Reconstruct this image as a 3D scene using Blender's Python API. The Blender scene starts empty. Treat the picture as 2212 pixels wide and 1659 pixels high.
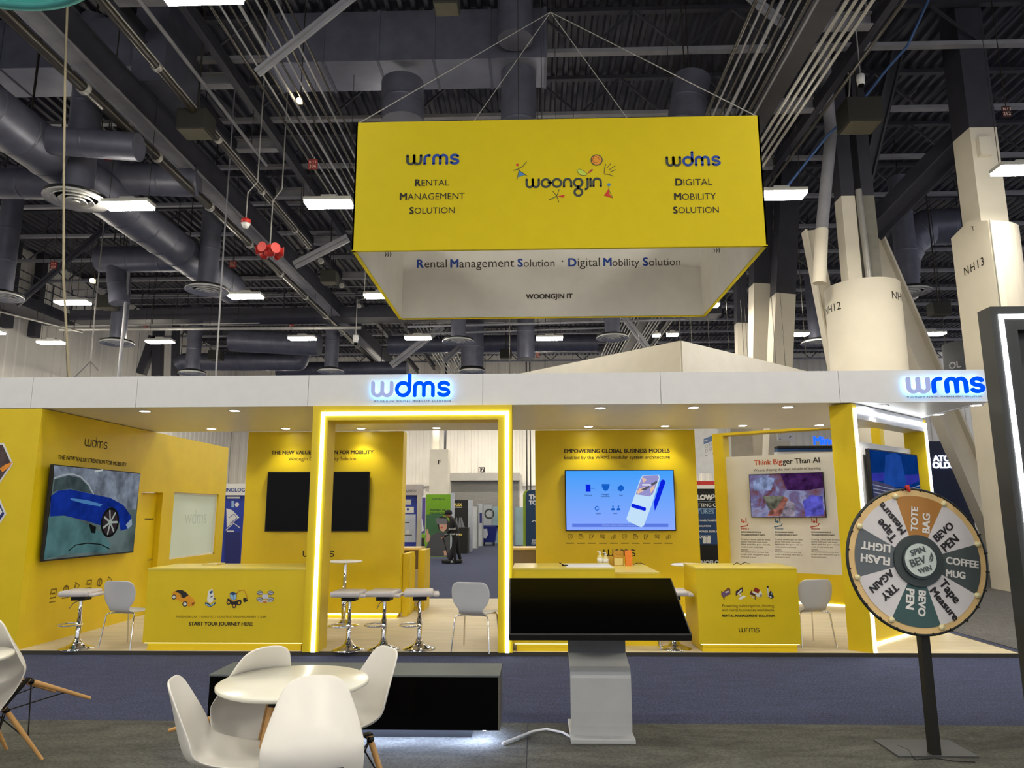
import bpy, math, random
from mathutils import Vector, Matrix
random.seed(4)
SC = bpy.context.scene
COL = SC.collection
# ------------------------------------------------------------------ camera
IW, IH, FPX = 2212.0, 1659.0, 1550.0
CX, CY = IW / 2, IH / 2
EYE = 1.6                                        # camera height above the hall floor
_yc = Vector((46.0, 276.5, FPX)).normalized()    # hall's long axis seen from the lens (right, down, forward)
_hz = Vector((46.0 + 1000, 276.5 - 2.6, FPX))
_zc = _hz.cross(_yc)
if _zc.y > 0: _zc = -_zc
_zc.normalize()
_xc = _yc.cross(_zc).normalized()
cd = bpy.data.cameras.new('camera')
cam = bpy.data.objects.new('camera', cd)
COL.objects.link(cam)
cd.sensor_fit = 'HORIZONTAL'; cd.sensor_width = 36.0; cd.lens = 36.0 * FPX / IW
cd.clip_start = 0.05; cd.clip_end = 300
R3 = Matrix(((_xc[0], -_xc[1], -_xc[2]), (_yc[0], -_yc[1], -_yc[2]), (_zc[0], -_zc[1], -_zc[2])))
cam.matrix_world = Matrix.Translation((0, 0, EYE)) @ R3.to_4x4()
SC.camera = cam
# ------------------------------------------------------------------ world, exposure
w = bpy.data.worlds.new('ambient_fill'); SC.world = w; w.use_nodes = True
_bg = w.node_tree.nodes['Background']
_bg.inputs[0].default_value = (0.62, 0.63, 0.66, 1); _bg.inputs[1].default_value = 1.0  # even grey fill added, standing in for light from the unseen hall
SC.view_settings.view_transform = 'Standard'; SC.view_settings.look = 'None'
SC.view_settings.exposure = 0.38; SC.view_settings.gamma = 1.0
SC.view_settings.use_curve_mapping = False
LAMP = 88.0          # emission of the hall's LED high-bay lenses
STRIP = 5.0          # LED strips of the booth
SPOT = 22.0          # watts of each canopy downlight
# ------------------------------------------------------------------ helpers
V = Vector
def ray(px, py):
    d = Vector(((px - CX) / FPX, (py - CY) / FPX, 1.0))
    return Vector((d.dot(_xc), d.dot(_yc), d.dot(_zc)))
def onY(px, py, Y):
    d = ray(px, py); t = Y / d.y; return Vector((d.x * t, Y, EYE + d.z * t))
def onZ(px, py, z):
    d = ray(px, py); t = (z - EYE) / d.z; return Vector((d.x * t, d.y * t, z))
def onX(px, py, X):
    d = ray(px, py); t = X / d.x; return Vector((X, d.y * t, EYE + d.z * t))
def lin(c):
    c = c / 255.0
    return c / 12.92 if c <= 0.04045 else ((c + 0.055) / 1.055) ** 2.4
def rgb(c): return (lin(c[0]), lin(c[1]), lin(c[2]), 1.0)
_M = {}
def mat(name, c, rough=0.6, metal=0.0, var=0.06, scale=6.0, bump=0.0, bscale=80.0, spec=0.5, stretch=None, coat=0.0):
    """principled surface whose colour wanders a little with a noise texture"""
    if name in _M: return _M[name]
    m = bpy.data.materials.new(name); m.use_nodes = True; _M[name] = m
    nt = m.node_tree; b = nt.nodes['Principled BSDF']
    tc = nt.nodes.new('ShaderNodeTexCoord'); src = tc.outputs['Object']
    if stretch:
        mp = nt.nodes.new('ShaderNodeMapping'); mp.inputs['Scale'].default_value = stretch
        nt.links.new(src, mp.inputs[0]); src = mp.outputs[0]
    nz = nt.nodes.new('ShaderNodeTexNoise'); nz.inputs['Scale'].default_value = scale; nz.inputs['Detail'].default_value = 4
    nt.links.new(src, nz.inputs['Vector'])
    rp = nt.nodes.new('ShaderNodeValToRGB')
    k = rgb(c)
    rp.color_ramp.elements[0].position = 0.3; rp.color_ramp.elements[1].position = 0.7
    rp.color_ramp.elements[0].color = tuple(x * (1 - var) for x in k[:3]) + (1,)
    rp.color_ramp.elements[1].color = tuple(min(1, x * (1 + var)) for x in k[:3]) + (1,)
    nt.links.new(nz.outputs['Fac'], rp.inputs[0]); nt.links.new(rp.outputs[0], b.inputs['Base Color'])
    b.inputs['Roughness'].default_value = rough; b.inputs['Metallic'].default_value = metal
    b.inputs['Specular IOR Level'].default_value = spec
    b.inputs['Coat Weight'].default_value = coat
    if bump:
        n2 = nt.nodes.new('ShaderNodeTexNoise'); n2.inputs['Scale'].default_value = bscale; n2.inputs['Detail'].default_value = 3
        nt.links.new(src, n2.inputs['Vector'])
        bp = nt.nodes.new('ShaderNodeBump'); bp.inputs['Strength'].default_value = bump; bp.inputs['Distance'].default_value = 0.01
        nt.links.new(n2.outputs['Fac'], bp.inputs['Height']); nt.links.new(bp.outputs[0], b.inputs['Normal'])
    return m
def carpet(name, c, sc, stretch, amt, fine, dist=0.0, rough=.95):
    """looped carpet: soft large streaks times a fine speckle, with a pile bump"""
    m = mat(name, c, rough, bump=.6, bscale=150)
    nt = m.node_tree; b = nt.nodes['Principled BSDF']; tc = nt.nodes.new('ShaderNodeTexCoord')
    mp = nt.nodes.new('ShaderNodeMapping'); mp.inputs['Scale'].default_value = stretch; nt.links.new(tc.outputs['Object'], mp.inputs[0])
    n1 = nt.nodes.new('ShaderNodeTexNoise'); n1.inputs['Scale'].default_value = sc; n1.inputs['Detail'].default_value = 7; n1.inputs['Distortion'].default_value = dist
    n2 = nt.nodes.new('ShaderNodeTexNoise'); n2.inputs['Scale'].default_value = 55; n2.inputs['Detail'].default_value = 3
    nt.links.new(mp.outputs[0], n1.inputs['Vector']); nt.links.new(tc.outputs['Object'], n2.inputs['Vector'])
    m1 = nt.nodes.new('ShaderNodeMapRange'); m1.inputs[1].default_value = .3; m1.inputs[2].default_value = .7; m1.inputs[3].default_value = 1 - amt; m1.inputs[4].default_value = 1 + amt
    m2 = nt.nodes.new('ShaderNodeMapRange'); m2.inputs[1].default_value = .35; m2.inputs[2].default_value = .65; m2.inputs[3].default_value = 1 - fine; m2.inputs[4].default_value = 1 + fine
    nt.links.new(n1.outputs['Fac'], m1.inputs[0]); nt.links.new(n2.outputs['Fac'], m2.inputs[0])
    mu = nt.nodes.new('ShaderNodeMath'); mu.operation = 'MULTIPLY'; nt.links.new(m1.outputs[0], mu.inputs[0]); nt.links.new(m2.outputs[0], mu.inputs[1])
    vm = nt.nodes.new('ShaderNodeVectorMath'); vm.operation = 'SCALE'; vm.inputs[0].default_value = rgb(c)[:3]; nt.links.new(mu.outputs[0], vm.inputs['Scale'])
    nt.links.new(vm.outputs[0], b.inputs['Base Color']); return m
def emit(name, c, s=1.0, var=0.0, scale=4.0):
    if name in _M: return _M[name]
    m = bpy.data.materials.new(name); m.use_nodes = True; _M[name] = m
    nt = m.node_tree; nt.nodes.remove(nt.nodes['Principled BSDF'])
    e = nt.nodes.new('ShaderNodeEmission'); e.inputs[0].default_value = rgb(c); e.inputs[1].default_value = s
    nt.links.new(e.outputs[0], nt.nodes['Material Output'].inputs[0])
    if var:
        tc = nt.nodes.new('ShaderNodeTexCoord'); nz = nt.nodes.new('ShaderNodeTexNoise'); nz.inputs['Scale'].default_value = scale
        nz.inputs['Detail'].default_value = 6
        rp = nt.nodes.new('ShaderNodeValToRGB'); k = rgb(c)
        rp.color_ramp.elements[0].position = 0.35; rp.color_ramp.elements[1].position = 0.65
        rp.color_ramp.elements[0].color = tuple(x * (1 - var) for x in k[:3]) + (1,)
        rp.color_ramp.elements[1].color = tuple(min(1, x * (1 + var)) for x in k[:3]) + (1,)
        nt.links.new(tc.outputs['Object'], nz.inputs['Vector']); nt.links.new(nz.outputs['Fac'], rp.inputs[0]); nt.links.new(rp.outputs[0], e.inputs[0])
    return m

class Frame:
    """a plane with its own right (u), up (v) and outward (n) directions"""
    def __init__(s, o, u, v):
        s.o, s.u, s.v = Vector(o), Vector(u).normalized(), Vector(v).normalized()
        s.n = s.u.cross(s.v)
    def at(s, a, b, off=0.0): return s.o + s.u * a + s.v * b + s.n * off
    def px(s, x, y):
        d = ray(x, y); e = Vector((0, 0, EYE))
        t = (s.o - e).dot(s.n) / d.dot(s.n)
        p = e + d * t - s.o
        return (p.dot(s.u), p.dot(s.v))
def FY(Y): return Frame((0, Y, 0), (1, 0, 0), (0, 0, 1))        # faces the aisle (-Y)
def FXp(X): return Frame((X, 0, 0), (0, 1, 0), (0, 0, 1))       # faces +X

_TXT = {}
def text_mesh(s, bold=0.0, spacing=1.0, shear=0.0):
    key = (s, bold, spacing, shear)
    if key in _TXT: return _TXT[key]
    cu = bpy.data.curves.new('tmp', 'FONT'); cu.body = s; cu.size = 1.0
    cu.space_character = spacing; cu.resolution_u = 3; cu.shear = shear
    ob = bpy.data.objects.new('tmp', cu); COL.objects.link(ob)
    dg = bpy.context.evaluated_depsgraph_get()
    me = bpy.data.meshes.new_from_object(ob.evaluated_get(dg))
    vs = [(v.co.x, v.co.y, 0.0) for v in me.vertices]; fs = [tuple(p.vertices) for p in me.polygons]
    if bold > 0:                                # heavier strokes: the same outlines laid over each other a hair apart
        v0, f0 = vs, fs; vs, fs = [], []
        for i_, (dx, dy) in enumerate(((-1, -.6), (1, -.6), (-1, .6), (1, .6), (0, 0))):
            fs += [tuple(i + len(vs) for i in f) for f in f0]; vs += [(x + dx * bold, y + dy * bold, i_ * .0003) for x, y, _ in v0]
    bpy.data.objects.remove(ob); bpy.data.curves.remove(cu); bpy.data.meshes.remove(me)
    if vs:
        x0 = min(v[0] for v in vs); x1 = max(v[0] for v in vs)
    else: x0, x1 = 0, 1
    _TXT[key] = (vs, fs, x0, x1)
    return _TXT[key]

def arc(cx, cy, r, a0, a1, n=10, rx=None):
    rx = r if rx is None else rx
    return [(cx + rx * math.cos(math.radians(a0 + (a1 - a0) * i / n)), cy + r * math.sin(math.radians(a0 + (a1 - a0) * i / n))) for i in range(n + 1)]
LET = {  # monoline letters: list of strokes, advance width (x-height = 1)
    'w': ([[(0, 1)] + arc(.37, .37, .37, 180, 360) + [(.74, 1)], [(.74, 1)] + arc(1.11, .37, .37, 180, 360) + [(1.48, 1)]], 1.48),
    'r': ([[(0, 0)] + arc(.42, .58, .42, 180, 75)], .56),
    'd': ([arc(.5, .5, .5, 0, 360, 24), [(1, 1.62), (1, .5)]], 1.0),
    'm': ([[(0, 0)] + arc(.36, .64, .36, 180, 0) + [(.72, 0)], arc(1.08, .64, .36, 180, 0) + [(1.44, 0)]], 1.44),
    's': ([arc(.44, .75, .25, 25, 270, 12, .38) + arc(.42, .25, .25, 90, -155, 12, .4)], .84),
    'o': ([arc(.5, .5, .5, 0, 360, 24)], 1.0),
    'n': ([[(0, 0)] + arc(.44, .56, .44, 180, 0) + [(.88, 0)]], .88),
    'g': ([arc(.5, .5, .5, 0, 360, 24), arc(.5, -.72, .46, 0, 360, 24), [(.5, 0), (.5, -.26)]], 1.0),
    'j': ([[(.3, 1), (.3, -.1)] + arc(.06, -.1, .24, 0, -95)], .3),
    'i': ([[(0, 1), (0, 0)]], 0.02),
}

class MB:
    def __init__(s): s.v, s.f, s.fm, s.mats, s.sm = [], [], [], [], []
    def mi(s, m):
        if m not in s.mats: s.mats.append(m)
        return s.mats.index(m)
    def add(s, vs, fs, m, smooth=False):
        b = len(s.v); k = s.mi(m)
        s.v += [Vector(p) for p in vs]
        for f in fs:
            s.f.append(tuple(i + b for i in f)); s.fm.append(k); s.sm.append(smooth)
        return s
    def box(s, x0, x1, y0, y1, z0, z1, m):
        vs = [(x, y, z) for z in (z0, z1) for y in (y0, y1) for x in (x0, x1)]
        return s.add(vs, [(0, 2, 3, 1), (4, 5, 7, 6), (0, 1, 5, 4), (2, 6, 7, 3), (0, 4, 6, 2), (1, 3, 7, 5)], m)
    def obox(s, fr, a0, a1, b0, b1, n0, n1, m):
        """box in a frame's coordinates"""
        vs = [fr.at(a, b, n) for n in (n0, n1) for b in (b0, b1) for a in (a0, a1)]
        return s.add(vs, [(0, 2, 3, 1), (4, 5, 7, 6), (0, 1, 5, 4), (2, 6, 7, 3), (0, 4, 6, 2), (1, 3, 7, 5)], m)
    def bar(s, p, q, wd, ht, m, up=(0, 0, 1)):
        """rectangular bar from p to q"""
        p, q = Vector(p), Vector(q); d = (q - p).normalized(); u = Vector(up)
        if abs(d.dot(u)) > 0.98: u = Vector((0, 1, 0))
        r = d.cross(u).normalized(); t = r.cross(d).normalized()
        vs = [c + r * (a * wd / 2) + t * (b * ht / 2) for c in (p, q) for b in (-1, 1) for a in (-1, 1)]
        return s.add(vs, [(0, 2, 3, 1), (4, 5, 7, 6), (0, 1, 5, 4), (2, 6, 7, 3), (0, 4, 6, 2), (1, 3, 7, 5)], m)
    def ibeam(s, p, q, wd, ht, m, t=0.03, up=(0, 0, 1)):
        p, q = Vector(p), Vector(q); d = (q - p).normalized(); u = Vector(up)
        r = d.cross(u).normalized(); tt = r.cross(d).normalized(); h = ht / 2 - t / 2
        s.bar(p + tt * h, q + tt * h, wd, t, m, up); s.bar(p - tt * h, q - tt * h, wd, t, m, up); s.bar(p, q, t, ht - 2 * t, m, up)
        return s
    def poly(s, fr, pts, m, off=0.002, depth=0.0):
        n = len(pts)
        vs = [fr.at(a, b, off) for a, b in pts]; fs = [tuple(range(n))]
        ar = sum(pts[i][0] * pts[(i + 1) % n][1] - pts[(i + 1) % n][0] * pts[i][1] for i in range(n))
        if ar < 0: fs = [tuple(reversed(range(n)))]
        if depth:
            vs += [fr.at(a, b, off - depth) for a, b in pts]
            fs += [(i, (i + 1) % n, n + (i + 1) % n, n + i) for i in range(n)] + [tuple(range(n, 2 * n))]
        return s.add(vs, fs, m)
    def ppx(s, fr, pts, m, off=0.002, depth=0.0): return s.poly(fr, [fr.px(*p) for p in pts], m, off, depth)
    def disc(s, fr, a, b, r, m, off=0.002, n=24, rb=None, depth=0.0):
        return s.poly(fr, [(a + r * math.cos(2 * math.pi * i / n), b + (rb or r) * math.sin(2 * math.pi * i / n)) for i in range(n)], m, off, depth)
    def ringsec(s, fr, a, b, r0, r1, t0, t1, m, off=0.002, n=16):
        ps = [(t0 + (t1 - t0) * i / n) for i in range(n + 1)]
        vs = [fr.at(a + r * math.cos(t), b + r * math.sin(t), off) for t in ps for r in (r0, r1)]
        return s.add(vs, [(2 * i, 2 * i + 1, 2 * i + 3, 2 * i + 2) for i in range(n)], m)
    def stroke(s, fr, pts, wd, m, off=0.002, depth=0.0, cap=True):
        P = [Vector(p) for p in pts]; n = len(P); h = wd / 2
        closed = (P[0] - P[-1]).length < 1e-6 and n > 3
        L, Rr = [], []
        for i in range(n):
            a = P[i - 1] if i else (P[-2] if closed else P[0]); b = P[i + 1] if i < n - 1 else (P[1] if closed else P[-1])
            d = (b - a); d = d.normalized() if d.length > 1e-9 else Vector((1, 0)); nn = Vector((-d.y, d.x))
            L.append(P[i] + nn * h); Rr.append(P[i] - nn * h)
        vs = [fr.at(p.x, p.y, off) for p in L] + [fr.at(p.x, p.y, off) for p in Rr]
        fs = [(n + i, n + i + 1, i + 1, i) for i in range(n - 1)]
        if depth:
            b0 = 2 * n
            vs += [fr.at(p.x, p.y, off - depth) for p in L] + [fr.at(p.x, p.y, off - depth) for p in Rr]
            fs += [(i, i + 1, b0 + i + 1, b0 + i) for i in range(n - 1)] + [(n + i + 1, n + i, b0 + n + i, b0 + n + i + 1) for i in range(n - 1)]
            fs += [(b0 + i, b0 + i + 1, b0 + n + i + 1, b0 + n + i) for i in range(n - 1)]
        s.add(vs, fs, m)
        if cap and not closed:
            for e in (P[0], P[-1]): s.disc(fr, e.x, e.y, h, m, off, 14, None, depth)
        return s
    def spx(s, fr, pts, wpx, m, off=0.002, depth=0.0):
        q = [fr.px(*p) for p in pts]; k = abs(fr.px(pts[0][0] + wpx, pts[0][1])[0] - q[0][0])
        return s.stroke(fr, q, k, m, off, depth)
    def text(s, fr, t, a, b, m, width=None, size=None, bold=0.0, spacing=1.0, align='L', off=0.002, rot=0.0, shear=0.0):
        vs, fs, x0, x1 = text_mesh(t, bold, spacing, shear)
        if not vs: return s
        k = size if size else width / (x1 - x0)
        ky = size if size else k
        wd = (x1 - x0) * k
        sh = {'L': 0, 'C': -wd / 2, 'R': -wd}[align]
        c, sn = math.cos(rot), math.sin(rot)
        out = []
        for x, y, dz in vs:
            X, Y = (x - x0) * k + sh, y * ky
            out.append(fr.at(a + X * c - Y * sn, b + X * sn + Y * c, off + dz))
        return s.add(out, fs, m)
    def tpx(s, fr, t, x0, x1, y, m, bold=0.0, spacing=1.0, off=0.002, shear=0.0, vs=1.0):
        """text set between two picked points on the plane, along the plane's own horizontal"""
        p, q = fr.px(x0, y), fr.px(x1, y)
        return s.text(fr, t, p[0], (p[1] + q[1]) / 2, m, width=abs(q[0] - p[0]), bold=bold, spacing=spacing, off=off, shear=shear)
    def logo(s, fr, word, a, b, width, th, mats, off=0.002, depth=0.0, gap=.42, xs=None, cap=True):
        adv = sum(LET[c][1] for c in word) + gap * (len(word) - 1)
        k = width / adv; x = 0.0
        for i, ch in enumerate(word):
            st, wd = LET[ch]; m = mats[i] if isinstance(mats, (list, tuple)) else mats
            for path in st: s.stroke(fr, [(a + (x + p[0]) * k, b + p[1] * k * (xs or 1)) for p in path], th * k, m, off, depth, cap)
            x += wd + gap
        return k
    def tube(s, path, r, m, n=10, closed=False, caps=True):
        P = [Vector(p) for p in path]; N = len(P); vs, fs = [], []; prev = None
        rr = r if isinstance(r, (list, tuple)) else [r] * N
        for i in range(N):
            a = P[i - 1] if i else (P[-1] if closed else P[0]); b = P[i + 1] if i < N - 1 else (P[0] if closed else P[-1])
            d = (b - a).normalized()
            if prev is None:
                u = Vector((0, 0, 1)) if abs(d.z) < 0.9 else Vector((1, 0, 0)); x = d.cross(u).normalized()
            else:
                x = (prev - d * prev.dot(d)).normalized()
            y = d.cross(x); prev = x
            vs += [P[i] + (x * math.cos(2 * math.pi * j / n) + y * math.sin(2 * math.pi * j / n)) * rr[i] for j in range(n)]
        for i in range(N if closed else N - 1):
            k = (i + 1) % N
            fs += [(i * n + j, i * n + (j + 1) % n, k * n + (j + 1) % n, k * n + j) for j in range(n)]
        if caps and not closed: s.add([vs[j] for j in range(n)], [tuple(reversed(range(n)))], m); s.add(vs[-n:], [tuple(range(n))], m)
        return s.add(vs, fs, m, True)
    def lathe(s, c, prof, m, n=24, smooth=True, axis='z', close=False):
        c = Vector(c); vs, fs = [], []; K = len(prof)
        for r, z in prof:
            for j in range(n):
                t = 2 * math.pi * j / n; x, y = r * math.cos(t), r * math.sin(t)
                p = Vector((x, y, z)) if axis == 'z' else (Vector((x, z, -y)) if axis == 'y' else Vector((z, x, y)))
                vs.append(c + p)
        for i in range(K - 1 + (1 if close else 0)):
            k = (i + 1) % K
            fs += [(i * n + j, i * n + (j + 1) % n, k * n + (j + 1) % n, k * n + j) for j in range(n)]
        if not close:
            if prof[0][0] > 1e-6: fs.append(tuple(reversed(range(n))))
            if prof[-1][0] > 1e-6: fs.append(tuple(range((K - 1) * n, K * n)))
        return s.add(vs, fs, m, smooth)
    def ctext(s, c, r, t, ang, z, size, m, off=.004, spacing=1.0):
        """text wrapped round an upright cylinder; ang = direction of its middle as seen from above (degrees, -90 = towards the aisle)"""
        vs, fs, x0, x1 = text_mesh(t, 0.0, spacing); xm = (x0 + x1) / 2
        out = []
        for x, y, dz in vs:
            a = math.radians(ang) + (x - xm) * size / r
            out.append((c[0] + (r + off) * math.cos(a), c[1] + (r + off) * math.sin(a), z + y * size))
        return s.add(out, fs, m)
    def build(s, name, parent=None, bevel=0.0, mods=(), label=None, cat=None, group=None, kind=None, origin=None):
        me = bpy.data.meshes.new(name)
        off = Vector((0, 0, 0))
        if parent is not None: off = Vector(parent.get('_w', (0, 0, 0)))
        elif origin is not None: off = Vector(origin)
        elif s.v:
            lo = [min(p[i] for p in s.v) for i in range(3)]; hi = [max(p[i] for p in s.v) for i in range(3)]
            off = Vector(((lo[0] + hi[0]) / 2, (lo[1] + hi[1]) / 2, lo[2]))
        me.from_pydata([tuple(p - off) for p in s.v], [], s.f)
        for m in s.mats: me.materials.append(m)
        me.polygons.foreach_set('material_index', s.fm); me.polygons.foreach_set('use_smooth', s.sm)
        me.update()
        ob = bpy.data.objects.new(name, me); COL.objects.link(ob)
        if parent is not None: ob.parent = parent
        else: ob.location = off
        ob['_w'] = tuple(off)
        if bevel:
            b = ob.modifiers.new('bevel', 'BEVEL'); b.width = bevel; b.segments = 2; b.limit_method = 'ANGLE'
        for kind_, kw in mods:
            md = ob.modifiers.new(kind_.lower(), kind_)
            for k, v in kw.items(): setattr(md, k, v)
        tag(ob, label, cat, group, kind)
        return ob
def tag(o, label=None, cat=None, group=None, kind=None):
    for k, v in (('label', label), ('category', cat), ('group', group), ('kind', kind)):
        if v: o[k] = v
    return o
def thing(name, label, cat, loc=(0, 0, 0), group=None, kind=None):
    o = bpy.data.objects.new(name, None); COL.objects.link(o); o.location = loc; o['_w'] = tuple(loc)
    o.empty_display_size = 0.1
    return tag(o, label, cat, group, kind)
KIDS = {}
def dup(o, loc=None, rz=None, label=None, group=None, parent=None, tilt=None):
    c = o.copy(); COL.objects.link(c)
    if parent is not None: c.parent = parent
    for ch in [x for x in bpy.data.objects if x.parent == o]: dup(ch, parent=c)
    if loc is not None: c.location = loc
    if rz is not None: c.rotation_euler = (tilt or 0.0, 0, rz)
    if label: c['label'] = label
    if group: c['group'] = group
    return c
def one(name, mb, label, cat, group=None, kind=None, bevel=0.0, mods=()):
    return mb.build(name, None, bevel, mods, label, cat, group, kind)

# ------------------------------------------------------------------ materials
YEL = mat('yellow_laminate', (226, 197, 18), .45, var=.04, scale=3)
YELB = mat('yellow_fabric', (212, 190, 0), .85, var=.02, scale=5, bump=.15, bscale=300)
WHT = mat('white_laminate', (226, 226, 228), .5, var=.02)
WFAB = mat('white_fabric', (222, 219, 214), .9, var=.03, scale=4, bump=.1, bscale=300)
SOFF = mat('white_soffit', (224, 222, 216), .35, var=.02)
BLK = mat('black_gloss', (4, 4, 5), .14, var=.1, spec=.12)
BLKM = mat('black_matte', (14, 14, 15), .6, var=.1)
INK = mat('dark_ink', (32, 28, 16), .7, var=.05)
INKB = mat('blue_ink', (22, 62, 150), .6, var=.05)
INKG = mat('grey_ink', (66, 68, 62), .6, var=.05)
CHROME = mat('chrome', (225, 225, 228), .08, 1.0, var=.02)
STEELD = mat('dark_painted_steel', (56, 56, 66), .5, var=.18, scale=2.0)
STEELG = mat('grey_painted_steel', (142, 142, 150), .45, var=.15, scale=2.0)
DECKM = mat('dark_roof_deck', (54, 54, 66), .45, var=.25, scale=1.2)
DUCT = mat('dark_spiral_duct', (100, 102, 118), .42, .3, var=.15, scale=3.0, stretch=(1, 1, 1))
DUCTL = mat('lit_duct_underside', (140, 142, 158), .35, .5, var=.2, scale=1.0)  # paler metal for duct undersides: the light on them is put into colour
PIPE = mat('grey_conduit', (165, 163, 160), .4, .3, var=.08)
PIPED = mat('dark_pipe', (62, 58, 52), .3, .35, var=.15)
HALLW = mat('white_corrugated_wall', (236, 231, 222), .8, var=.05, scale=.6)
COLW = mat('white_column_paint', (222, 215, 200), .75, var=.04, scale=1.5)
WOOD = mat('beech_wood', (196, 150, 92), .45, var=.16, scale=14, stretch=(1, 1, .12))
PLAS = mat('white_plastic_shell', (226, 223, 218), .38, var=.02)
SEATG = mat('pale_grey_shell', (196, 197, 200), .45, var=.02)
WIRE = mat('black_wire', (16, 16, 18), .4, .4, var=.05)
PLANK = mat('pale_plank_floor', (206, 193, 164), .55, var=.12, scale=7, stretch=(.25, 3, 1), bump=.12, bscale=30)
LED = emit('led_strip_white', (244, 250, 255), STRIP)
LEDW = emit('led_strip_warm', (255, 250, 226), STRIP * .8)
LEDK = emit('led_strip_counter', (255, 244, 176), 1.6)
LEDC = emit('led_strip_cool', (196, 214, 255), 60.0)
LENS = emit('lamp_lens', (255, 247, 228), LAMP)
DOWN = emit('downlight_lens', (255, 250, 240), 30.0)
GREYM = mat('brushed_grey_metal', (150, 152, 154), .4, .5, var=.05, scale=20, stretch=(1, 1, .1))
RED = mat('red_paint', (190, 40, 36), .5)
# ------------------------------------------------------------------ hall shell
F = onZ(1100, 1417, 0).y           # booth front line
ZD = 13.0                          # roof deck
XLW, YBW = -22.2, 52.0             # left wall, back wall
CARB = carpet('blue_carpet', (54, 61, 92), 9, (.5, 1.4, 1), .16, .5)
CARG = carpet('grey_carpet', (82, 82, 77), 2.6, (.55, 1.5, 1), .34, .28, 1.6)
CARA = carpet('dark_aisle_carpet', (92, 90, 90), 6, (1, 1, 1), .12, .3)
MB().box(-40, 40, -14, 60, -.2, 0, CARB).build('floor', label='dark blue carpeted hall floor running under the yellow booth', cat='floor', kind='structure')
Yc = onZ(1100, 1563, 0).y
xs_ = onZ(1139, 1600, 0).x
one('grey_carpet', MB().box(-14, xs_ - .002, -8, Yc, 0, .006, CARG), 'grey patterned carpet roll under the black glowing bench, left of the seam', 'carpet')
one('grey_carpet', MB().box(xs_ + .002, 14, -8, Yc, 0, .006, CARG), 'grey patterned carpet roll under the kiosk and prize wheel, right of the seam', 'carpet')
ax0 = onZ(2208, 1408, 0).x
one('aisle_carpet', MB().box(ax0 + .03, 20, F + .05, 26, 0, .008, CARA), 'dark grey aisle carpet beside the platform, under the big white column', 'carpet')
# corrugated roof deck: ribs run with the hall
def deck(x0, x1, y0, y1):
    b = MB(); n = int((x1 - x0) / .3); vs = []
    prof = [(0, 0), (.09, 0), (.13, .09), (.26, .09)]
    for i in range(n):
        for dx, dz in prof:
            vs += [(x0 + i * .3 + dx, y0, ZD + dz), (x0 + i * .3 + dx, y1, ZD + dz)]
    k = len(vs) // 2
    return b.add(vs, [(2 * i, 2 * i + 1, 2 * i + 3, 2 * i + 2) for i in range(k - 1)], DECKM)
deck(-22.5, 30, -14, 56).build('ceiling', label='dark corrugated metal roof deck high above the hall', cat='ceiling', kind='structure')
# walls
def corr_wall(fr, a0, a1, b0, b1, m, pitch=.6, d=.05):
    b = MB(); n = int((a1 - a0) / pitch); vs = []
    for i in range(n + 1):
        for da, dn in ((0, 0), (pitch * .42, 0), (pitch * .5, d), (pitch * .92, d)):
            a = min(a0 + i * pitch + da, a1)
            vs += [fr.at(a, b0, dn), fr.at(a, b1, dn)]
    k = len(vs) // 2
    return b.add(vs, [(2 * i, 2 * i + 2, 2 * i + 3, 2 * i + 1) for i in range(k - 1)], m)
corr_wall(FXp(XLW), -14, YBW, 0, 13.05, HALLW).build('wall_left', label='tall white corrugated hall wall on the far left', cat='wall', kind='structure')
corr_wall(FY(YBW), XLW, 40, 0, 13.05, HALLW, .5).build('wall_back', label='white corrugated far wall of the hall with the loading door', cat='wall', kind='structure')
FB = FY(YBW - .06)
fb = MB()
p0, p1 = FB.px(975, 1030), FB.px(1120, 1030)
DOORM = mat('grey_shutter', (140, 138, 134), .5, var=.05)
fb.obox(FB, p0[0], p1[0], 0, p0[1], 0, .05, DOORM)
for i in range(26): fb.obox(FB, p0[0], p1[0], .1 + i * .14, .13 + i * .14, .05, .07, DOORM)
d1 = fb.build('door_1', label='grey roll-up loading door in the far white wall', cat='door', kind='structure')
bx = MB().obox(FB, p0[0] - .1, p1[0] + .1, p0[1] - .3, p0[1] + .25, .05, .6, mat('shutter_box', (176, 172, 166), .5)); bx.build('shutter_box', d1)
sg = MB(); q0, q1 = FB.px(1034, 1009), FB.px(1047, 1020)
sg.obox(FB, q0[0], q1[0], q1[1], q0[1], 0, .03, mat('sign_dark', (52, 48, 44), .6))
sgm = mat('sign_pale', (225, 222, 214), .6)
sg.tpx(FB, '17', 1035.5, 1045.5, 1018.5, sgm, bold=.03, off=.034)
one('door_number_sign', sg, 'small dark sign reading 17 above the loading door', 'sign')
t3 = MB(); a0, a1 = FB.px(870, 1030)[0], FB.px(1160, 1030)[0]
bz = FB.px(900, 1043)[1]
t3.obox(FB, a0 - 40, p0[0] - .3, bz - .25, bz, .02, .2, HALLW); t3.obox(FB, p1[0] + .3, a1 + 30, bz - .25, bz, .02, .2, HALLW)
t3.build('trim_1', label='white ledge rail along the far wall at door height', cat='trim', kind='structure')
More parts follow.
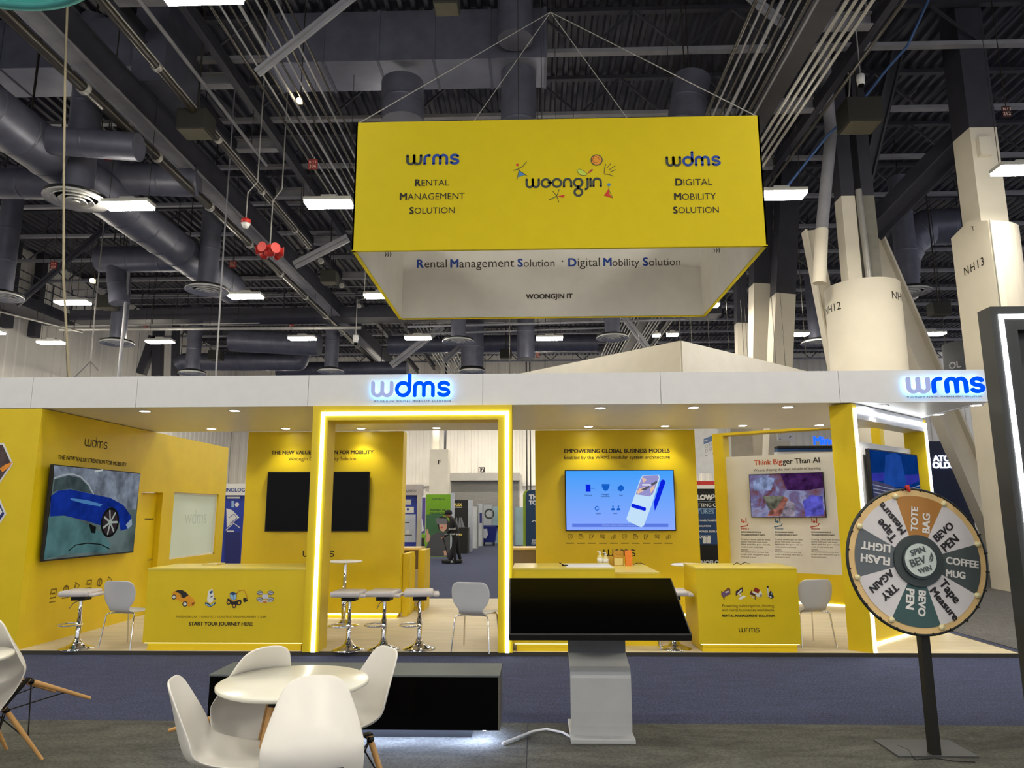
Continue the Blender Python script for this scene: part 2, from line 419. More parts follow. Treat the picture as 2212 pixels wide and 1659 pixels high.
# far column with padded casing and pipes
fc = MB(); c0 = onY(949, 1100, 49.0).x
fc.box(c0 - .62, c0 + .62, 48.4, 49.6, 0, onY(949, 972, 49).z, COLW)
cz = onY(949, 972, 49).z
COLD = mat('dark_column_paint', (52, 52, 62), .6, var=.15)
fc.box(c0 - .5, c0 - .1, 48.8, 49.2, cz, 12.9, COLW); fc.box(c0 + .28, c0 + .42, 48.8, 49.0, cz, 12.9, COLD)
fr_ = FY(48.39); fc.tpx(fr_, 'F', 946, 952, 1003, INK, bold=.04)
fc.build('column', label='white padded column by the far wall, left of the loading door', cat='column', kind='structure')
for px_, nm in ((1138, 'left of'), (1146, 'right of')):
    q = onY(px_, 1000, 50.5)
    MB().tube([(q.x, 50.5, 0.1), (q.x, 50.5, 12.9)], .05, PIPED).build('wall_pipe', label='thin dark drop pipe on the far wall, %s its twin beside the loading door' % nm, cat='pipe')
# ------------------------------------------------------------------ roof steel
def joist(Y, z0=11.9, x0=-22.0, x1=29):
    b = MB(); zt = ZD - .06
    b.bar((x0, Y, zt), (x1, Y, zt), .14, .1, STEELD); b.bar((x0, Y, z0), (x1, Y, z0), .16, .1, STEELG)
    n = int((x1 - x0) / 1.1); st = (x1 - x0) / n
    for i in range(n):
        a, c = (z0, zt) if i % 2 else (zt, z0)
        b.bar((x0 + i * st, Y, a), (x0 + (i + 1) * st, Y, c), .05, .05, STEELD, up=(0, 1, 0))
    return b
for i in range(18):
    Y = 4.4 + i * 2.6
    joist(Y).build('joist_beam', label='dark open-web roof joist crossing the hall under the deck', cat='roof joist', group='roof joists across the hall', kind='structure')
gl = MB(); zg = 9.75
def xr(px, py, z): return onZ(px, py, z).x
gx0, gx1 = xr(29, 17, zg), xr(77, 17, zg)
gl.box(gx0, gx1, 2, 50, zg, zg + .05, STEELG); gl.box(gx1 - .06, gx1 - .02, 2, 50, zg + .05, zg + .62, STEELD); gl.box(gx0 + .02, gx0 + .06, 2, 50, zg + .05, zg + .62, STEELD)
gl.box(gx0 - .02, gx0 + .03, 2, 50, zg - .03, zg, STEELG); gl.box(gx1 - .03, gx1 + .02, 2, 50, zg - .03, zg, STEELG)
gl.box(gx0, gx1, 2, 50, zg + .62, zg + .66, STEELD)
gl.build('girder_beam', label='heavy dark steel girder running away above the left wing of the booth', cat='girder', kind='structure')
gr = MB(); gx2, gx3 = xr(1752, 10, 10), xr(1812, 10, 10)
gr.ibeam(((gx2 + gx3) / 2, 2, 10.3), ((gx2 + gx3) / 2, 50, 10.3), gx3 - gx2, .6, STEELD)
gr.build('girder_beam', label='heavy dark steel girder above the right end of the hanging yellow sign', cat='girder', kind='structure')
# deck bays beside the girder (flat purlin frames)
def ladder(x0, x1, z, ys, lab):
    b = MB()
    b.ibeam((x0, 3, z), (x0, 50, z), .16, .3, STEELD, .03); b.ibeam((x1, 3, z), (x1, 50, z), .16, .3, STEELD, .03)
    for y in ys: b.ibeam((x0 + .1, y, z), (x1 - .1, y, z), .22, .3, STEELG, .03)
    b.build('purlin_beam', label=lab, cat='purlin frame', kind='structure')
ladder(xr(330, 112, 11.4), xr(455, 100, 11.4), 11.5, [6, 9.6, 12.2, 15.0, 18, 21, 25, 29, 34], 'ladder-like dark purlin frame left of the hanging yellow sign')
ladder(xr(1660, 200, 11.4), xr(1790, 200, 11.4), 11.5, [7, 10.5, 13.4, 16.5, 19.5, 23, 27, 32], 'ladder-like dark purlin frame right of the hanging yellow sign')
# slanting braces
def brace(p, q, wd, m, lab):
    b = MB(); b.bar(p, q, wd, wd * .3, m, up=(0, 1, 0)); b.bar(p, q, wd * .25, wd, m, up=(0, 1, 0))
    b.build('brace_beam', label=lab, cat='brace', kind='structure')
brace(onY(555, 158, 11.0), onY(775, -18, 11.0), .16, STEELG, 'pale slanting brace in front of the rectangular duct')
brace(onY(1620, -8, 13), onY(1750, 100, 13), .2, STEELG, 'grey slanting brace at the top, left of the pipe bundle')
brace(onY(636, 573, 19), onY(752, 514, 19), .24, STEELG, 'short grey slanting brace left of the hanging sign')
brace(onY(36, 658, 24), onY(235, 486, 24), .22, STEELD, 'dark slanting brace crossing the left wall')
brace(onY(845, 790, 30), onY(955, 705, 30), .3, STEELG, 'grey slanting brace above the lit blue letters')
brace(onY(1330, 660, 28), onY(1420, 780, 28), .26, STEELG, 'thin grey slanting brace above the white gable sign')
brace(onY(960, 780, 33), onY(1030, 715, 33), .26, STEELG, 'faint slanting brace beyond the second round diffuser')
# catwalk
cw = thing('catwalk', 'dark catwalk with pipe railings crossing the back of the hall', 'catwalk', (-12, 29, 9))
yk = 29.0
k0, k1 = onY(150, 682, yk), onY(1560, 690, yk)
zc = k0.z
MB().box(k0.x, k1.x, yk, yk + 1.0, zc - .2, zc + .25, STEELD).build('walkway', cw)
for y_ in (yk + .03, yk + .95):
    r = MB()
    for dz in (.75, 1.15): r.tube([(k0.x, y_, zc + dz), (k1.x, y_, zc + dz)], .025, STEELG, 6)
    n = 18
    for i in range(n + 1): r.tube([(k0.x + (k1.x - k0.x) * i / n, y_, zc + .2), (k0.x + (k1.x - k0.x) * i / n, y_, zc + 1.15)], .025, STEELD, 6)
    r.build('railing', cw)
cw2 = thing('catwalk', 'dark catwalk with railings running along the far left wall', 'catwalk', (-22, 24, 9))
MB().box(k0.x - 1.6, k0.x - .4, 18, yk + 1, zc - .2, zc + .25, STEELD).build('walkway', cw2)
r = MB()
for dz in (.45, .8, 1.15): r.tube([(k0.x - .4, 18, zc + dz), (k0.x - .4, yk + 1, zc + dz)], .025, STEELD, 6)
for i in range(10): r.tube([(k0.x - .4, 18 + i * 1.3, zc + .2), (k0.x - .4, 18 + i * 1.3, zc + 1.15)], .03, STEELD, 6)
r.build('railing', cw2)
# left wall posts and slanting columns
for i, (xa, ya, xb, yb, dark) in enumerate(((14, 690, 35, 812, 0), (118, 640, 38, 812, 0), (215, 735, 235, 808, 1), (305, 808, 325, 750, 1), (340, 812, 342, 740, 1), (378, 812, 380, 722, 1))):
    q, s_ = onY(xa, ya, 37), onY(xb, yb, 37)
    d = (s_ - q); m_ = COLD if dark else COLW
    b = MB().bar(q - d * .1 if not dark else q, s_ + d * .4, (.62, .62, .42, .42, .46, .26)[i], .4, m_, up=(0, 1, 0))
    b.build('post_column', label=['white slanting column nearest the left picture edge', 'white slanting column leaning left above the white canopy', 'dark slanting column beside the third round diffuser', 'dark slanting column under a highbay lamp', 'dark upright column left of the corner pipe', 'dark corner post of the white wall'][i], cat='column', kind='structure')
for i, (xa, ya, yb) in enumerate(((34, 540, 640), (92, 560, 640))):
    q, s_ = onX(xa, ya, XLW + .35), onX(xa + 3, yb + 40, XLW + .35)
    MB().bar((q.x, q.y, 9.2), (q.x, q.y, 12.99), .35, .35, COLD).build('post_column', label=['dark post on the left wall nearest the picture edge', 'dark post on the left wall beside the railing'][i], cat='column', kind='structure')
# ------------------------------------------------------------------ ducts
def duct(name, b, lab): return b.build(name, label=lab, cat='air duct')
def ribbed(b, p, q, r, m=DUCT, n=28):
    """spiral duct: smooth tube with raised seams"""
    p, q = Vector(p), Vector(q); L = (q - p).length; k = max(2, int(L / .9)); path, rr = [], []
    for i in range(k + 1):
        c = p + (q - p) * (i / k)
        dd = (q - p).normalized() * .02
        if 0 < i < k:
            path += [c - dd * 2, c - dd, c, c + dd, c + dd * 2]; rr += [r, r, r * 1.03, r, r]
        else: path.append(c); rr.append(r)
    return b.tube(path, rr, m, n)
b = MB(); yd = 13.6
fz = onY(1100, 124, yd).z
yb_ = onZ(1182, 188, fz).y
xe = onY(1182, 124, yd).x
xw = onY(574, 124, yd).x
b.box(xw, xe, yd, yb_, fz, fz + 1.15, DUCT)
for i in range(6):
    x = xe - .03 - i * (xe - xw - .06) / 5
    b.box(x - .03, x + .03, yd - .02, yb_ + .02, fz - .025, fz + 1.17, DUCT)
b.box(xw + .03, xe - .03, yd + .01, yb_ - .01, fz - .012, fz, DUCTL)
b = b
for x in (xw + .3, xe - .3): b.tube([(x, yd - .01, fz + 1), (x, yd - .01, ZD - .002)], .012, PIPED, 5)
duct('rectangular_duct', b, 'long rectangular duct with its lit underside painted paler, above the hanging sign')
b = MB(); xq1 = onY(297, 137, yd).x
b.box(-19, xq1, yd, yb_, fz, fz + 1.15, DUCT); b.box(-19, xq1 - .03, yd + .01, yb_ - .01, fz - .012, fz, DUCTL); b.box(xq1, xq1 + .7, yd - .2, yb_ + .3, fz - .5, fz + 1.6, DUCT)
for i in range(5): b.box(xq1 - 1.5 * i - .04, xq1 - 1.5 * i, yd - .02, yb_ + .02, fz - .025, fz + 1.17, DUCT)
for x in (xq1 - .3, -14): b.tube([(x, yd - .01, fz + 1), (x, yd - .01, ZD - .002)], .012, PIPED, 5)
duct('rectangular_duct', b, 'rectangular duct with a pale underside cut by the left edge, left of the big girder')
b = MB(); c = onY(1118, 150, yd + .6)
ribbed(b, (c.x + .02, (yd + yb_) / 2, fz - 2.4), (c.x + .02, (yd + yb_) / 2, fz - .01), .38, DUCT)
duct('spiral_drop_duct', b, 'round spiral duct dropping from the rectangular duct behind the sign')
b = MB(); c = onY(1113, 40, yd - .25)
ribbed(b, (c.x, yd - .42, onY(1113, 88, yd - .4).z), (c.x, yd - .42, 12.99), .36, DUCT)
duct('spiral_drop_duct', b, 'round spiral duct rising in front of the rectangular duct at the top')
b = MB(); q0 = onZ(60, 300, 9.0); q1 = onZ(425, 556, 9.0)
ribbed(b, (q0.x, q0.y - 4, 9.0), (q0.x, q1.y + 3, 9.0), .5)
for yy in (q0.y, q1.y): b.tube([(q0.x, yy, 9.3), (q0.x, yy, ZD - .002)], .014, PIPED, 5)
dw = thing('spiral_ductwork', 'large round spiral duct with side branches running away along the upper left', 'air duct', tuple(q0)); b.build('main_duct', dw)
def drop(px, py, zd, r_d, r_t, up, lab1, lab2):
    c = onZ(px, py, zd)
    t = thing('round_diffuser', lab2, 'air diffuser', (c.x, c.y, zd))
    b = MB(); ribbed(b, (c.x, c.y, zd + .1), (c.x, c.y, zd + up), r_t, DUCT); b.tube([(c.x, c.y, zd + up - .1), (c.x, c.y, ZD - .002)], .02, PIPED, 6)
    b.build('drop_duct', t)
    DIFF = mat('white_diffuser', (240, 240, 240), .5)
    e = MB(); e.lathe(c, [(r_t, .16), (r_d * .97, .07), (r_d * .97, .06), (0, .06)], BLKM, 36); e.build('throat', t)
    for k, (f0, f1) in enumerate(((1.0, .86), (.76, .64), (.54, .43), (.33, .23), (.12, 0))):
        e = MB().lathe(c, [(r_d * f1, .045), (r_d * f0, -.02 - .012 * k), (r_d * f0, -.035 - .012 * k), (r_d * f1, .03)], DIFF, 40); e.build('ring', t)
for a in ((165, 430, 8.1, .62, .3, 4.2, '', 'largest round ringed diffuser, left of the brightest left lamp'),
          (447, 626, 7.9, .6, .28, 3.4, 'dark drop duct above the round diffuser near the middle left', 'round ringed diffuser left of the lamp with the red horns above'),
          (2, 640, 7.9, .6, .28, 4.0, 'dark drop duct cut by the left picture edge', 'round ringed diffuser cut by the left picture edge'),
          (253, 741, 7.6, .58, .28, 2.4, 'short drop duct in front of the left wall', 'round ringed diffuser in front of the white left wall'),
          (415, 806, 7.6, .58, .3, 3.0, 'drop duct just above the white canopy on the left', 'round ringed diffuser half hidden by the canopy at left'),
          (715, 802, 7.7, .58, .3, 2.6, 'drop duct just above the canopy left of the lit blue letters', 'round ringed diffuser half hidden left of the lit blue letters'),
          (990, 737, 7.9, .6, .28, 3.0, 'drop duct under the hanging sign', 'round ringed diffuser between two lamps under the hanging sign'),
          (1020, 802, 7.7, .58, .5, 3.0, 'thick drop duct just right of the lit blue letters', 'round ringed diffuser half hidden right of the lit blue letters'),
          (1323, 729, 7.9, .6, .28, 3.0, 'drop duct above the white gable sign', 'round ringed diffuser above the white gable sign'),
          (1765, 740, 7.9, .6, .28, 2.6, 'drop duct right of the slanting white posts', 'dim round diffuser right of the slanting white posts'),
          (1965, 630, 8.0, .6, .3, 3.6, 'drop duct between the two big white columns', 'round diffuser between the two big white columns')):
    drop(*a)
def run(pts, r, lab, part=None):
    b = MB(); P = [Vector(p) for p in pts]
    for i in range(len(P) - 1): ribbed(b, P[i], P[i + 1], r)
    for p in P[1:-1]: b.lathe(p - Vector((0, 0, r)), [(0, 0)] + [(r * math.sin(math.pi * k / 8), r - r * math.cos(math.pi * k / 8)) for k in range(1, 8)] + [(0, 2 * r)], DUCT, 20)
    for p in (P[0] + (P[1] - P[0]) * .3, P[-1] + (P[-2] - P[-1]) * .2): b.tube([p, (p.x, p.y, ZD - .002)], .014, PIPED, 5)
    return b.build('branch_duct', part) if part else duct('spiral_duct', b, lab)
def at(px, py, Y): return onY(px, py, Y)
run([at(-60, 395, 16), at(165, 400, 16)], .36, 'round duct crossing to the largest diffuser from the left edge', dw)
run([at(190, 345, 15.5), at(260, 385, 15.8), at(430, 392, 16.2)], .38, 'bent round duct right of the largest diffuser', dw)
run([at(-40, 292, 13), at(300, 318, 13.2)], .28, 'round duct under the girder at upper left', dw)
dw2 = thing('spiral_ductwork', 'round duct above the middle left diffuser with a thick elbow hanging beside the thin rod', 'air duct', tuple(at(300, 570, 22)))
run([at(215, 560, 22), at(420, 560, 22)], .42, '', dw2)
run([at(250, 575, 22), at(258, 655, 22)], .3, '', dw2)
run([at(385, 790, 33), at(400, 782, 33), at(645, 782, 33), at(668, 735, 33)], .42, 'long round duct just above the canopy at left')
run([at(600, 800, 36), at(880, 797, 36)], .4, 'round duct half hidden by the canopy near the lit blue letters')
run([at(840, 745, 34), at(1290, 741, 34)], .42, 'round duct crossing between the diffusers under the sign')
run([at(1136, 660, 29), at(1136, 775, 29)], .36, 'upright pale spiral duct under the middle of the hanging sign')
run([at(500, 735, 31), at(690, 745, 31)], .5, 'round duct behind the lamp above the canopy, left of the sign')
run([at(870, 180, 14), at(870, 265, 14)], .45, 'dark upright duct behind the left part of the sign')
run([at(1495, 170, 14.5), at(1480, 270, 14.5)], .4, 'dark upright duct behind the right part of the sign')
pts = [at(1940, 640, 24), at(1945, 560, 24), at(1962, 520, 24), at(2000, 492, 24), at(2090, 488, 24)]
run(pts, .62, 'curved round duct between the two big white columns')
# ------------------------------------------------------------------ pipes, conduits and cables
def pipe_along(px, py, z, r, m, lab, y0=2, y1=50, rings=0, group=None, dx=0, name='pipe', ring_m=None):
    x = onZ(px, py, z).x + dx
    t = MB().tube([(x, y0, z), (x, y1, z)], r, m, 12)
    for yy in (y0 + 1.5, y0 + (y1 - y0) * .3, y1 - 1): t.tube([(x, yy, z), (x, yy, ZD - .002)], .01, PIPED, 5)
    o = t.build(name, label=lab, cat='pipe', group=group)
    if rings:
        for i in range(rings):
            yy = 4 + i * 2.6
            e = MB().lathe((x, yy, z), [(r, -.05), (r * 1.25, -.05), (r * 1.25, .05), (r, .05)], ring_m or PIPE, 14, axis='y')
            e.build('coupling', o)
    return o
pipe_along(300, 302, 9.3, .1, PIPED, 'thick dark sprinkler pipe with couplings along the left girder', rings=12)
pipe_along(340, 146, 9.7, .075, PIPED, 'dark pipe right of the left girder', rings=10, y1=21)
pipe_along(350, 144, 9.75, .022, PIPE, 'thin bright conduit beside the dark pipe right of the left girder', y1=21)
pipe_along(420, 155, 10.4, .04, STEELG, 'thin grey rod under the ladder-like purlins', y1=17)
for i in range(4):
    pipe_along(1858, 0, 9.2, .032, PIPE, 'bright conduit of four running away right of the hanging sign, number %s from the sign' % ('one', 'two', 'three', 'four')[i], dx=(i - 1.5) * .13, name='conduit', group='four bright conduits')
for i in range(8):
    pipe_along(1700, 0, 9.6, .022 if i % 3 else .035, STEELG if i % 2 else PIPED, 'dim conduit in the dense bundle behind the right end of the sign', dx=(i - 3.5) * .14, name='conduit', group='dim conduits behind the right end of the sign')
for i in range(9):
    pipe_along(700, 300, 9.8, .02 if i % 3 else .03, STEELG if i % 2 else PIPED, 'dim conduit in the dense bundle left of the hanging sign', dx=(i - 4) * .16, name='conduit', group='dim conduits left of the sign', y0=6)
pipe_along(1925, 40, 9.5, .03, PIPED, 'single dark conduit right of the four bright ones', name='conduit')
def pipe_across(px0, py0, px1, py1, Y, r, m, lab):
    b = MB(); p, q = onY(px0, py0, Y), onY(px1, py1, Y); b.tube([p, q], r, m, 8)
    for k in (.1, .5, .9): e = p + (q - p) * k; b.tube([e, (e.x, e.y, ZD - .002)], .012, PIPED, 5)
    b.build('cross_pipe', label=lab, cat='pipe')
pipe_across(130, 712, 780, 708, 27, .07, PIPE, 'pale pipe crossing above the canopy at left')
pipe_across(100, 705, 560, 698, 28, .03, PIPE, 'thin pale pipe behind the thicker one at left')
pipe_across(900, 690, 1520, 664, 27, .06, PIPED, 'dark pipe crossing under the hanging sign')
pipe_across(880, 706, 1480, 690, 28, .05, STEELG, 'grey pipe sloping slightly under the hanging sign')
pipe_across(890, 722, 1320, 708, 29, .04, STEELG, 'grey pipe just above the lamps under the hanging sign')
pipe_across(-20, 668, 180, 718, 26, .04, PIPE, 'pale pipe slanting over the left wall')
def cable(pts, r, m, lab, name='cable'):
    MB().tube(pts, r, m, 6).build(name, label=lab, cat='cable')
cable([at(146, 2, 9), at(141, 150, 9), at(138, 380, 9), at(137, 600, 9), at(150, 830, 9)], .014, mat('tan_rope', (150, 140, 118), .8), 'thin tan rigging rope hanging at upper left', 'rope')
cable([at(143, 10, 9.2), at(138, 300, 9.2), at(139, 620, 9.2), at(147, 830, 9.2)], .012, PIPED, 'dark rigging rope hanging beside the tan one', 'rope')
cable([V((at(286, 500, 22).x, 22, ZD - .002)), at(286, 500, 22), at(255, 830, 22)], .05, STEELG, 'grey hanging rod leaning above the canopy', 'hanging_rod')
cable([V((at(485, 505, 17).x, 17, ZD - .002)), at(485, 505, 17), at(466, 812, 17)], .02, STEELG, 'thin hanging wire right of the middle left diffuser', 'hanging_wire')
q = at(195, 780, 20)
t = thing('bridle_wire', 'thin wire bridle hanging a sign hidden behind the canopy', 'wire', tuple(q))
MB().tube([at(204, 684, 20), V((at(204, 684, 20).x, 20, ZD - .002))], .018, PIPE, 6).build('strand', t)
for x1, y1, x0, y0 in ((204, 684, 196, 780), (196, 780, 160, 815), (196, 780, 196, 815), (196, 780, 212, 800)):
    MB().tube([at(x0, y0, 20), at(x1, y1, 20)], .018, PIPE, 6).build('strand', t)
BLUC = mat('blue_cable', (62, 96, 150), .5)
cable([at(2010, -10, 14), at(1960, 100, 14.2), at(1915, 150, 14.6), at(1880, 195, 15), at(1835, 250, 15.3), at(1790, 290, 15.6), at(1742, 350, 16), at(1695, 410, 16)], .03, BLUC, 'blue data cables drooping down to the lamp right of the sign')
cable([at(1825, 140, 15), at(1836, 170, 15), at(1834, 205, 15), at(1820, 240, 15)], .02, PIPE, 'loose pale cable loop above the blue cables')
# ------------------------------------------------------------------ high-bay lamps
ZL = 8.0
HOUS = mat('lamp_housing', (190, 188, 182), .5)
def lamp0():
    t = thing('highbay_lamp', 'lamp', 'ceiling lamp', (0, 0, 0))
    MB().box(-.5, .5, -.19, .19, .012, .09, HOUS).box(-.16, .16, -.1, .1, .09, .17, HOUS).build('housing', t, bevel=.01)
    MB().box(-.485, .485, -.175, .175, -.04, .012, LENS).build('lens', t)
    for x in (-.42, .42): MB().tube([(x, 0, .09), (x, 0, 4.995)], .006, PIPED, 5).build('hanger_wire', t)
    return t
L0 = lamp0(); used = [False]
def lamp(px, py, lab, z=ZL, pos=None, rz=0.0):
    c = pos if pos is not None else onZ(px, py, z)
    if not used[0]:
        L0.location = c; L0['label'] = lab; used[0] = True; L0['group'] = 'highbay lamps'
        return
    o = dup(L0, c, rz, lab, 'highbay lamps')
    if 'close pair' in lab: o.scale = (.26 if 'left one' in lab else .42, .7, 1)
for px, py, lab in ((277, 444, 'glowing LED highbay lamp touching the largest round diffuser'),
                    (711, 440, 'glowing LED highbay lamp at the left edge of the hanging yellow sign'),
                    (1686, 421, 'glowing LED highbay lamp at the right edge of the hanging yellow sign'),
                    (2208, 367, 'glowing LED highbay lamp cut by the right picture edge'),
                    (157, 653, 'glowing LED highbay lamp in front of the left catwalk'),
                    (531, 640, 'glowing LED highbay lamp beside the middle left diffuser'),
                    (823, 639, 'glowing LED highbay lamp peeping out beside the sloping white side of the hanging sign'),
                    (112, 740, 'glowing LED highbay lamp lowest and nearest the left edge, above the canopy'),
                    (346, 738, 'glowing LED highbay lamp in the far row, second from the left edge'),
                    (653, 731, 'glowing LED highbay lamp in the far row, above and left of the lit blue letters'),
                    (903, 730, 'glowing LED highbay lamp in the far row, above the right of the lit blue letters'),
                    (1187, 731, 'glowing LED highbay lamp in the far row, under the middle of the hanging sign'),
                    (1418, 724, 'small glowing lamp, left one of the close pair above the white gable sign'),
                    (1453, 723, 'small glowing lamp, right one of the close pair above the white gable sign'),
                    (1716, 722, 'glowing LED highbay lamp between the slanting white posts and the round column'),
                    (2010, 721, 'glowing LED highbay lamp between the two big white columns'),
                    (432, -16, 'glowing LED highbay lamp at the very top edge, left of centre')):
    lamp(px, py, lab)
# unseen lamps: hall rows carried on, more added to brighten far and left walls
_yt = onZ(1187, -45, ZL).y
for x, y in ((5, _yt), (9.6, _yt), (-9, _yt), (-9, 2.5), (-4.6, 2.5), (0.2, 2.5), (5, 2.5), (9.6, 2.5), (-9, -4), (-4.6, -4), (.2, -4), (5, -4), (.6, 15.6), (.6, 22), (5.4, 22), (-14, 2.5), (14.5, 2.5), (-9, -10), (-4.6, -10), (.2, -10), (5, -10), (9.6, -4), (-14, 38.5), (-9, 38.5), (-4.6, 38.5), (.4, 38.5), (5, 38.5), (10, 38.5), (-9, 43), (-4.6, 43), (.4, 43), (5, 43), (10, 43), (.4, 48.5), (-6, 48.5), (6, 48.5), (-10, 48.5), (-2.8, 48.5), (3.2, 48.5), (10, 48.5), (-19, 15), (-19, 20), (-19.5, 24.5), (-15, 43), (-19, 34), (-19, 40)):
    lamp(0, 0, 'unseen highbay lamp added for light, outside the picture or hidden behind the sign and canopy', pos=Vector((x, y, ZL)))
# ------------------------------------------------------------------ small ceiling things
SPK = mat('dark_speaker_box', (44, 43, 38), .7)
SPKG = mat('speaker_grille', (92, 88, 72), .7)
def speaker(px, py, wpx, Y, lab, k=.75):
    c = onY(px, py, Y); wd = wpx * Y / FPX
    t = thing('ceiling_speaker', lab, 'speaker', tuple(c), 'hanging speaker boxes')
    h = wd * k
    MB().box(c.x - wd / 2, c.x + wd / 2, c.y - wd * .4, c.y + wd * .4, c.z - h / 2, c.z + h / 2, SPK).build('cabinet', t, bevel=.02)
    MB().box(c.x - wd * .44, c.x + wd * .44, c.y - wd * .36, c.y + wd * .36, c.z - h / 2 - .012, c.z - h / 2, SPKG).build('grille', t)
    MB().tube([(c.x, c.y, c.z + h / 2), (c.x, c.y, 12.995)], .02, PIPED, 6).build('hanger_rod', t)
for a in ((424, 268, 70, 13.5, 'large dark speaker box hanging at upper left between two girders'), (965, 2, 62, 11, 'dark speaker box cut by the top edge above the hanging sign'),
          (712, 600, 36, 21, 'dark speaker box left of the hanging sign, beyond the red horns'), (1856, 250, 80, 15, 'dark speaker box above the round white column'),
          (234, 654, 38, 24, 'dark speaker box right of the left catwalk lamp'), (467, 768, 28, 31, 'small dark speaker box above the long duct at left'),
          (1093, 765, 26, 33, 'small dark speaker box left of the upright pale duct'), (2028, 668, 38, 22, 'dark speaker box between the two big white columns')):
    speaker(*a)
SGR = mat('red_sign_panel', (146, 40, 38), .6); SGT = mat('sign_lettering_pale', (226, 190, 180), .6)
SGD = mat('dark_sign_panel', (52, 18, 18), .6)
def hallsign(px, py, wpx, hpx, Y, l1, l2, lab, dark=False):
    f = FY(Y); b = MB()
    x0, z1 = f.px(px - wpx / 2, py - hpx / 2); x1, z0 = f.px(px + wpx / 2, py + hpx / 2)
    b.obox(f, x0, x1, z0, z1, -.02, .02, SGD if dark else SGR)
    b.tpx(f, l1, px - wpx * .42, px + wpx * .42, py - hpx * .06, SGT, bold=.02, off=.024); b.tpx(f, l2, px - wpx * .42, px + wpx * .42, py + hpx * .4, SGT, bold=.02, off=.024)
    b.tube([((x0 + x1) / 2, Y, z1), ((x0 + x1) / 2, Y, 12.995)], .01, PIPED, 5)
    one('aisle_marker_sign', b, lab, 'sign', 'hanging red location signs')
for a in ((234, 336, 13, 19, 14, 'N13', '204', 'small red hanging sign reading N13 204 beside the largest drop duct'), (676, 355, 18, 20, 15, 'N13', '206', 'small red hanging sign reading N13 206 left of the hanging yellow sign'),
          (116, 573, 11, 15, 23, 'N13', '104', 'small red sign in front of the left wall'), (503, 571, 13, 14, 21, 'N13', '106', 'small red hanging sign right of the middle left drop duct'),
          (314, 708, 7, 13, 29, 'N11', '204', 'tiny red sign above the far lamp at left'), (630, 706, 9, 11, 29, 'N11', '206', 'tiny red sign above the far lamp left of the lit letters'),
          (1162, 767, 8, 11, 30, 'N11', '208', 'tiny red sign right of the upright pale duct'), (2174, 241, 20, 22, 14, 'N13', '212', 'dark hanging sign with pale red N13 212 at the right edge', True)):
    hallsign(*a)
c = onY(583, 541, 15.5)
t = thing('alarm_horn_cluster', 'cluster of red warning horns hanging under the girder', 'alarm horn', tuple(c))
MB().lathe(c, [(.05, -.14), (.12, -.1), (.12, .08), (.04, .14)], RED, 16).build('hub', t)
for i in range(6):
    a = math.radians(60 * i + 15); d = Vector((math.cos(a), math.sin(a), -.05))
    MB().tube([c + d * .08, c + d * .2, c + d * .3], [.04, .06, .12], RED, 12).build('horn', t)
MB().tube([c + V((0, 0, .12)), c + V((0, 0, 1.2)), c + V((.2, 0, 1.5)), V((c.x + .2, c.y, 12.995))], .015, PIPE, 6).build('stem', t)
c = onY(531, 482, 14.5)
t = thing('alarm_bell', 'small red and white alarm hanging from a bent conduit', 'alarm', tuple(c))
MB().lathe(c, [(.0, -.02), (.1, 0), (.1, .08), (.03, .12)], RED, 16).build('cap', t)
MB().lathe(c, [(0, -.12), (.06, -.1), (.1, -.01), (0, -.01)], WHT, 16).build('dome', t)
MB().tube([c + V((0, 0, .1)), c + V((0, 0, .7)), c + V((.2, 0, .95)), V((c.x + .2, c.y, 12.995))], .014, PIPE, 6).build('stem', t)
def bulb(px, py, Y, r, lab):
    c = onY(px, py, Y); t = thing('work_bulb', lab, 'lamp', tuple(c))
    MB().lathe(c, [(0, -r)] + [(r * math.sin(math.pi * k / 8), -r * math.cos(math.pi * k / 8)) for k in range(1, 8)] + [(0, r)], emit('bulb_glow', (255, 236, 190), 26), 14).build('globe', t)
    MB().box(c.x - r, c.x + r, c.y + r, c.y + r * 1.8, c.z - r, c.z + r, PIPED).tube([c + V((0, r * 1.4, 0)), V((c.x, c.y + r * 1.4, 12.995))], .012, PIPED, 5).build('holder', t)
bulb(646, 217, 13, .055, 'small bare yellow bulb under the rectangular duct')
bulb(199, 606, 26, .09, 'small bare white bulb on the left catwalk')
def cctv(px, py, Y, k, lab):
    c = onY(px, py, Y); t = thing('security_camera', lab, 'camera', tuple(c))
    MB().lathe(c, [(.07 * k, -.02 * k), (.08 * k, .1 * k), (.08 * k, .2 * k), (0, .2 * k)], WHT, 16).build('housing', t)
    MB().lathe(c, [(0, -.1 * k), (.05 * k, -.08 * k), (.065 * k, -.02 * k), (0, -.02 * k)], BLK, 14).build('dome', t)
    MB().tube([c + V((0, 0, .2 * k)), c + V((0, 0, 1.5)), c + V((.25, 0, 1.55)), V((c.x + .25, c.y, 12.995))], .015, PIPE, 6).build('drop_tube', t)
cctv(1860, 182, 13.5, 1.0, 'white dome camera hanging above the blue cables')
cctv(768, 739, 24, 1.2, 'small white dome camera under the girder near the lit letters')
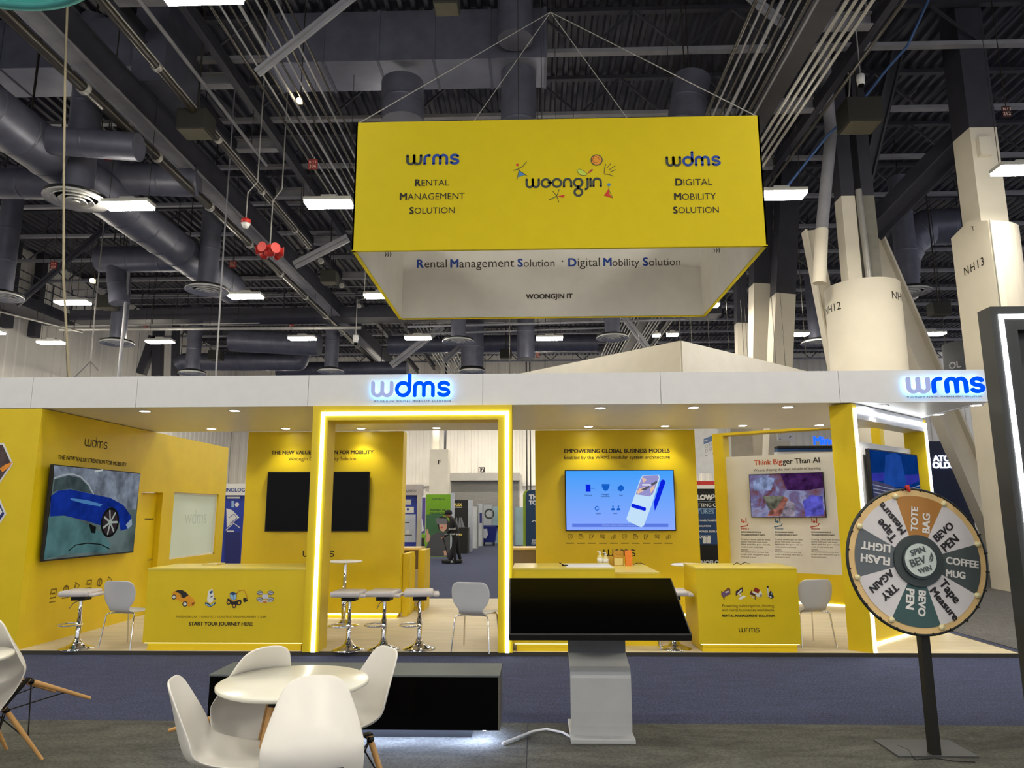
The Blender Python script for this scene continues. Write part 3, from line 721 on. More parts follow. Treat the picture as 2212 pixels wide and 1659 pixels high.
# ------------------------------------------------------------------ teal ring sign at the top left
c = onZ(78, 16, 6.2); R = 1.15
t = thing('ring_banner', 'teal round hanging banner cut by the top left corner', 'hanging sign', (c.x, c.y - R, 6.2))
TEAL = mat('teal_fabric', (104, 214, 208), .9, var=.05, bump=.1, bscale=300)
MB().lathe((c.x, c.y - R, 6.2), [(R, 0), (R, 1.2), (R - .03, 1.2), (R - .03, 0)], TEAL, 64, close=True).build('fabric_band', t)
MB().lathe((c.x, c.y - R, 6.2), [(R + .012, -.03), (R + .012, .02), (R - .045, .02), (R - .045, -.03)], mat('teal_hem', (84, 170, 172), .8), 64, close=True).build('hem_tube', t)
for a in (.6, 2.4, 4.2): MB().tube([(c.x + R * math.cos(a), c.y - R + R * math.sin(a), 7.4), (c.x, c.y - R, 10.5)], .008, PIPE, 5).build('hanger_wire', t)
# ------------------------------------------------------------------ hanging yellow sign
YS = 8.3
fS = FY(YS)
xl = (fS.px(770, 262)[0] + fS.px(760, 539)[0]) / 2; xr_ = (fS.px(1640, 252)[0] + fS.px(1658, 530)[0]) / 2
zb = (fS.px(760, 539)[1] + fS.px(1658, 530)[1]) / 2; zt = (fS.px(770, 262)[1] + fS.px(1640, 252)[1]) / 2
yb = (onZ(865, 690, zb).y + onZ(1525, 682, zb).y) / 2
hs = thing('hanging_sign', 'large yellow four-sided fabric sign with white inside, hanging over the booth', 'hanging sign', ((xl + xr_) / 2, (YS + yb) / 2, zb))
def panel(fr, a0, a1, nm):
    b = MB()
    b.obox(fr, a0, a1, zb, zt, -.02, 0, YELB)
    b.obox(fr, a0 + .02, a1 - .02, zb + .004, zt - .004, -.045, -.02, WFAB)
    b.obox(fr, a0, a1, zb - .012, zb, -.045, .001, YELB)
    return b.build(nm, hs)
panel(fS, xl, xr_, 'front_panel')
panel(Frame((0, yb, 0), (-1, 0, 0), (0, 0, 1)), -xr_, -xl, 'back_panel')
panel(Frame((xl, 0, 0), (0, -1, 0), (0, 0, 1)), -yb, -YS, 'side_panel')
panel(Frame((xr_, 0, 0), (0, 1, 0), (0, 0, 1)), YS, yb, 'side_panel')
sg1, sb1 = mat('sign_grey_letter', (52, 60, 56), .7), mat('sign_blue_letter', (20, 62, 150), .7)
def lg(b, fr, word, x0, x1, yb_, th, mats, off=.004, depth=0, xs=None, gap=.42):
    p, q = fr.px(x0, yb_), fr.px(x1, yb_)
    return b.logo(fr, word, p[0], (p[1] + q[1]) / 2, q[0] - p[0], th, mats, off, depth, gap, xs)
b = MB(); lg(b, fS, 'wrms', 880, 990, 354, .30, [sg1, sb1, sb1, sb1]); b.build('product_logo', hs)
b = MB(); lg(b, fS, 'wdms', 1441, 1555, 357, .30, [sg1, sb1, sb1, sb1]); b.build('product_logo', hs)
BK = mat('sign_black_letter', (24, 22, 14), .7)
def bt(b, fr, first, rest, x0, xm, x1, y, m1=BK, m2=BK, off=.004, bo=.035):
    p, q, r = fr.px(x0, y), fr.px(xm + 1.5, y), fr.px(x1, y); t0 = text_mesh(rest); k = (r[0] - q[0]) / (t0[3] - t0[2])
    b.text(fr, first, q[0] - k * .07, p[1], m1, size=k * 1.08, bold=bo, off=off, align='R'); b.text(fr, rest, q[0], p[1], m2, size=k, off=off)
for L in (('R', 'ENTAL', 898, 909, 970, 402), ('M', 'ANAGEMENT', 863, 879, 1004, 432), ('S', 'OLUTION', 884, 894, 982, 462)): b = MB(); bt(b, fS, *L); b.build('text_line', hs)
for L in (('D', 'IGITAL', 1463, 1475, 1539, 401), ('M', 'OBILITY', 1456, 1472, 1547, 432), ('S', 'OLUTION', 1453, 1464, 1553, 461)): b = MB(); bt(b, fS, *L); b.build('text_line', hs)
b = MB()
# company mark with its little drawings
gy = sg1
def g(x, y): return (1040 + x / 6.144, 310 + y / 6.144)
q0 = fS.px(*g(600, 575)); q1 = fS.px(*g(1585, 575))
b.logo(fS, 'woongjin', q0[0], (q0[1] + q1[1]) / 2, q1[0] - q0[0], .28, gy, .004, 0, .34)
b.stroke(fS, [fS.px(*g(890, 520)), fS.px(*g(930, 520))], .028, gy, .004); b.build('company_name', hs); b = MB()
blu, redm, grn, orn, olive, lime = mat('mark_blue', (70, 130, 186), .7), mat('mark_red', (196, 46, 30), .7), mat('mark_green', (70, 96, 40), .7), mat('mark_orange', (226, 150, 40), .7), mat('mark_olive', (110, 112, 40), .7), mat('mark_lime', (186, 206, 70), .7)
gp = lambda L: [g(*p) for p in L]
b.ppx(fS, gp([(502, 365), (585, 415), (487, 450)]), blu, .005)
b.spx(fS, gp([(430, 358), (490, 340), (550, 305), (598, 245)]), 2.2, olive, .005); b.spx(fS, gp([(500, 360), (470, 480)]), 1.3, gy, .006); b.spx(fS, gp([(502, 362), (605, 432)]), 1.3, gy, .006); b.spx(fS, gp([(490, 310), (500, 362)]), 1, gy, .006)
k = fS.px(*g(476, 285)); b.disc(fS, k[0], k[1], .017, redm, .005); b.build('dancing_figure_drawing', hs); b = MB()
k = fS.px(*g(1528, 222)); b.disc(fS, k[0], k[1], .07, orn, .005, 28); b.ringsec(fS, k[0], k[1], .062, .074, 0, 6.28, gy, .006, 32); b.ringsec(fS, k[0] - .008, k[1] + .004, .036, .044, 0, 5.2, mat('mark_brown', (150, 80, 30), .7), .006, 24); b.build('sun_drawing', hs); b = MB()
b.ppx(fS, gp([(1268, 352), (1300, 340), (1350, 360), (1400, 400), (1385, 425), (1330, 425), (1285, 395)]), lime, .005); b.spx(fS, gp([(1268, 352), (1300, 340), (1350, 360), (1400, 400), (1385, 425), (1330, 425), (1285, 395), (1268, 352)]), .9, gy, .006)
b.ppx(fS, gp([(1405, 405), (1440, 355), (1475, 338), (1480, 355), (1440, 385)]), mat('mark_crimson', (170, 50, 70), .7), .005); b.build('sprout_drawing', hs); b = MB()
for L in ([(1650, 275), (1632, 330), (1628, 395), (1640, 412), (1690, 412), (1752, 436)], [(1712, 272), (1665, 330)], [(1775, 298), (1688, 356)], [(1778, 350), (1705, 382)]): b.spx(fS, gp(L), 1.3, gy, .005)
b.build('hand_drawing', hs); b = MB()
for L in ([(1000, 700), (945, 632)], [(1000, 700), (1030, 615)], [(1000, 700), (1028, 782)]): b.spx(fS, gp(L), 1.3, gy, .005)
b.spx(fS, gp([(1000, 700), (905, 746)]), 2.2, olive, .005); b.ppx(fS, gp([(1010, 700), (1110, 682), (1085, 722)]), redm, .005); b.build('star_drawing', hs); b = MB()
b.ppx(fS, gp([(1690, 600), (1625, 692), (1740, 728), (1700, 680)]), redm, .005); b.spx(fS, gp([(1690, 570), (1692, 620), (1740, 722)]), 1.1, gy, .006); k = fS.px(*g(1692, 548)); b.disc(fS, k[0], k[1], .02, blu, .005)
b.build('red_figure_drawing', hs)
b = MB(); fI = FY(yb - .046)
def pxs(seq, y0, y1, xa, xb):
    for t_, x0, x1, bold in seq:
        y = y0 + (y1 - y0) * (x0 - xa) / (xb - xa)
        if bold: p = fI.px(x1 + 1.5, y); b.text(fI, t_, p[0], p[1], sb1, size=.2, bold=.03, off=.003, align='R'); continue
        b.tpx(fI, t_, x0, x1, y, sb1 if bold else mat('inside_letter', (58, 52, 46), .8), bold=.03 if bold else -.004, off=.003)
pxs([('R', 902, 914, 1), ('ental', 917, 965, 0), ('M', 972, 989, 1), ('anagement', 992, 1111, 0), ('S', 1117, 1128, 1), ('olution', 1131, 1198, 0), ('·', 1213, 1217, 0),
     ('D', 1232, 1244, 1), ('igital', 1248, 1296, 0), ('M', 1303, 1320, 1), ('obility', 1323, 1381, 0), ('S', 1388, 1399, 1), ('olution', 1402, 1470, 0)], 578, 573, 902, 1470); b.build('inside_headline', hs); b = MB()
b.tpx(fI, 'WOONGJIN IT', 1136, 1237, 645, mat('inside_letter', (58, 52, 46), .8), bold=.03, off=.003)
b.build('inside_company_name', hs)
apex = V(((xl + xr_) / 2, (YS + yb) / 2, onY(1195, -45, YS + .6).z + .25))
for x, y in ((xl, YS), (xr_, YS), (xl, yb), (xr_, yb)):
    MB().tube([(x + (.02 if x < 0 else -.02), y + (.02 if y < 9 else -.02), zt), apex], .007, PIPE, 5).build('bridle_cable', hs)
for dx in (-.5, -.15, 0, .06): MB().tube([((xl + xr_) / 2 + dx, (YS + yb) / 2, (apex.z if dx == 0 else zt - .1)), ((xl + xr_) / 2 + dx * 1.02, (YS + yb) / 2, 12.995)], .006, PIPED, 5).build('hoist_cable', hs)
for px_, py_ in ((836, 545), (1551, 541)):
    k = fS.px(px_, py_); e = MB()
    for d in (-.03, 0, .03): e.tube([(k[0] + d, YS + .06, zb + .02), (k[0] + d, YS + .06, zb - .07), (k[0] + d + .012, YS + .06, zb - .03)], .004, BLKM, 5)
    e.build('tension_clip', hs)
# ------------------------------------------------------------------ white gable (rotated square hanging sign)
YG = 14.5
cg = onY(1470, 736, YG); S = 5.2; zt_ = cg.z; zb_ = zt_ - 1.15
u1, u2 = V((-.70, .714, 0)), V((.745, .667, 0))
gs = thing('square_hanging_sign', 'plain white square hanging sign seen corner-on behind the canopy', 'hanging sign', (cg.x, YG, zb_))
cc = V((cg.x, YG, 0))
for o_, u_, nm in ((cc, u1, 'side_panel'), (cc, u2, 'side_panel'), (cc + u1 * S, u2, 'side_panel'), (cc + u2 * S, u1, 'side_panel')):
    f_ = Frame(o_, u_, (0, 0, 1)); MB().obox(f_, 0.01, S - .01, zb_, zt_, -.02, .02, WFAB).build(nm, gs)
for k in ((0, 0), (1, 0), (0, 1), (1, 1)):
    p = cc + u1 * S * k[0] + u2 * S * k[1]; MB().tube([(p.x, p.y, zt_), (p.x, p.y, 12.9)], .008, PIPED, 5).build('hanger_wire', gs)
# ------------------------------------------------------------------ columns on the right
Yn = 15.2
A_, B_, C_ = onY(2064, 600, 15.75), onY(2152, 600, 14.35), onY(2207, 600, 14.95)
zc0, zc1 = onY(2064, 515, 15.75).z, onY(2152, 474, 14.35).z
prof = [(A_.x, A_.y)] + [(A_.x + (B_.x - A_.x) * k, A_.y + (B_.y - A_.y) * k) for k in (.5, .97)]
prof += [(B_.x + (C_.x - B_.x) * math.sin(math.radians(a)), C_.y - (C_.y - B_.y) * math.cos(math.radians(a))) for a in range(10, 91, 10)] + [(C_.x, 15.9), (A_.x + .3, 16.1)]
n = len(prof); nb = MB()
tops = [zc0, zc0 + .12, zc1] + [zc1 - .02] * (n - 3)
vs = [(x, y, 0) for x, y in prof] + [(p[0], p[1], z) for p, z in zip(prof, tops)]
nb.add(vs, [(i, (i + 1) % n, n + (i + 1) % n, n + i) for i in range(n)] + [tuple(range(n, 2 * n))], COLW)
xa5, xb5 = onY(2097, 300, Yn - .3).x, onY(2156, 300, Yn - .3).x
zsp = onY(2120, 275, Yn - .3).z
nb.box(xa5, xb5, Yn - .3, Yn + .34, min(zc0, zc1) - .4, zsp, COLW)
nb.box(xa5, xb5, Yn - .3, Yn + .34, zsp, 13.05, STEELD)
nb.tube([(B_.x + .01, B_.y - .004, 0), (B_.x + .01, B_.y - .004, zc1)], .012, mat('grey_column', (128, 126, 118), .8), 6)
f3 = Frame((A_.x, A_.y, 0), (B_.x - A_.x, B_.y - A_.y, 0), (0, 0, 1))
nb.tpx(f3, 'NH13', 2083, 2128, 584, INK, bold=.005, spacing=1.25, off=.006)
f4 = FY(Yn - .31); nb.tpx(f4, 'T', 2098, 2106, 498, INK, off=.004)
nb.obox(f4, f4.px(2112, 340)[0], f4.px(2137, 340)[0], f4.px(2112, 340)[1], f4.px(2112, 301)[1], 0, .12, COLW)
nb.build('column', label='white boxed column marked NH13 at the right, dark above', cat='column', kind='structure')
Yr = 17.0
cr = onY(1868, 700, Yr); rr = 150 * Yr / FPX / 2 * 1.02
ztop = onY(1868, 598, Yr - rr).z
rb = MB().lathe((cr.x, Yr, 0), [(rr, 0), (rr, ztop), (rr - .06, ztop), (rr - .06, ztop - .2)], COLW, 48)
for k, (dx, m_) in enumerate(((-.2, COLW), (.08, PIPE), (.22, COLD))):
    pass
zs1 = onY(1850, 430, Yr).z
rb.box(cr.x - .38, cr.x - .05, Yr - .2, Yr + .2, ztop - .3, zs1, COLW); rb.box(cr.x - .38, cr.x - .05, Yr - .2, Yr + .2, zs1, 12.9, STEELD)
rb.box(cr.x + .12, cr.x + .42, Yr - .2, Yr + .2, ztop - .3, zs1, mat('grey_column', (128, 126, 118), .8)); rb.box(cr.x + .12, cr.x + .42, Yr - .2, Yr + .2, zs1, 12.9, STEELD)
fr_ = Frame((cr.x - rr * .9, Yr - rr * .46, 0), (.42, -.86, 0), (0, 0, 1))
zt6 = onY(1810, 668, Yr - .4).z; rb.ctext((cr.x, Yr), rr, 'NH12', -171, zt6, .27, INK)
fr2 = Frame((cr.x + rr * .8, Yr - rr * .62, 0), (.5, .86, 0), (0, 0, 1))
rb.ctext((cr.x, Yr), rr, 'NH12', -46, onY(1930, 655, Yr - .4).z, .27, INK)
rb.build('round_column', label='thick round white column marked H12 behind the canopy, steel rising from its top', cat='column', kind='structure')
MB().tube([(cr.x + .08, Yr - .26, ztop - .1), (cr.x + .02, Yr - .26, onY(1855, 420, Yr).z)], .075, PIPE, 12).build('riser_pipe', label='pale riser pipe strapped to the steel above the round column', cat='pipe')
pp = onY(1772, 600, Yr - .6)
a1, a2, a3 = onY(1770, 612, Yr - .6), onY(1775, 496, Yr - .6), onY(1795, 290, Yr - .6)
MB().tube([a1, a2], .15, COLW, 14).tube([a2, a3, a3 + V((0.0, 0, 3))], .14, STEELG, 14).build('riser_pipe', label='white and dark riser pipe left of the round column', cat='pipe')
def ibrace(x0, y0, x1, y1, Y0, Y1, wd, lab, m=COLW, ext=0.0, name='brace_column'):
    p, q = onY(x0, y0, Y0), onY(x1, y1, Y1); d = q - p
    b = MB().ibeam(p - d * ext, q, wd * .8, wd, m, .05, up=(1, 0, .2)); b.build(name, label=lab, cat='brace', kind='structure')
ibrace(1815, 830, 1750, 498, 17.9, 17.9, .36, 'white slanting I-beam left of the round column')
ibrace(2196, 1250, 1868, 490, 18.4, 18.4, .56, 'big white slanting I-beam passing behind the canopy to the floor at right')
ibrace(1880, 500, 2085, 290, 17.6, 16.2, .55, 'dark slanting beam between the two big columns', STEELD)
ibrace(1862, 420, 1940, 95, 17.2, 16.5, .3, 'thin dark slanting beam above the round column', STEELD)
for x0, y0, x1, y1, ys, wd, Y, lab in ((1604, 830, 1597, 560, 700, .36, 24, 'white post nearest the hanging sign, half hidden by the gable'),
                                    (1640, 830, 1643, 540, 618, .56, 22, 'white post with dark top, middle of the three'),
                                    (1682, 830, 1697, 500, 640, .58, 21, 'white leaning post with dark top, left of the round column')):
    p, q = onY(x0, y0, Y), onY(x1, y1, Y); m_ = onY((x0 * (ys - y1) + x1 * (y0 - ys)) / (y0 - y1), ys, Y)
    b = MB().bar(p + (p - m_) * 2.0, m_, wd, wd, COLW, up=(0, 1, 0)); b.bar(m_, q + (q - m_) * 3, wd, wd, STEELD, up=(0, 1, 0))
    b.build('post_column', label=lab, cat='column', kind='structure')
# ------------------------------------------------------------------ the booth
PZ = .04
fF = FY(F)
XL = onY(78, 1000, F).x            # left wing wall
XR = onY(2205, 1408, F).x          # right end of the platform
XC = onY(2143, 878, F).x           # right end of the canopy
ZS = (fF.px(300, 879)[1] + fF.px(1600, 872)[1]) / 2      # soffit / fascia bottom
ZF = (fF.px(300, 815)[1] + fF.px(1600, 801)[1]) / 2      # fascia top
YC = onZ(1000, 930, ZS).y          # back edge of the soffit
YP = onZ(1000, 1293, PZ).y         # back edge of the platform
XLL = XL - 3.2
b = MB(); b.box(XLL, XR, F, YP, .006, PZ, PLANK)
pl = thing('booth_platform', 'pale wood-look platform floor of the yellow booth', 'platform', (0, F, 0))
b.build('deck', pl)
MB().box(XLL, XR + .02, F - .012, F, .0, PZ + .004, mat('platform_edge', (58, 54, 48), .5)).build('edge_trim', pl)
MB().box(XR, XR + .02, F, YP, 0, PZ + .004, mat('platform_edge', (58, 54, 48), .5)).build('edge_trim', pl)
# canopy
cp = thing('canopy', 'white flat canopy with a long fascia over the whole booth front', 'canopy', (0, F, ZS))
MB().box(XLL, XC, F + .05, YC, ZS + .004, ZS + .1, SOFF).build('soffit', cp)
seams = [onY(p, 840, F).x for p in (70, 296, 666, 1043, 1427, 1813)]
xs2 = [XLL] + seams + [XC]
for i in range(len(xs2) - 1):
    MB().box(xs2[i] + .003, xs2[i + 1] - .003, F, F + .05, ZS, ZF, WHT).build('fascia_panel', cp)
MB().box(XC - .05, XC, F + .05, YC, ZS, ZF, WHT).build('end_fascia', cp)
MB().box(XLL, XC - .06, YC - .05, YC, ZS + .1, ZF, WHT).build('rear_fascia', cp)
def lit_sign(word, x0, x1, ybase, sub, sx0, sx1, sy):
    fr = FY(F); p, q = fr.px(x0, ybase), fr.px(x1, ybase)
    wd = q[0] - p[0]; th = .28
    LBLU = _M.get('lit_blue_letter') or emit('lit_blue_letter', (0, 74, 225), 1.0)
    LGRY = _M.get('lit_grey_letter') or emit('lit_grey_letter', (150, 158, 198), 1.0)
    HALO = _M.get('halo_led') or emit('halo_led', (120, 200, 255), 10.0)
    names = ['grey lit letter'] + ['blue lit letter'] * 3
    adv = sum(LET[c][1] for c in word) + .42 * (len(word) - 1); k = wd / adv; x = 0
    for i, ch in enumerate(word):
        st, w_ = LET[ch]; b = MB(); h = MB()
        for path in st:
            pts = [(p[0] + (x + a) * k, (p[1] + q[1]) / 2 + c * k) for a, c in path]
            b.stroke(fr, pts, th * k, LBLU if i else LGRY, .085, .03)
            h.stroke(fr, pts, th * k * .7, HALO, .05, 0)
        o = b.build('letter', cp, label=names[i]); h.build('halo_strip', o); x += w_ + .42
    s = MB(); s.tpx(fr, sub, sx0, sx1, sy, INK, bold=.012, spacing=1.5, off=.004); s.build('tagline', cp)
lit_sign('wdms', 808, 971, 856, 'WOONGJIN DIGITAL MOBILITY SOLUTION', 807, 973, 868.5)
lit_sign('wrms', 1957, 2117, 848, 'WOONGJIN RENTAL MANAGEMENT SOLUTION', 1958, 2121, 858.5)
# downlights
def downlight(px, py, lab):
    c = onZ(px, py, ZS)
    t = thing('downlight', lab, 'downlight', tuple(c), 'canopy downlights')
    MB().lathe((c.x, c.y, ZS), [(.062, 0), (.085, -.002), (.085, .006), (.062, .006)], WHT, 24, close=True).build('trim_ring', t)
    MB().lathe((c.x, c.y, ZS), [(.06, .0), (0, .0)], DOWN, 20).build('lens', t)
    ld = bpy.data.lights.new('spot', 'SPOT'); ld.energy = SPOT; ld.spot_size = math.radians(105); ld.spot_blend = .6; ld.color = (1, .95, .84); ld.shadow_soft_size = .06
    lo = bpy.data.objects.new('downlight_beam', ld); COL.objects.link(lo); lo.parent = t; lo.location = (0, 0, -.02)
W9 = ['first', 'second', 'third', 'fourth', 'fifth', 'sixth', 'seventh', 'eighth']
for i, (px, py) in enumerate(((313, 889), (507, 888), (1297, 882), (1498, 881), (1702, 880), (1904, 877), (2108, 876))):
    downlight(px, py, '%s recessed downlight from the left in the front row under the canopy' % W9[i])
for i, (px, py) in enumerate(((457, 927), (617, 926), (780, 926), (943, 925), (1271, 922), (1437, 921), (1604, 920), (1770, 919))):
    downlight(px, py, '%s recessed downlight from the left in the rear row under the canopy' % W9[i])
downlight(2026, 896, 'recessed downlight nearest the corner over the diagonal wall')
# left wing wall and front return panel
fX = FXp(XL)
ZW = ZS - .006
yl1 = fX.px(494, 968)[0]
YL0 = F + .1
lw = thing('wing_wall', 'long yellow side wall carrying the car screen, with a door and frosted window', 'booth wall', (XL, F, PZ), kind='thing')
d0, d1 = fX.px(307, 1062), fX.px(352, 1068)          # door
w0, w1 = fX.px(377, 1063), fX.px(473, 1069)          # window top
w2 = fX.px(372, 1208)
ya, yb2 = YL0, yl1
b = MB()
dw0, dw1 = d0[0], d1[0]
dtop = d0[1]
wz1 = w0[1]; wz0 = w2[1]
WT = .14
def wp(y0, y1, z0, z1): b.box(XL - WT, XL, y0, y1, z0, z1, YEL)
wp(ya, dw0, PZ, ZW); wp(dw0, dw1, dtop, ZW); wp(dw1, w0[0], PZ, ZW); wp(w0[0], w1[0], PZ, wz0); wp(w0[0], w1[0], wz1, ZW); wp(w1[0], yb2, PZ, ZW)
b.build('panel', lw)
dr = MB().box(XL - WT + .02, XL - WT + .05, dw0 + .01, dw1 - .01, PZ, dtop - .01, YEL).build('door', lw)
h_ = fX.px(346, 1207)
MB().tube([(XL - WT + .05, dw1 - .12, h_[1]), (XL - WT + .12, dw1 - .12, h_[1]), (XL - WT + .12, dw1 - .26, h_[1])], .012, CHROME, 8).build('handle', dr, label='chrome handle')
sb = MB(); fD = FXp(XL - WT + .05); sb.tpx(fD, 'MEETING ROOM', 312, 331, 1123, INK, bold=.03, off=.003); sb.build('door_lettering', dr)
FROST = mat('frosted_glass', (236, 250, 246), .85, var=.02, scale=2, spec=.2)
_b = FROST.node_tree.nodes['Principled BSDF']; _b.inputs['Transmission Weight'].default_value = .3
MB().box(XL - .08, XL - .05, w0[0], w1[0], wz0, wz1, FROST).build('frosted_pane', lw)
b = MB(); fw = FXp(XL - .049)
b.tpx(fw, 'wdms', 398, 445, 1131, mat('frost_ink', (206, 222, 220), .6), bold=0, off=.002)
for y0, y1, z0, z1 in ((w0[0], w1[0], wz1 - .03, wz1), (w0[0], w1[0], wz0, wz0 + .03), (w0[0], w0[0] + .03, wz0, wz1), (w1[0] - .03, w1[0], wz0, wz1)): b.box(XL - .05, XL - .03, y0, y1, z0, z1, WHT)
b.build('window_frame', lw)
b = MB()
p, q = fX.px(183, 960), fX.px(231, 966)
b.logo(fX, 'wdms', p[0], (p[1] + q[1]) / 2 - .02, q[0] - p[0], .15, INK, .003, 0, .32)
p, q = fX.px(124, 990), fX.px(273, 1003)
b.build('logo', lw); b = MB()
b.text(fX, 'THE NEW VALUE CREATION FOR MOBILITY', p[0], (p[1] + q[1]) / 2 - .02, INK, width=q[0] - p[0], bold=.012, off=.003)
b.build('headline', lw)
IC = mat('icon_ink', (120, 96, 16), .7)
for i, (x, y) in enumerate(((115, 1282), (142, 1274), (167, 1266), (192, 1262), (215, 1258), (237, 1253))):
    b = MB(); a, c = fX.px(x, y); r = .05
    if i % 3 == 0: b.stroke(fX, [(a - r, c - r), (a + r, c - r), (a + r, c + r), (a - r, c + r), (a - r, c - .001)], .02, IC, .003); b.stroke(fX, [(a - r * .4, c), (a + r * .4, c)], .02, IC, .003)
    elif i % 3 == 1: b.stroke(fX, [(a + r * math.cos(t * .5), c + r * math.sin(t * .5)) for t in range(13)], .02, IC, .003); b.stroke(fX, [(a, c - r), (a, c + r)], .016, IC, .003)
    else: b.stroke(fX, [(a - r, c + r), (a + r, c), (a - r, c - r)], .02, IC, .003); b.stroke(fX, [(a - r, c - r), (a - r, c + r * .3)], .02, IC, .003)
    b.stroke(fX, [(a - .06, c - .1), (a + .06, c - .1)], .012, IC, .003)
    b.build('icon', lw)
# front return at the far left, with printed hexagons
fl = thing('front_panel_wall', 'yellow front panel at the left picture edge with printed hexagons', 'booth wall', ((XL + XLL) / 2, F, PZ), kind='thing')
MB().box(XLL, XL, F, F + .1, PZ, ZW, YEL).build('panel', fl)
b = MB()
HX = [mat('hex_dark_print', (72, 56, 56), .6, var=.5, scale=14), mat('hex_navy_print', (36, 40, 110), .6), mat('hex_pale_print', (225, 225, 228), .6), mat('hex_orange_print', (226, 140, 40), .6, var=.3, scale=10)]
def hexa(fr, cxp, cyp, r, m, off):
    a, c = fr.px(cxp, cyp); b.poly(fr, [(a + r * math.cos(math.radians(60 * i)), c + r * math.sin(math.radians(60 * i))) for i in range(6)], m, off)
hexa(fF, -22, 1002, .29, HX[2], .003); hexa(fF, -22, 1002, .265, HX[0], .005)
b.ppx(fF, [(0, 1012), (12, 1004), (27, 998), (22, 1008), (6, 1020)], HX[3], .007)
hexa(fF, -30, 1110, .25, HX[2], .003); hexa(fF, -30, 1110, .225, HX[1], .005); b.ppx(fF, [(-20, 1095), (2, 1098), (6, 1106), (-6, 1122), (-20, 1122)], HX[2], .007)
hexa(fF, -48, 1230, .27, HX[2], .003)
b.build('printed_hexagons', fl)
# car screen on the wing wall
XT = XL + .1
fT = FXp(XT)
c4 = [fT.px(*p) for p in ((119, 1004), (306, 1021), (287, 1195), (91, 1212))]
ta0, ta1 = (c4[0][0] + c4[3][0]) / 2, (c4[1][0] + c4[2][0]) / 2
tb1, tb0 = (c4[0][1] + c4[1][1]) / 2, (c4[2][1] + c4[3][1]) / 2
tv = thing('wall_tv', 'large wall TV showing a blue sports car, on the yellow side wall', 'television', (XL, (ta0 + ta1) / 2, tb0))
MB().box(XL + .05, XT - .004, ta0, ta1, tb0, tb1, BLKM).build('casing', tv, bevel=.006)
MB().box(XL, XL + .05, ta0 + .5, ta1 - .5, tb0 + .3, tb1 - .3, BLKM).build('wall_bracket', tv)
b = MB()
E = lambda n, c, s=.8, v=0.0, sc=3.0: emit('screen_' + n, c, s * (.5 if s < 1 else .75), v, sc)
b.poly(fT, [(ta0 + .02, tb0 + .02), (ta1 - .02, tb0 + .02), (ta1 - .02, tb1 - .02), (ta0 + .02, tb1 - .02)], E('road', (96, 112, 112), .9, .4, 2.2), -.002, 0)
def cx(L): return [(x / 3.19, 900 + y / 3.19) for x, y in L]
b.ppx(fT, cx([(372, 335), (970, 395), (935, 640), (830, 640), (640, 535), (560, 430), (375, 425)]), E('glass', (132, 142, 158), .9, .45, 5), 0)
b.ppx(fT, cx([(335, 690), (430, 680), (560, 720), (700, 800), (760, 880), (745, 930), (460, 945), (300, 985), (325, 800)]), E('puddle', (84, 124, 126), .8, .35, 3), .001)
CB = E('carblue', (24, 52, 150), .9, .3, 4)
b.ppx(fT, cx([(352, 545), (400, 510), (480, 500), (640, 535), (760, 560), (850, 610), (905, 690), (893, 768), (830, 787), (815, 700), (760, 620), (715, 660), (700, 752), (600, 720), (440, 682), (342, 688)]), CB, .002)
b.ppx(fT, cx([(362, 520), (378, 432), (470, 404), (552, 425), (610, 480), (625, 528), (480, 496), (400, 506)]), E('carwindow', (74, 90, 92), .8, .3, 6), .003)
b.spx(fT, cx([(372, 425), (430, 402), (500, 396), (555, 415), (605, 465), (643, 532)]), 2.2, E('chromeline', (190, 200, 205)), .004)
b.ppx(fT, cx([(480, 560), (600, 575), (705, 605), (690, 620), (580, 600), (490, 575)]), E('bluegleam', (90, 150, 215)), .003)
wc = fT.px(*cx([(757, 728)])[0]); wr = abs(fT.px(*cx([(757, 820)])[0])[1] - wc[1]); wa = abs(fT.px(*cx([(818, 728)])[0])[0] - wc[0])
b.disc(fT, wc[0], wc[1], wa, E('tyre', (28, 30, 30)), .004, 28, wr * 1.12); b.disc(fT, wc[0], wc[1], wa * .8, E('rimdark', (62, 50, 56)), .005, 28, wr * .92)
for i in range(7):
    a = i * 2 * math.pi / 7
    b.stroke(fT, [(wc[0], wc[1]), (wc[0] + wa * .76 * math.cos(a), wc[1] + wr * .88 * math.sin(a))], .03, E('spoke', (186, 196, 188)), .006)
b.ppx(fT, cx([(865, 745), (905, 700), (908, 745), (880, 775)]), E('grille', (170, 190, 210)), .004)
b.ppx(fT, cx([(610, 735), (660, 760), (655, 805), (625, 800)]), E('tyre', (28, 30, 30)), .004)
b.spx(fT, cx([(470, 925), (520, 885), (600, 872), (690, 880), (755, 912)]), 1.5, E('tyre', (28, 30, 30)), .004)
b.spx(fT, cx([(655, 378), (705, 368)]), 2.5, E('glow', (225, 232, 232)), .004)
b.build('screen', tv)
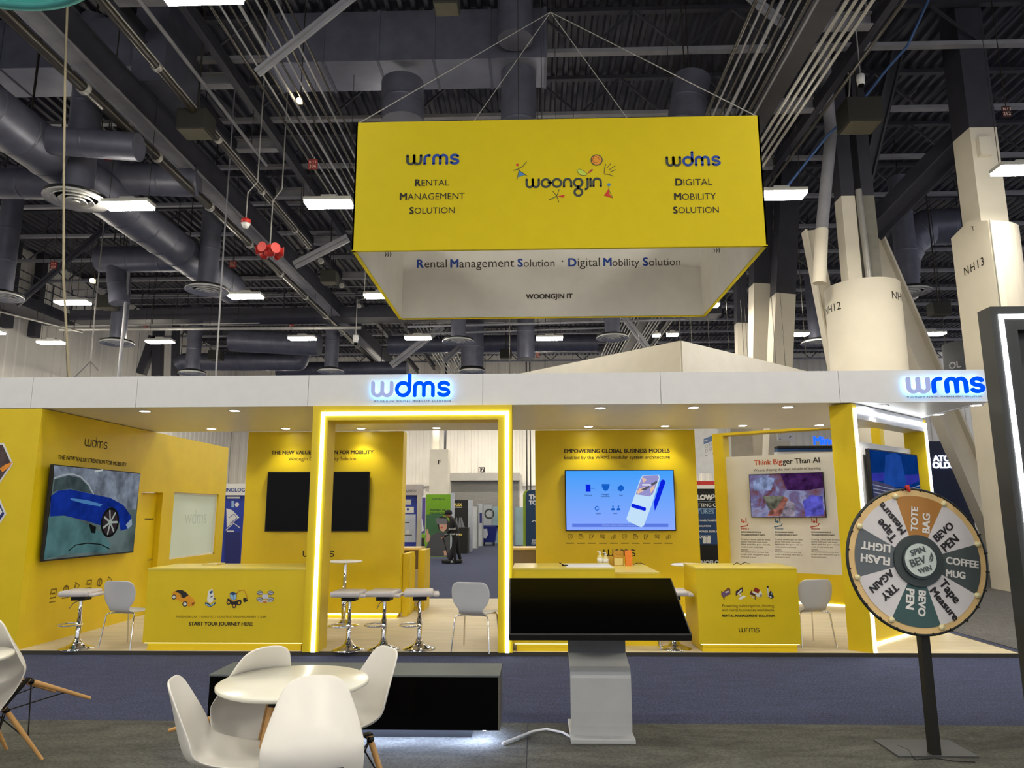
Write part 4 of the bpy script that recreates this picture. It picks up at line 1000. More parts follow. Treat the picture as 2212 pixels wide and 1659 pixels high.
# rear walls
def rear_wall(x0p, x1p, lab, glow=True):
    Y = YC - .1; f = FY(Y)
    x0, x1 = f.px(x0p, 1100)[0], f.px(x1p, 1100)[0]
    t = thing('rear_wall', lab, 'booth wall', ((x0 + x1) / 2, Y, PZ), kind='thing')
    MB().box(x0, x1, Y, Y + .3, PZ + .07, ZW - .01, YEL).build('panel', t)
    MB().box(x0 + .04, x1 - .04, Y + .04, Y + .26, PZ, PZ + .07, YEL).build('plinth', t)
    MB().box(x0 + .02, x1 - .02, Y + .012, Y + .03, PZ + .045, PZ + .069, LEDW).build('led_strip', t)
    return t, f, x0, x1
rw1, f1, ra, rb_ = rear_wall(527, 868, 'yellow rear wall with the black screen, behind the arch')
b = MB()
b.tpx(f1, 'THE NEW VALUE CREATION FOR MOBILITY', 586, 807, 981, INK, bold=.028, off=.003); b.build('headline', rw1); b = MB()
b.tpx(f1, 'Woongjin Digital Mobility Solution', 623, 769, 994.5, INK, off=.003); b.build('subtitle', rw1); b = MB()
p, q = f1.px(655, 1202), f1.px(721, 1202); b.logo(f1, 'wdms', p[0], p[1], q[0] - p[0], .2, INK, .003, 0, .35)
b.build('logo', rw1)
def tvbox(f, x0p, y0p, x1p, y1p, name, lab):
    p, q = f.px(x0p, y1p), f.px(x1p, y0p)
    t = thing(name, lab, 'television', ((p[0] + q[0]) / 2, f.o.y, p[1]))
    MB().obox(f, p[0], q[0], p[1], q[1], .03, .075, BLKM).build('casing', t, bevel=.005)
    MB().obox(f, p[0] + .3, q[0] - .3, p[1] + .2, q[1] - .2, 0, .03, BLKM).build('wall_bracket', t)
    return t, (p[0], q[0], p[1], q[1])
t, (x0, x1, z0, z1) = tvbox(f1, 575, 1019, 801, 1148, 'wall_tv', 'switched-off black wall TV half hidden by the lit arch post')
MB().obox(f1, x0 + .012, x1 - .012, z0 + .012, z1 - .012, .075, .078, BLK).build('screen', t)
rw2, f2, rc, rd = rear_wall(1157, 1508, 'yellow rear wall with the bright blue app screen')
b = MB()
b.tpx(f2, 'EMPOWERING GLOBAL BUSINESS MODELS', 1219, 1447, 978, INK, bold=.028, off=.003); b.build('headline', rw2); b = MB()
b.tpx(f2, 'Enabled by the WRMS modular system architecture', 1219, 1447, 991.5, INK, bold=.006, off=.003); b.build('subtitle', rw2); b = MB()
p, q = f2.px(1305, 1201), f2.px(1372, 1201); b.logo(f2, 'wrms', p[0], p[1], q[0] - p[0], .17, INK, .003, 0, .3); b.build('logo', rw2)
ICN = mat('icon_ink_dark', (96, 78, 14), .7)
for i in range(10):
    b = MB(); px = 1231.5 + i * 23.55; a, c = f2.px(px, 1160); r = .034
    st = lambda L, w_=.007: b.stroke(f2, [(a + x * r, c + y * r) for x, y in L], w_, ICN, .003)
    sh = i % 5
    if sh == 0: st([(-1, 1), (1, 1), (1, -.2), (0, -1.1), (-1, -.2), (-1, 1.001)]); st([(-.5, .3), (-.1, -.3), (.6, .6)])
    elif sh == 1: st([(math.cos(t * .55), math.sin(t * .55)) for t in range(12)]); st([(-.5, 0), (.5, .2)]); st([(-1, 1.1), (.3, 1.1)])
    elif sh == 2: st([(-1, -1), (-1, 1), (.8, 1), (.3, -.2), (-.2, -1), (-1, -1.001)]); st([(-.3, -.3), (.9, .9)])
    elif sh == 3: st([(-1, .9), (1, .9), (1, -.3), (-1, -.3), (-1, .901)]); st([(-.6, .3), (.6, .3)]); st([(.2, -.3), (.8, -1)])
    else: st([(-.9, -1), (-.9, .1), (-.1, .1), (-.1, -1), (-.9, -1.001)]); st([(.1, .9), (.9, .9), (.9, -.5), (.1, -.5), (.1, .901)])
    b.stroke(f2, [(a - .055, c - .092), (a + .055, c - .092)], .011, ICN, .003)
    b.build('icon', rw2)
t, (x0, x1, z0, z1) = tvbox(f2, 1221.5, 1015, 1453.5, 1147, 'wall_tv', 'bright wall TV showing a blue app page with a phone')
def gradmat(name, c0, c1, s, z0, z1):
    m = emit(name, c0, s); nt = m.node_tree; e = nt.nodes['Emission']
    tc = nt.nodes.new('ShaderNodeTexCoord'); sp = nt.nodes.new('ShaderNodeSeparateXYZ'); rp = nt.nodes.new('ShaderNodeValToRGB')
    nt.links.new(tc.outputs['Generated'], sp.inputs[0]); nt.links.new(sp.outputs[2], rp.inputs[0])
    rp.color_ramp.elements[0].color = rgb(c1); rp.color_ramp.elements[1].color = rgb(c0); nt.links.new(rp.outputs[0], e.inputs[0]); return m
scr = MB().obox(f2, x0 + .014, x1 - .014, z0 + .014, z1 - .014, .075, .078, gradmat('screen_blue_page', (64, 156, 246), (136, 166, 250), .8, 0, 1)).build('screen', t)
b = MB()
def s_(x, y): return (1200 + x / 6.914, 1000 + y / 6.914)
sp = lambda L: [s_(*p) for p in L]
PB, PD, PW, PV, PS = E('royal', (10, 34, 225), 1), E('midblue', (20, 96, 200), 1), E('phonewhite', (196, 226, 250), 1), E('violet', (150, 146, 205), 1), E('soft', (92, 122, 226), 1)
O = .08
b.ppx(f2, sp([(245, 905), (1670, 905), (1670, 955), (245, 955)]), PS, O)
b.ppx(f2, sp([(1455, 590), (1560, 268), (1590, 250), (1622, 268), (1625, 300), (1520, 600), (1470, 720)]), PB, O)
b.ppx(f2, sp([(1048, 830), (1260, 230), (1290, 190), (1530, 180), (1545, 230), (1420, 640), (1310, 930), (1270, 962), (1070, 870)]), PW, O + .002)
b.ppx(f2, sp([(1185, 470), (1270, 240), (1300, 196), (1515, 190), (1530, 225), (1440, 465), (1390, 502)]), PV, O + .004)
b.ppx(f2, sp([(1118, 640), (1135, 608), (1335, 668), (1340, 690), (1328, 720), (1125, 662)]), PB, O + .004)
sk, gy2 = E('skin', (226, 190, 166), 1), E('shade', (84, 84, 92), 1)
b.ppx(f2, sp([(1200, 440), (1240, 385), (1330, 360), (1300, 420), (1220, 465)]), sk, O + .006); b.ppx(f2, sp([(1275, 225), (1330, 235), (1345, 260), (1300, 300)]), sk, O + .006); b.ppx(f2, sp([(1400, 380), (1470, 330), (1460, 390), (1410, 455)]), sk, O + .006)
b.ppx(f2, sp([(1260, 400), (1380, 345), (1400, 360), (1330, 410)]), gy2, O + .008); b.ppx(f2, sp([(1410, 315), (1500, 270), (1505, 300), (1430, 345)]), gy2, O + .008); b.spx(f2, sp([(1290, 330), (1400, 330)]), 3.2, E('paper', (232, 234, 240), 1), O + .009)
b.ppx(f2, sp([(445, 325), (515, 325), (518, 430), (448, 430)]), PB, O); b.spx(f2, sp([(528, 382), (575, 382)]), 1.6, PD, O)
b.ppx(f2, sp([(682, 318), (800, 318), (796, 360), (770, 410), (740, 422), (708, 405), (686, 360)]), PD, O)
b.ppx(f2, sp([(920, 360), (965, 332), (1012, 355), (1010, 400), (970, 428), (920, 410)]), PD, O)
k = f2.px(*s_(612, 678)); b.ringsec(f2, k[0], k[1], .022, .034, .4, 6.2, PD, O)
for x in (850, 932):
    k = f2.px(*s_(x, 650)); b.disc(f2, k[0], k[1], .012, PD, O); b.ppx(f2, sp([(x - 28, 708), (x - 22, 680), (x, 668), (x + 22, 680), (x + 28, 708)]), PD, O)
NV = E('navytext', (30, 50, 120), 1)
for tx, a_, c_, y in (('Onboarding', 430, 535, 490), ('Managed', 680, 788, 482), ('Certification', 668, 800, 510), ('Asset', 942, 996, 490), ('Support', 596, 676, 764), ('Partner', 850, 915, 763)): b.tpx(f2, tx, s_(a_, 0)[0], s_(c_, 0)[0], s_(0, y)[1], NV, bold=.02, off=O)
b.tpx(f2, 'Global rental platform service', s_(690, 0)[0], s_(1190, 0)[0], s_(0, 942)[1], E('softtext', (150, 176, 240), 1), off=O + .002)
b.build('app_picture', scr)
# main arch
AD = .3
lo_, lt = fF.px(664, 1200)[0], fF.px(1111.5, 900)[0]
ax0_, ax1_ = lo_, fF.px(1107, 1200)[0]
az1 = ZS - .004
pw = .165
ar = thing('light_arch', 'yellow doorway arch outlined with a glowing white light strip', 'arch', ((ax0_ + ax1_) / 2, F, PZ))
FA = F - .035
MB().box(ax0_, ax0_ + pw + .02, FA, F + AD, PZ, az1, YEL).build('post', ar)
MB().box(ax1_ - pw, ax1_, FA, F + AD, PZ, az1, YEL).build('post', ar)
zin = fF.px(880, 908)[1]
MB().box(ax0_ + pw + .02, ax1_ - pw, FA, F + AD, zin, az1, YEL).build('lintel', ar)
fA = FY(FA)
lx0, lx1, lz = fA.px(685, 1200)[0], fA.px(1095.5, 1200)[0], fA.px(890, 893)[1]
lw_ = .042
MB().box(lx0 - lw_ / 2, lx0 + lw_ / 2, FA - .012, FA - .001, PZ, lz + lw_ / 2, LED).box(lx1 - lw_ / 2, lx1 + lw_ / 2, FA - .012, FA - .001, PZ, lz + lw_ / 2, LED).box(lx0 + lw_ / 2, lx1 - lw_ / 2, FA - .012, FA - .001, lz - lw_ / 2, lz + lw_ / 2, LED).build('led_strip', ar, label='glowing white light strip')
# ------------------------------------------------------------------ counters
def counter(x0, x1, y0, depth, ztop, lab, name='counter', led=True, seam=None):
    t = thing(name, lab, 'counter', ((x0 + x1) / 2, y0, PZ))
    MB().box(x0, x1, y0, y0 + depth, PZ + .09, ztop - .02, YEL).build('body', t)
    MB().box(x0 - .004, x1 + .004, y0 - .004, y0 + depth + .004, ztop - .02, ztop, mat('pale_yellow_top', (226, 206, 96), .3)).build('top', t)
    MB().box(x0 + .04, x1 - .04, y0 + .04, y0 + depth - .04, PZ, PZ + .09, YEL).build('plinth', t)
    if led:
        MB().box(x0 + .02, x1 - .02, y0 + .012, y0 + .03, PZ + .08, PZ + .089, LEDK).build('led_strip', t)
    return t, FY(y0)
Yk = F + .03
zk = onY(480, 1227, Yk).z
c0, c1 = onY(313, 1320, Yk).x, ax0_ - .006
ct1, fC = counter(c0, c1, Yk, .75, zk, 'long yellow counter left of the arch with car, robot, digger and drone pictures')
b = MB()
b.tpx(fC, 'PASSENGER CAR  |  ROBOTIC  |  CONSTRUCTION MACHINERY  |  UAM', 381, 575, 1334.5, mat('thin_brown_ink', (92, 74, 12), .7), bold=.0, off=.003); b.build('small_print', ct1); b = MB()
b.tpx(fC, 'START YOUR JOURNEY HERE', 408, 546, 1351, INK, bold=.035, off=.003); b.build('headline', ct1); b = MB()
def cp_(L): return [(340 + x / 7.373, 1250 + y / 7.373) for x, y in L]
P_ = lambda n, c: mat('print_' + n, c, .6)
orng, drk, wht, sky, navy, tan, gld = P_('orange', (232, 156, 22)), P_('dark', (34, 28, 30)), P_('white', (232, 230, 222)), P_('sky', (150, 196, 226)), P_('navy', (34, 66, 110)), P_('tan', (214, 166, 40)), P_('gold', (206, 150, 20))
b.ppx(fC, cp_([(242, 225), (260, 205), (330, 180), (400, 182), (455, 210), (505, 265), (580, 320), (600, 380), (580, 430), (500, 442), (440, 400), (330, 340), (245, 300)]), orng, .003)
b.ppx(fC, cp_([(285, 205), (330, 180), (400, 184), (455, 212), (500, 265), (420, 310), (385, 305), (350, 240)]), drk, .004); b.spx(fC, cp_([(320, 215), (370, 250), (400, 312)]), 1.2, tan, .005)
b.ppx(fC, cp_([(548, 398), (595, 370), (592, 395), (555, 418)]), P_('darkred', (120, 34, 14)), .004)
for x, y, r in ((268, 290, .028), (442, 402, .03)):
    k = fC.px(*cp_([(x, y)])[0]); b.disc(fC, k[0], k[1], r, drk, .005, 20); b.disc(fC, k[0], k[1], r * .65, wht, .006, 18)
b.build('car_picture', ct1); b = MB()
b.ppx(fC, cp_([(760, 375), (800, 380), (850, 420), (925, 370), (928, 400), (840, 458), (760, 410)]), navy, .003); b.ppx(fC, cp_([(775, 395), (830, 425), (835, 445), (765, 412)]), sky, .004); b.ppx(fC, cp_([(850, 425), (905, 385), (905, 400), (850, 440)]), sky, .004)
b.ppx(fC, cp_([(795, 320), (815, 200), (840, 170), (885, 165), (895, 250), (905, 310), (880, 370), (840, 385), (800, 365)]), wht, .005); b.ppx(fC, cp_([(832, 215), (880, 178), (885, 215), (845, 248)]), navy, .006); b.ppx(fC, cp_([(848, 285), (885, 265), (885, 285), (850, 300)]), navy, .006); b.ppx(fC, cp_([(895, 305), (938, 318), (930, 330), (893, 322)]), navy, .006)
b.build('robot_picture', ct1); b = MB()
b.ppx(fC, cp_([(1115, 320), (1150, 310), (1230, 350), (1330, 330), (1345, 375), (1300, 405), (1220, 440), (1120, 370)]), drk, .003); b.ppx(fC, cp_([(1125, 305), (1260, 320), (1300, 335), (1215, 368)]), tan, .004)
b.ppx(fC, cp_([(1155, 230), (1205, 205), (1265, 235), (1262, 320), (1215, 345), (1160, 310)]), navy, .005); b.ppx(fC, cp_([(1162, 245), (1208, 262), (1212, 338), (1165, 305)]), sky, .006); b.ppx(fC, cp_([(1215, 262), (1258, 245), (1255, 318), (1217, 337)]), sky, .006)
b.spx(fC, cp_([(1265, 235), (1300, 195), (1380, 182), (1420, 260), (1430, 320)]), 2.6, gld, .004); b.ppx(fC, cp_([(1368, 310), (1400, 300), (1445, 350), (1385, 378), (1370, 350)]), drk, .005)
for x, y in ((1138, 378), (1225, 430), (1305, 385)):
    k = fC.px(*cp_([(x, y)])[0]); b.disc(fC, k[0], k[1], .026, drk, .006, 18); b.disc(fC, k[0], k[1], .014, tan, .007, 14)
b.build('digger_picture', ct1); b = MB()
lav, gry = P_('lavender', (206, 206, 220)), P_('slate', (84, 88, 96))
b.ppx(fC, cp_([(1675, 250), (1765, 250), (1775, 320), (1665, 320)]), lav, .004); b.ppx(fC, cp_([(1600, 345), (1840, 345), (1820, 370), (1640, 378)]), lav, .003); b.ppx(fC, cp_([(1680, 355), (1755, 350), (1730, 392), (1690, 380)]), P_('rust', (206, 120, 60)), .005)
for x, y in ((1635, 225), (1805, 225), (1630, 325), (1810, 325)):
    k = fC.px(*cp_([(x, y)])[0]); n_ = [(k[0] + .034 * math.cos(t * .6), k[1] + .022 * math.sin(t * .6)) for t in range(12)]
    b.poly(fC, n_, lav, .004); b.stroke(fC, n_, .006, gry, .006); b.stroke(fC, [(k[0] - .03, k[1] - .006), (k[0] + .03, k[1] + .006)], .006, gry, .006)
b.build('drone_picture', ct1)
zr = onY(1220, 1227, Yk).z
x1a, x1b, x1c = ax1_ + .006, onY(1331, 1300, Yk).x, onY(1425, 1300, Yk).x
counter(x1a, x1b - .004, Yk, .8, zr, 'yellow counter right of the arch, behind the tilted kiosk screen')
YK3 = 8.9; ZK3 = onY(1380, 1236, YK3).z
counter(onY(1290, 1300, YK3).x, onY(1425, 1260, YK3).x, YK3, 1.3, ZK3, 'low yellow counter set back behind the first one, holding bottles and an orange box')
xa_, xb_ = onY(1508, 1320, Yk).x, onY(1727, 1320, Yk).x
ct4, fC4 = counter(xa_, xb_, Yk, .7, onY(1610, 1226, Yk).z, 'square yellow counter at right with bed, monitor, house and vacuum pictures')
b = MB(); th_ = mat('thin_brown_ink', (92, 74, 12), .7)
b.tpx(fC4, 'Powering subscription, sharing', 1560, 1672, 1311.5, th_, off=.003); b.tpx(fC4, 'and rental businesses worldwide', 1560, 1672, 1320.5, th_, off=.003); b.build('small_print', ct4); b = MB()
b.tpx(fC4, 'RENTAL MANAGEMENT SOLUTION', 1560, 1674, 1332.5, INK, bold=.035, off=.003); b.build('headline', ct4); b = MB()
p, q = fC4.px(1597, 1365), fC4.px(1640, 1365); b.logo(fC4, 'wrms', p[0], p[1], q[0] - p[0], .17, INK, .003, 0, .3); b.build('logo', ct4); b = MB()
def r_(L): return [(1530 + x / 10.37, 1240 + y / 10.37) for x, y in L]
pur, brn, mar = P_('purple', (104, 78, 112)), P_('brown', (120, 74, 40)), P_('maroon', (140, 26, 26))
b.ppx(fC4, r_([(288, 370), (335, 400), (440, 300), (490, 330), (495, 470), (480, 450), (340, 530), (290, 480)]), brn, .003); b.ppx(fC4, r_([(300, 400), (480, 385), (480, 440), (340, 520), (298, 470)]), pur, .004); b.ppx(fC4, r_([(365, 395), (450, 375), (460, 400), (390, 425)]), lav, .005); b.spx(fC4, r_([(335, 520), (355, 560)]), 2, brn, .003)
b.build('bed_picture', ct4); b = MB()
b.ppx(fC4, r_([(612, 385), (768, 290), (770, 400), (612, 490)]), P_('plum', (66, 40, 40)), .003); b.ppx(fC4, r_([(650, 430), (745, 335), (750, 380), (660, 460)]), wht, .004); b.ppx(fC4, r_([(690, 450), (735, 430), (735, 500), (700, 500)]), wht, .003); b.ppx(fC4, r_([(665, 540), (790, 480), (840, 505), (720, 580)]), wht, .003)
b.build('monitor_picture', ct4); b = MB()
b.ppx(fC4, r_([(1000, 370), (1050, 300), (1155, 350), (1115, 430)]), mar, .004); b.ppx(fC4, r_([(990, 385), (1120, 440), (1170, 370), (1205, 440), (1205, 500), (1100, 520), (1065, 470), (990, 430)]), wht, .003); b.ppx(fC4, r_([(920, 450), (965, 355), (990, 420), (1065, 460), (1030, 490)]), P_('umber', (90, 44, 30)), .005); b.ppx(fC4, r_([(1165, 455), (1195, 445), (1195, 505), (1168, 510)]), drk, .005); b.spx(fC4, r_([(940, 470), (1000, 525), (1060, 540)]), 1.2, wht, .005); b.spx(fC4, r_([(1048, 505), (1048, 560)]), 1.8, brn, .005)
b.build('house_picture', ct4); b = MB()
b.spx(fC4, r_([(1325, 290), (1345, 500)]), 2.4, lav, .003); b.ppx(fC4, r_([(1370, 400), (1400, 365), (1430, 420), (1470, 520), (1420, 555), (1360, 530), (1350, 490)]), drk, .004); b.ppx(fC4, r_([(1365, 500), (1400, 480), (1420, 520), (1385, 540)]), lav, .005); b.ppx(fC4, r_([(1400, 400), (1420, 420), (1430, 470), (1410, 450)]), sky, .005); k = fC4.px(*r_([(1328, 288)])[0]); b.disc(fC4, k[0], k[1], .012, drk, .005)
b.build('vacuum_picture', ct4)
# small side block on the first rear wall and two rear counters
Yq = YC - .05
x0, x1 = onY(866, 1250, Yq).x, onY(878, 1250, Yq).x
sbk = thing('side_cabinet', 'low yellow cabinet against the end of the first rear wall', 'cabinet', (x1, Yq, PZ))
MB().box(rb_ + .005, rb_ + .09, Yq + .12, Yq + .75, PZ, onY(870, 1197, Yq).z, YEL).build('body', sbk)
MB().box(rb_ + .09, rb_ + .105, Yq + .15, Yq + .7, PZ + .05, onY(870, 1197, Yq).z - .06, YEL).build('door', sbk)
def rear_counter(x0, x1, lab):
    Y = 12.0; t = thing('reception_counter', lab, 'counter', ((x0 + x1) / 2, Y, PZ))
    z = onY(890, 1184, Y).z
    MB().box(x0 - .03, x1 + .02, Y - .03, Y + .6, z - .03, z, mat('pale_wood_top', (218, 190, 120), .4)).build('top', t)
    MB().box(x0, x1, Y + .03, Y + .57, z - .34, z - .03, mat('taupe_panel', (128, 112, 86), .6)).build('shelf_panel', t)
    MB().box(x0, x1, Y, Y + .57, PZ, z - .34, mat('cream_panel', (214, 204, 184), .5)).build('front', t)
    MB().box(x1, x1 + .11, Y - .02, Y + .58, PZ, z - .03, YEL).build('end_panel', t)
    MB().box(x0, x1, Y - .012, Y - .002, PZ + .01, PZ + .07, YEL).build('kick_strip', t)
rear_counter(onY(835, 1200, 12).x, onY(904, 1200, 12).x, 'cream and yellow reception counter with wood top beyond the first rear wall')
rear_counter(onY(1085, 1200, 12).x, onY(1190, 1200, 12).x, 'cream and yellow reception counter with wood top, seen through the gap right of the arch')
# ------------------------------------------------------------------ diagonal corner portal
P0 = onZ(1886, 1411, PZ); P1 = onZ(2047, 1360, PZ)
du = (P1 - P0); du.z = 0; LD = du.length; du.normalize()
fd = Frame((P0.x, P0.y, 0), du, (0, 0, 1))
dg = thing('corner_portal', 'yellow diagonal portal wall outlined with a light strip, holding the TV behind the prize wheel', 'booth wall', tuple(P0), kind='thing')
DD = .27; pw2 = .11
def fb_(fr, *a): return MB().obox(fr, *a)
fb_(fd, 0, pw2, PZ, ZW, -DD, 0, YEL).build('post', dg)
fb_(fd, LD - pw2, LD, PZ, ZW, -DD, 0, YEL).build('post', dg)
zt2 = fd.px(1862, 906)[1]
fb_(fd, pw2, LD - pw2, zt2, ZW, -DD, 0, mat('silver_panel', (196, 198, 206), .3, .4)).build('lintel', dg)
zl = fd.px(1850, 886)[1]
b = MB(); b.obox(fd, .03, .08, PZ, zl + .02, .001, .014, LED).obox(fd, LD - .08, LD - .03, PZ, zl + .02, .001, .014, LED).obox(fd, .08, LD - .08, zl - .03, zl + .02, .001, .014, LED)
b.build('led_strip', dg, label='glowing white light strip')
fp = Frame(fd.at(0, 0, -.2), du, (0, 0, 1))
zw1 = (fp.px(1875, 957)[1] + fp.px(1995, 974)[1]) / 2; zw0 = .78
fb_(fp, pw2, LD - pw2, zw0, zw1, -.05, 0, WHT).build('backing_board', dg)
fb_(fp, pw2, LD - pw2, PZ + .03, zw0, -.06, .02, YEL).build('lower_panel', dg)
b = MB(); b.obox(fp, pw2, LD - pw2, PZ, PZ + .03, -.01, .03, LEDW); b.build('base_strip', dg, label='warm glowing strip at the floor')
fv = Frame(fp.at(0, 0, .09), du, (0, 0, 1))
p, q = fv.px(1877, 968), fv.px(2022, 988)
ztv = (p[1] + q[1]) / 2; ttv = thing('wall_tv', 'wall TV with a blue and violet picture behind the prize wheel', 'television', tuple(fv.at((p[0] + q[0]) / 2, ztv - .8)))
a0, a1 = p[0], LD - .13; zt0 = ztv - (a1 - a0) * .58
MB().obox(fv, a0, a1, zt0, ztv, -.05, -.004, BLKM).build('casing', ttv, bevel=.005)
MB().obox(fv, a0 + .3, a1 - .3, zt0 + .2, ztv - .2, -.09, -.05, BLKM).build('wall_bracket', ttv)
b = MB()
h = ztv - zt0; A = lambda s, t: (a0 + .015 + (a1 - a0 - .03) * s, zt0 + .015 + (h - .03) * t)
sb_ = lambda n, c, v=.15: emit('screen_' + n, c, .36, v, 4)
b.poly(fv, [A(0, 0), A(1, 0), A(1, 1), A(0, 1)], sb_('deepblue', (14, 66, 150)), -.002)
b.poly(fv, [A(0, .56), A(.3, .6), A(.62, .5), A(1, .62), A(1, .72), A(.6, .68), A(.25, .7), A(0, .68)], sb_('ultraviolet', (66, 70, 200)), 0)
b.poly(fv, [A(0, 0), A(1, 0), A(1, .5), A(.6, .44), A(.3, .54), A(0, .58)], sb_('duskgrey', (84, 84, 120), .35), .001)
b.poly(fv, [A(.2, .05), A(.85, .05), A(.8, .3), A(.25, .34)], sb_('duskpale', (130, 126, 150), .3), .002)
b.poly(fv, [A(.22, .55), A(.3, .95), A(.5, 1), A(.62, .96), A(.7, .52), A(.45, .5)], sb_('arcblue', (40, 92, 196)), .0015)
b.poly(fv, [A(.5, .08), A(.68, .08), A(.66, .2), A(.52, .2)], sb_('nightblack', (14, 14, 20)), .003)
b.poly(fv, [A(0, 0), A(.18, 0), A(.12, .14), A(.02, .16)], sb_('nightblack', (14, 14, 20)), .003)
for i in range(3): b.stroke(fv, [A(0, .52 - i * .05), A(.3, .48 - i * .05), A(.6, .45 - i * .04), A(1, .55 - i * .05)], .012, sb_('wave', (176, 186, 210)), .003)
b.build('screen', ttv)
# ------------------------------------------------------------------ Think Bigger wall
T0 = onZ(1727, 1305, PZ); T1 = onZ(1824, 1312, PZ); tu = T1 - T0; tu.z = 0; tu.normalize()
ft = Frame((T0.x, T0.y, 0), tu, (0, 0, 1))
tb = thing('display_wall', 'yellow framed white display wall with an orange and black headline and a TV', 'booth wall', tuple(T0), kind='thing')
la = ft.px(1549, 1150)[0]; lb = ft.px(1572, 1150)[0]; ra_ = 1.35
ztb = 3.05
fb_(ft, la, lb, PZ, ztb, -.3, 0, YEL).build('post', tb); fb_(ft, ra_, ra_ + .14, PZ, ztb, -.3, 0, YEL).build('post', tb)
zbm = ft.px(1600, 938)[1]
fb_(ft, lb, ra_, zbm, ztb, -.3, 0, YEL).build('lintel', tb)
fi = Frame(ft.at(0, 0, -.1), tu, (0, 0, 1))
zw1 = fi.px(1640, 984)[1]; zw0 = fi.px(1727, 1238)[1]
fb_(fi, lb, ra_, zw0, zw1, -.06, 0, WHT).build('white_board', tb)
fb_(fi, lb, ra_, PZ + .03, zw0, -.08, .015, YEL).build('lower_panel', tb)
fb_(fi, lb, ra_, PZ, PZ + .03, 0, .03, LEDW).build('base_strip', tb, label='warm glowing strip at the floor')
b = MB()
OR_, RD_ = mat('headline_orange', (196, 76, 40), .6), mat('headline_dark', (44, 38, 40), .6)
p, q = fi.px(1629, 1004), fi.px(1771, 1000); t1, t2 = text_mesh('Think Big', .02), text_mesh('ger Than AI', .02); k = (q[0] - p[0]) / (t1[3] - t1[2] + t2[3] - t2[2] + .06)
b.text(fi, 'Think Big', p[0], (p[1] + q[1]) / 2, OR_, size=k, bold=.02, off=.003); b.text(fi, 'ger Than AI', p[0] + (t1[3] - t1[2] + .06) * k, (p[1] + q[1]) / 2, RD_, size=k, bold=.02, off=.003)
b.tpx(fi, 'We are shaping the next decade of learning', 1628, 1773, 1016, RD_, bold=.0, off=.003)
cols = [(1601, 1664, mat('copy_red', (190, 70, 50), .6), 'IMPACT'), (1674, 1735, mat('copy_blue', (40, 100, 150), .6), 'VISION'), (1753, 1815, mat('copy_red', (190, 70, 50), .6), 'MISSION')]
TXI = mat('copy_grey', (96, 90, 86), .7)
LN = ['Creating a better path for every', 'learner with smart and simple', 'digital tools that grow with the', 'needs of each school and', 'teacher.', 'We build trusted services that', 'people enjoy using every day at', 'home and at work.']
for x0, x1, m_, hd in cols:
    k = fi.px(x0 + 6, 1131); r = .06
    b.stroke(fi, [(k[0] - r, k[1] - r), (k[0] + r, k[1] - r * .6), (k[0] + r * 1.3, k[1])], .018, m_, .003); b.disc(fi, k[0], k[1] + r * .5, .022, m_, .003, 12); b.stroke(fi, [(k[0] - r * .6, k[1] + r * .4), (k[0] - r * .6, k[1] + r * 1.4)], .016, m_, .003); b.stroke(fi, [(k[0] + r * .7, k[1] + r * .2), (k[0] + r * .7, k[1] + r * 1.6)], .016, m_, .003)
    b.tpx(fi, hd, x0, x0 + 18, 1144, m_, bold=.02, off=.003)
    b.tpx(fi, 'EMPOWERING PEOPLE', x0, x1 - 20, 1151, RD_, bold=.03, off=.003); b.tpx(fi, 'TO LEARN WITHOUT LIMITS', x0, x1 - 12, 1157, RD_, bold=.03, off=.003)
    for i, l in enumerate(LN):
        b.tpx(fi, l, x0, x0 + (x1 - x0) * (len(l) / 32), 1167 + i * 5.4, TXI, off=.003)
b.build('printed_copy', tb)
fj = Frame(fi.at(0, 0, .08), tu, (0, 0, 1))
c4 = [fj.px(*p) for p in ((1616.5, 1025), (1777, 1019.5), (1785, 1118), (1623, 1118.5))]
a0, a1 = (c4[0][0] + c4[3][0]) / 2, (c4[1][0] + c4[2][0]) / 2; b1_, b0_ = (c4[0][1] + c4[1][1]) / 2, (c4[2][1] + c4[3][1]) / 2
tt = thing('wall_tv', 'wall TV with a mottled red, blue and violet space picture on the white display wall', 'television', tuple(fj.at((a0 + a1) / 2, b0_)))
MB().obox(fj, a0, a1, b0_, b1_, -.045, -.004, BLKM).build('casing', tt, bevel=.004); MB().obox(fj, a0 + .3, a1 - .3, b0_ + .2, b1_ - .2, -.08, -.045, BLKM).build('wall_bracket', tt)
def spacemat():
    m = emit('screen_nebula', (120, 100, 160), .6); nt = m.node_tree; e = nt.nodes['Emission']
    tc = nt.nodes.new('ShaderNodeTexCoord'); n1 = nt.nodes.new('ShaderNodeTexNoise'); n1.inputs['Scale'].default_value = 2.6; n1.inputs['Detail'].default_value = 9; n1.inputs['Distortion'].default_value = 1.4
    rp = nt.nodes.new('ShaderNodeValToRGB'); cr = rp.color_ramp
    cr.elements[0].position = .25; cr.elements[0].color = rgb((70, 48, 84)); cr.elements[1].position = .8; cr.elements[1].color = rgb((196, 190, 202))
    for pos, c in ((.38, (116, 76, 86)), (.48, (112, 106, 150)), (.56, (146, 150, 186)), (.66, (128, 92, 112))):
        el = cr.elements.new(pos); el.color = rgb(c)
    nt.links.new(tc.outputs['Object'], n1.inputs['Vector']); nt.links.new(n1.outputs['Fac'], rp.inputs[0]); nt.links.new(rp.outputs[0], e.inputs[0]); return m
b = MB(); A = lambda s, t: (a0 + .01 + (a1 - a0 - .02) * s, b0_ + .01 + (b1_ - b0_ - .02) * t)
b.poly(fj, [A(0, 0), A(1, 0), A(1, 1), A(0, 1)], spacemat(), -.002)
sn = lambda n, c, v=.6: emit('screen_' + n, c, .55, v, 9)
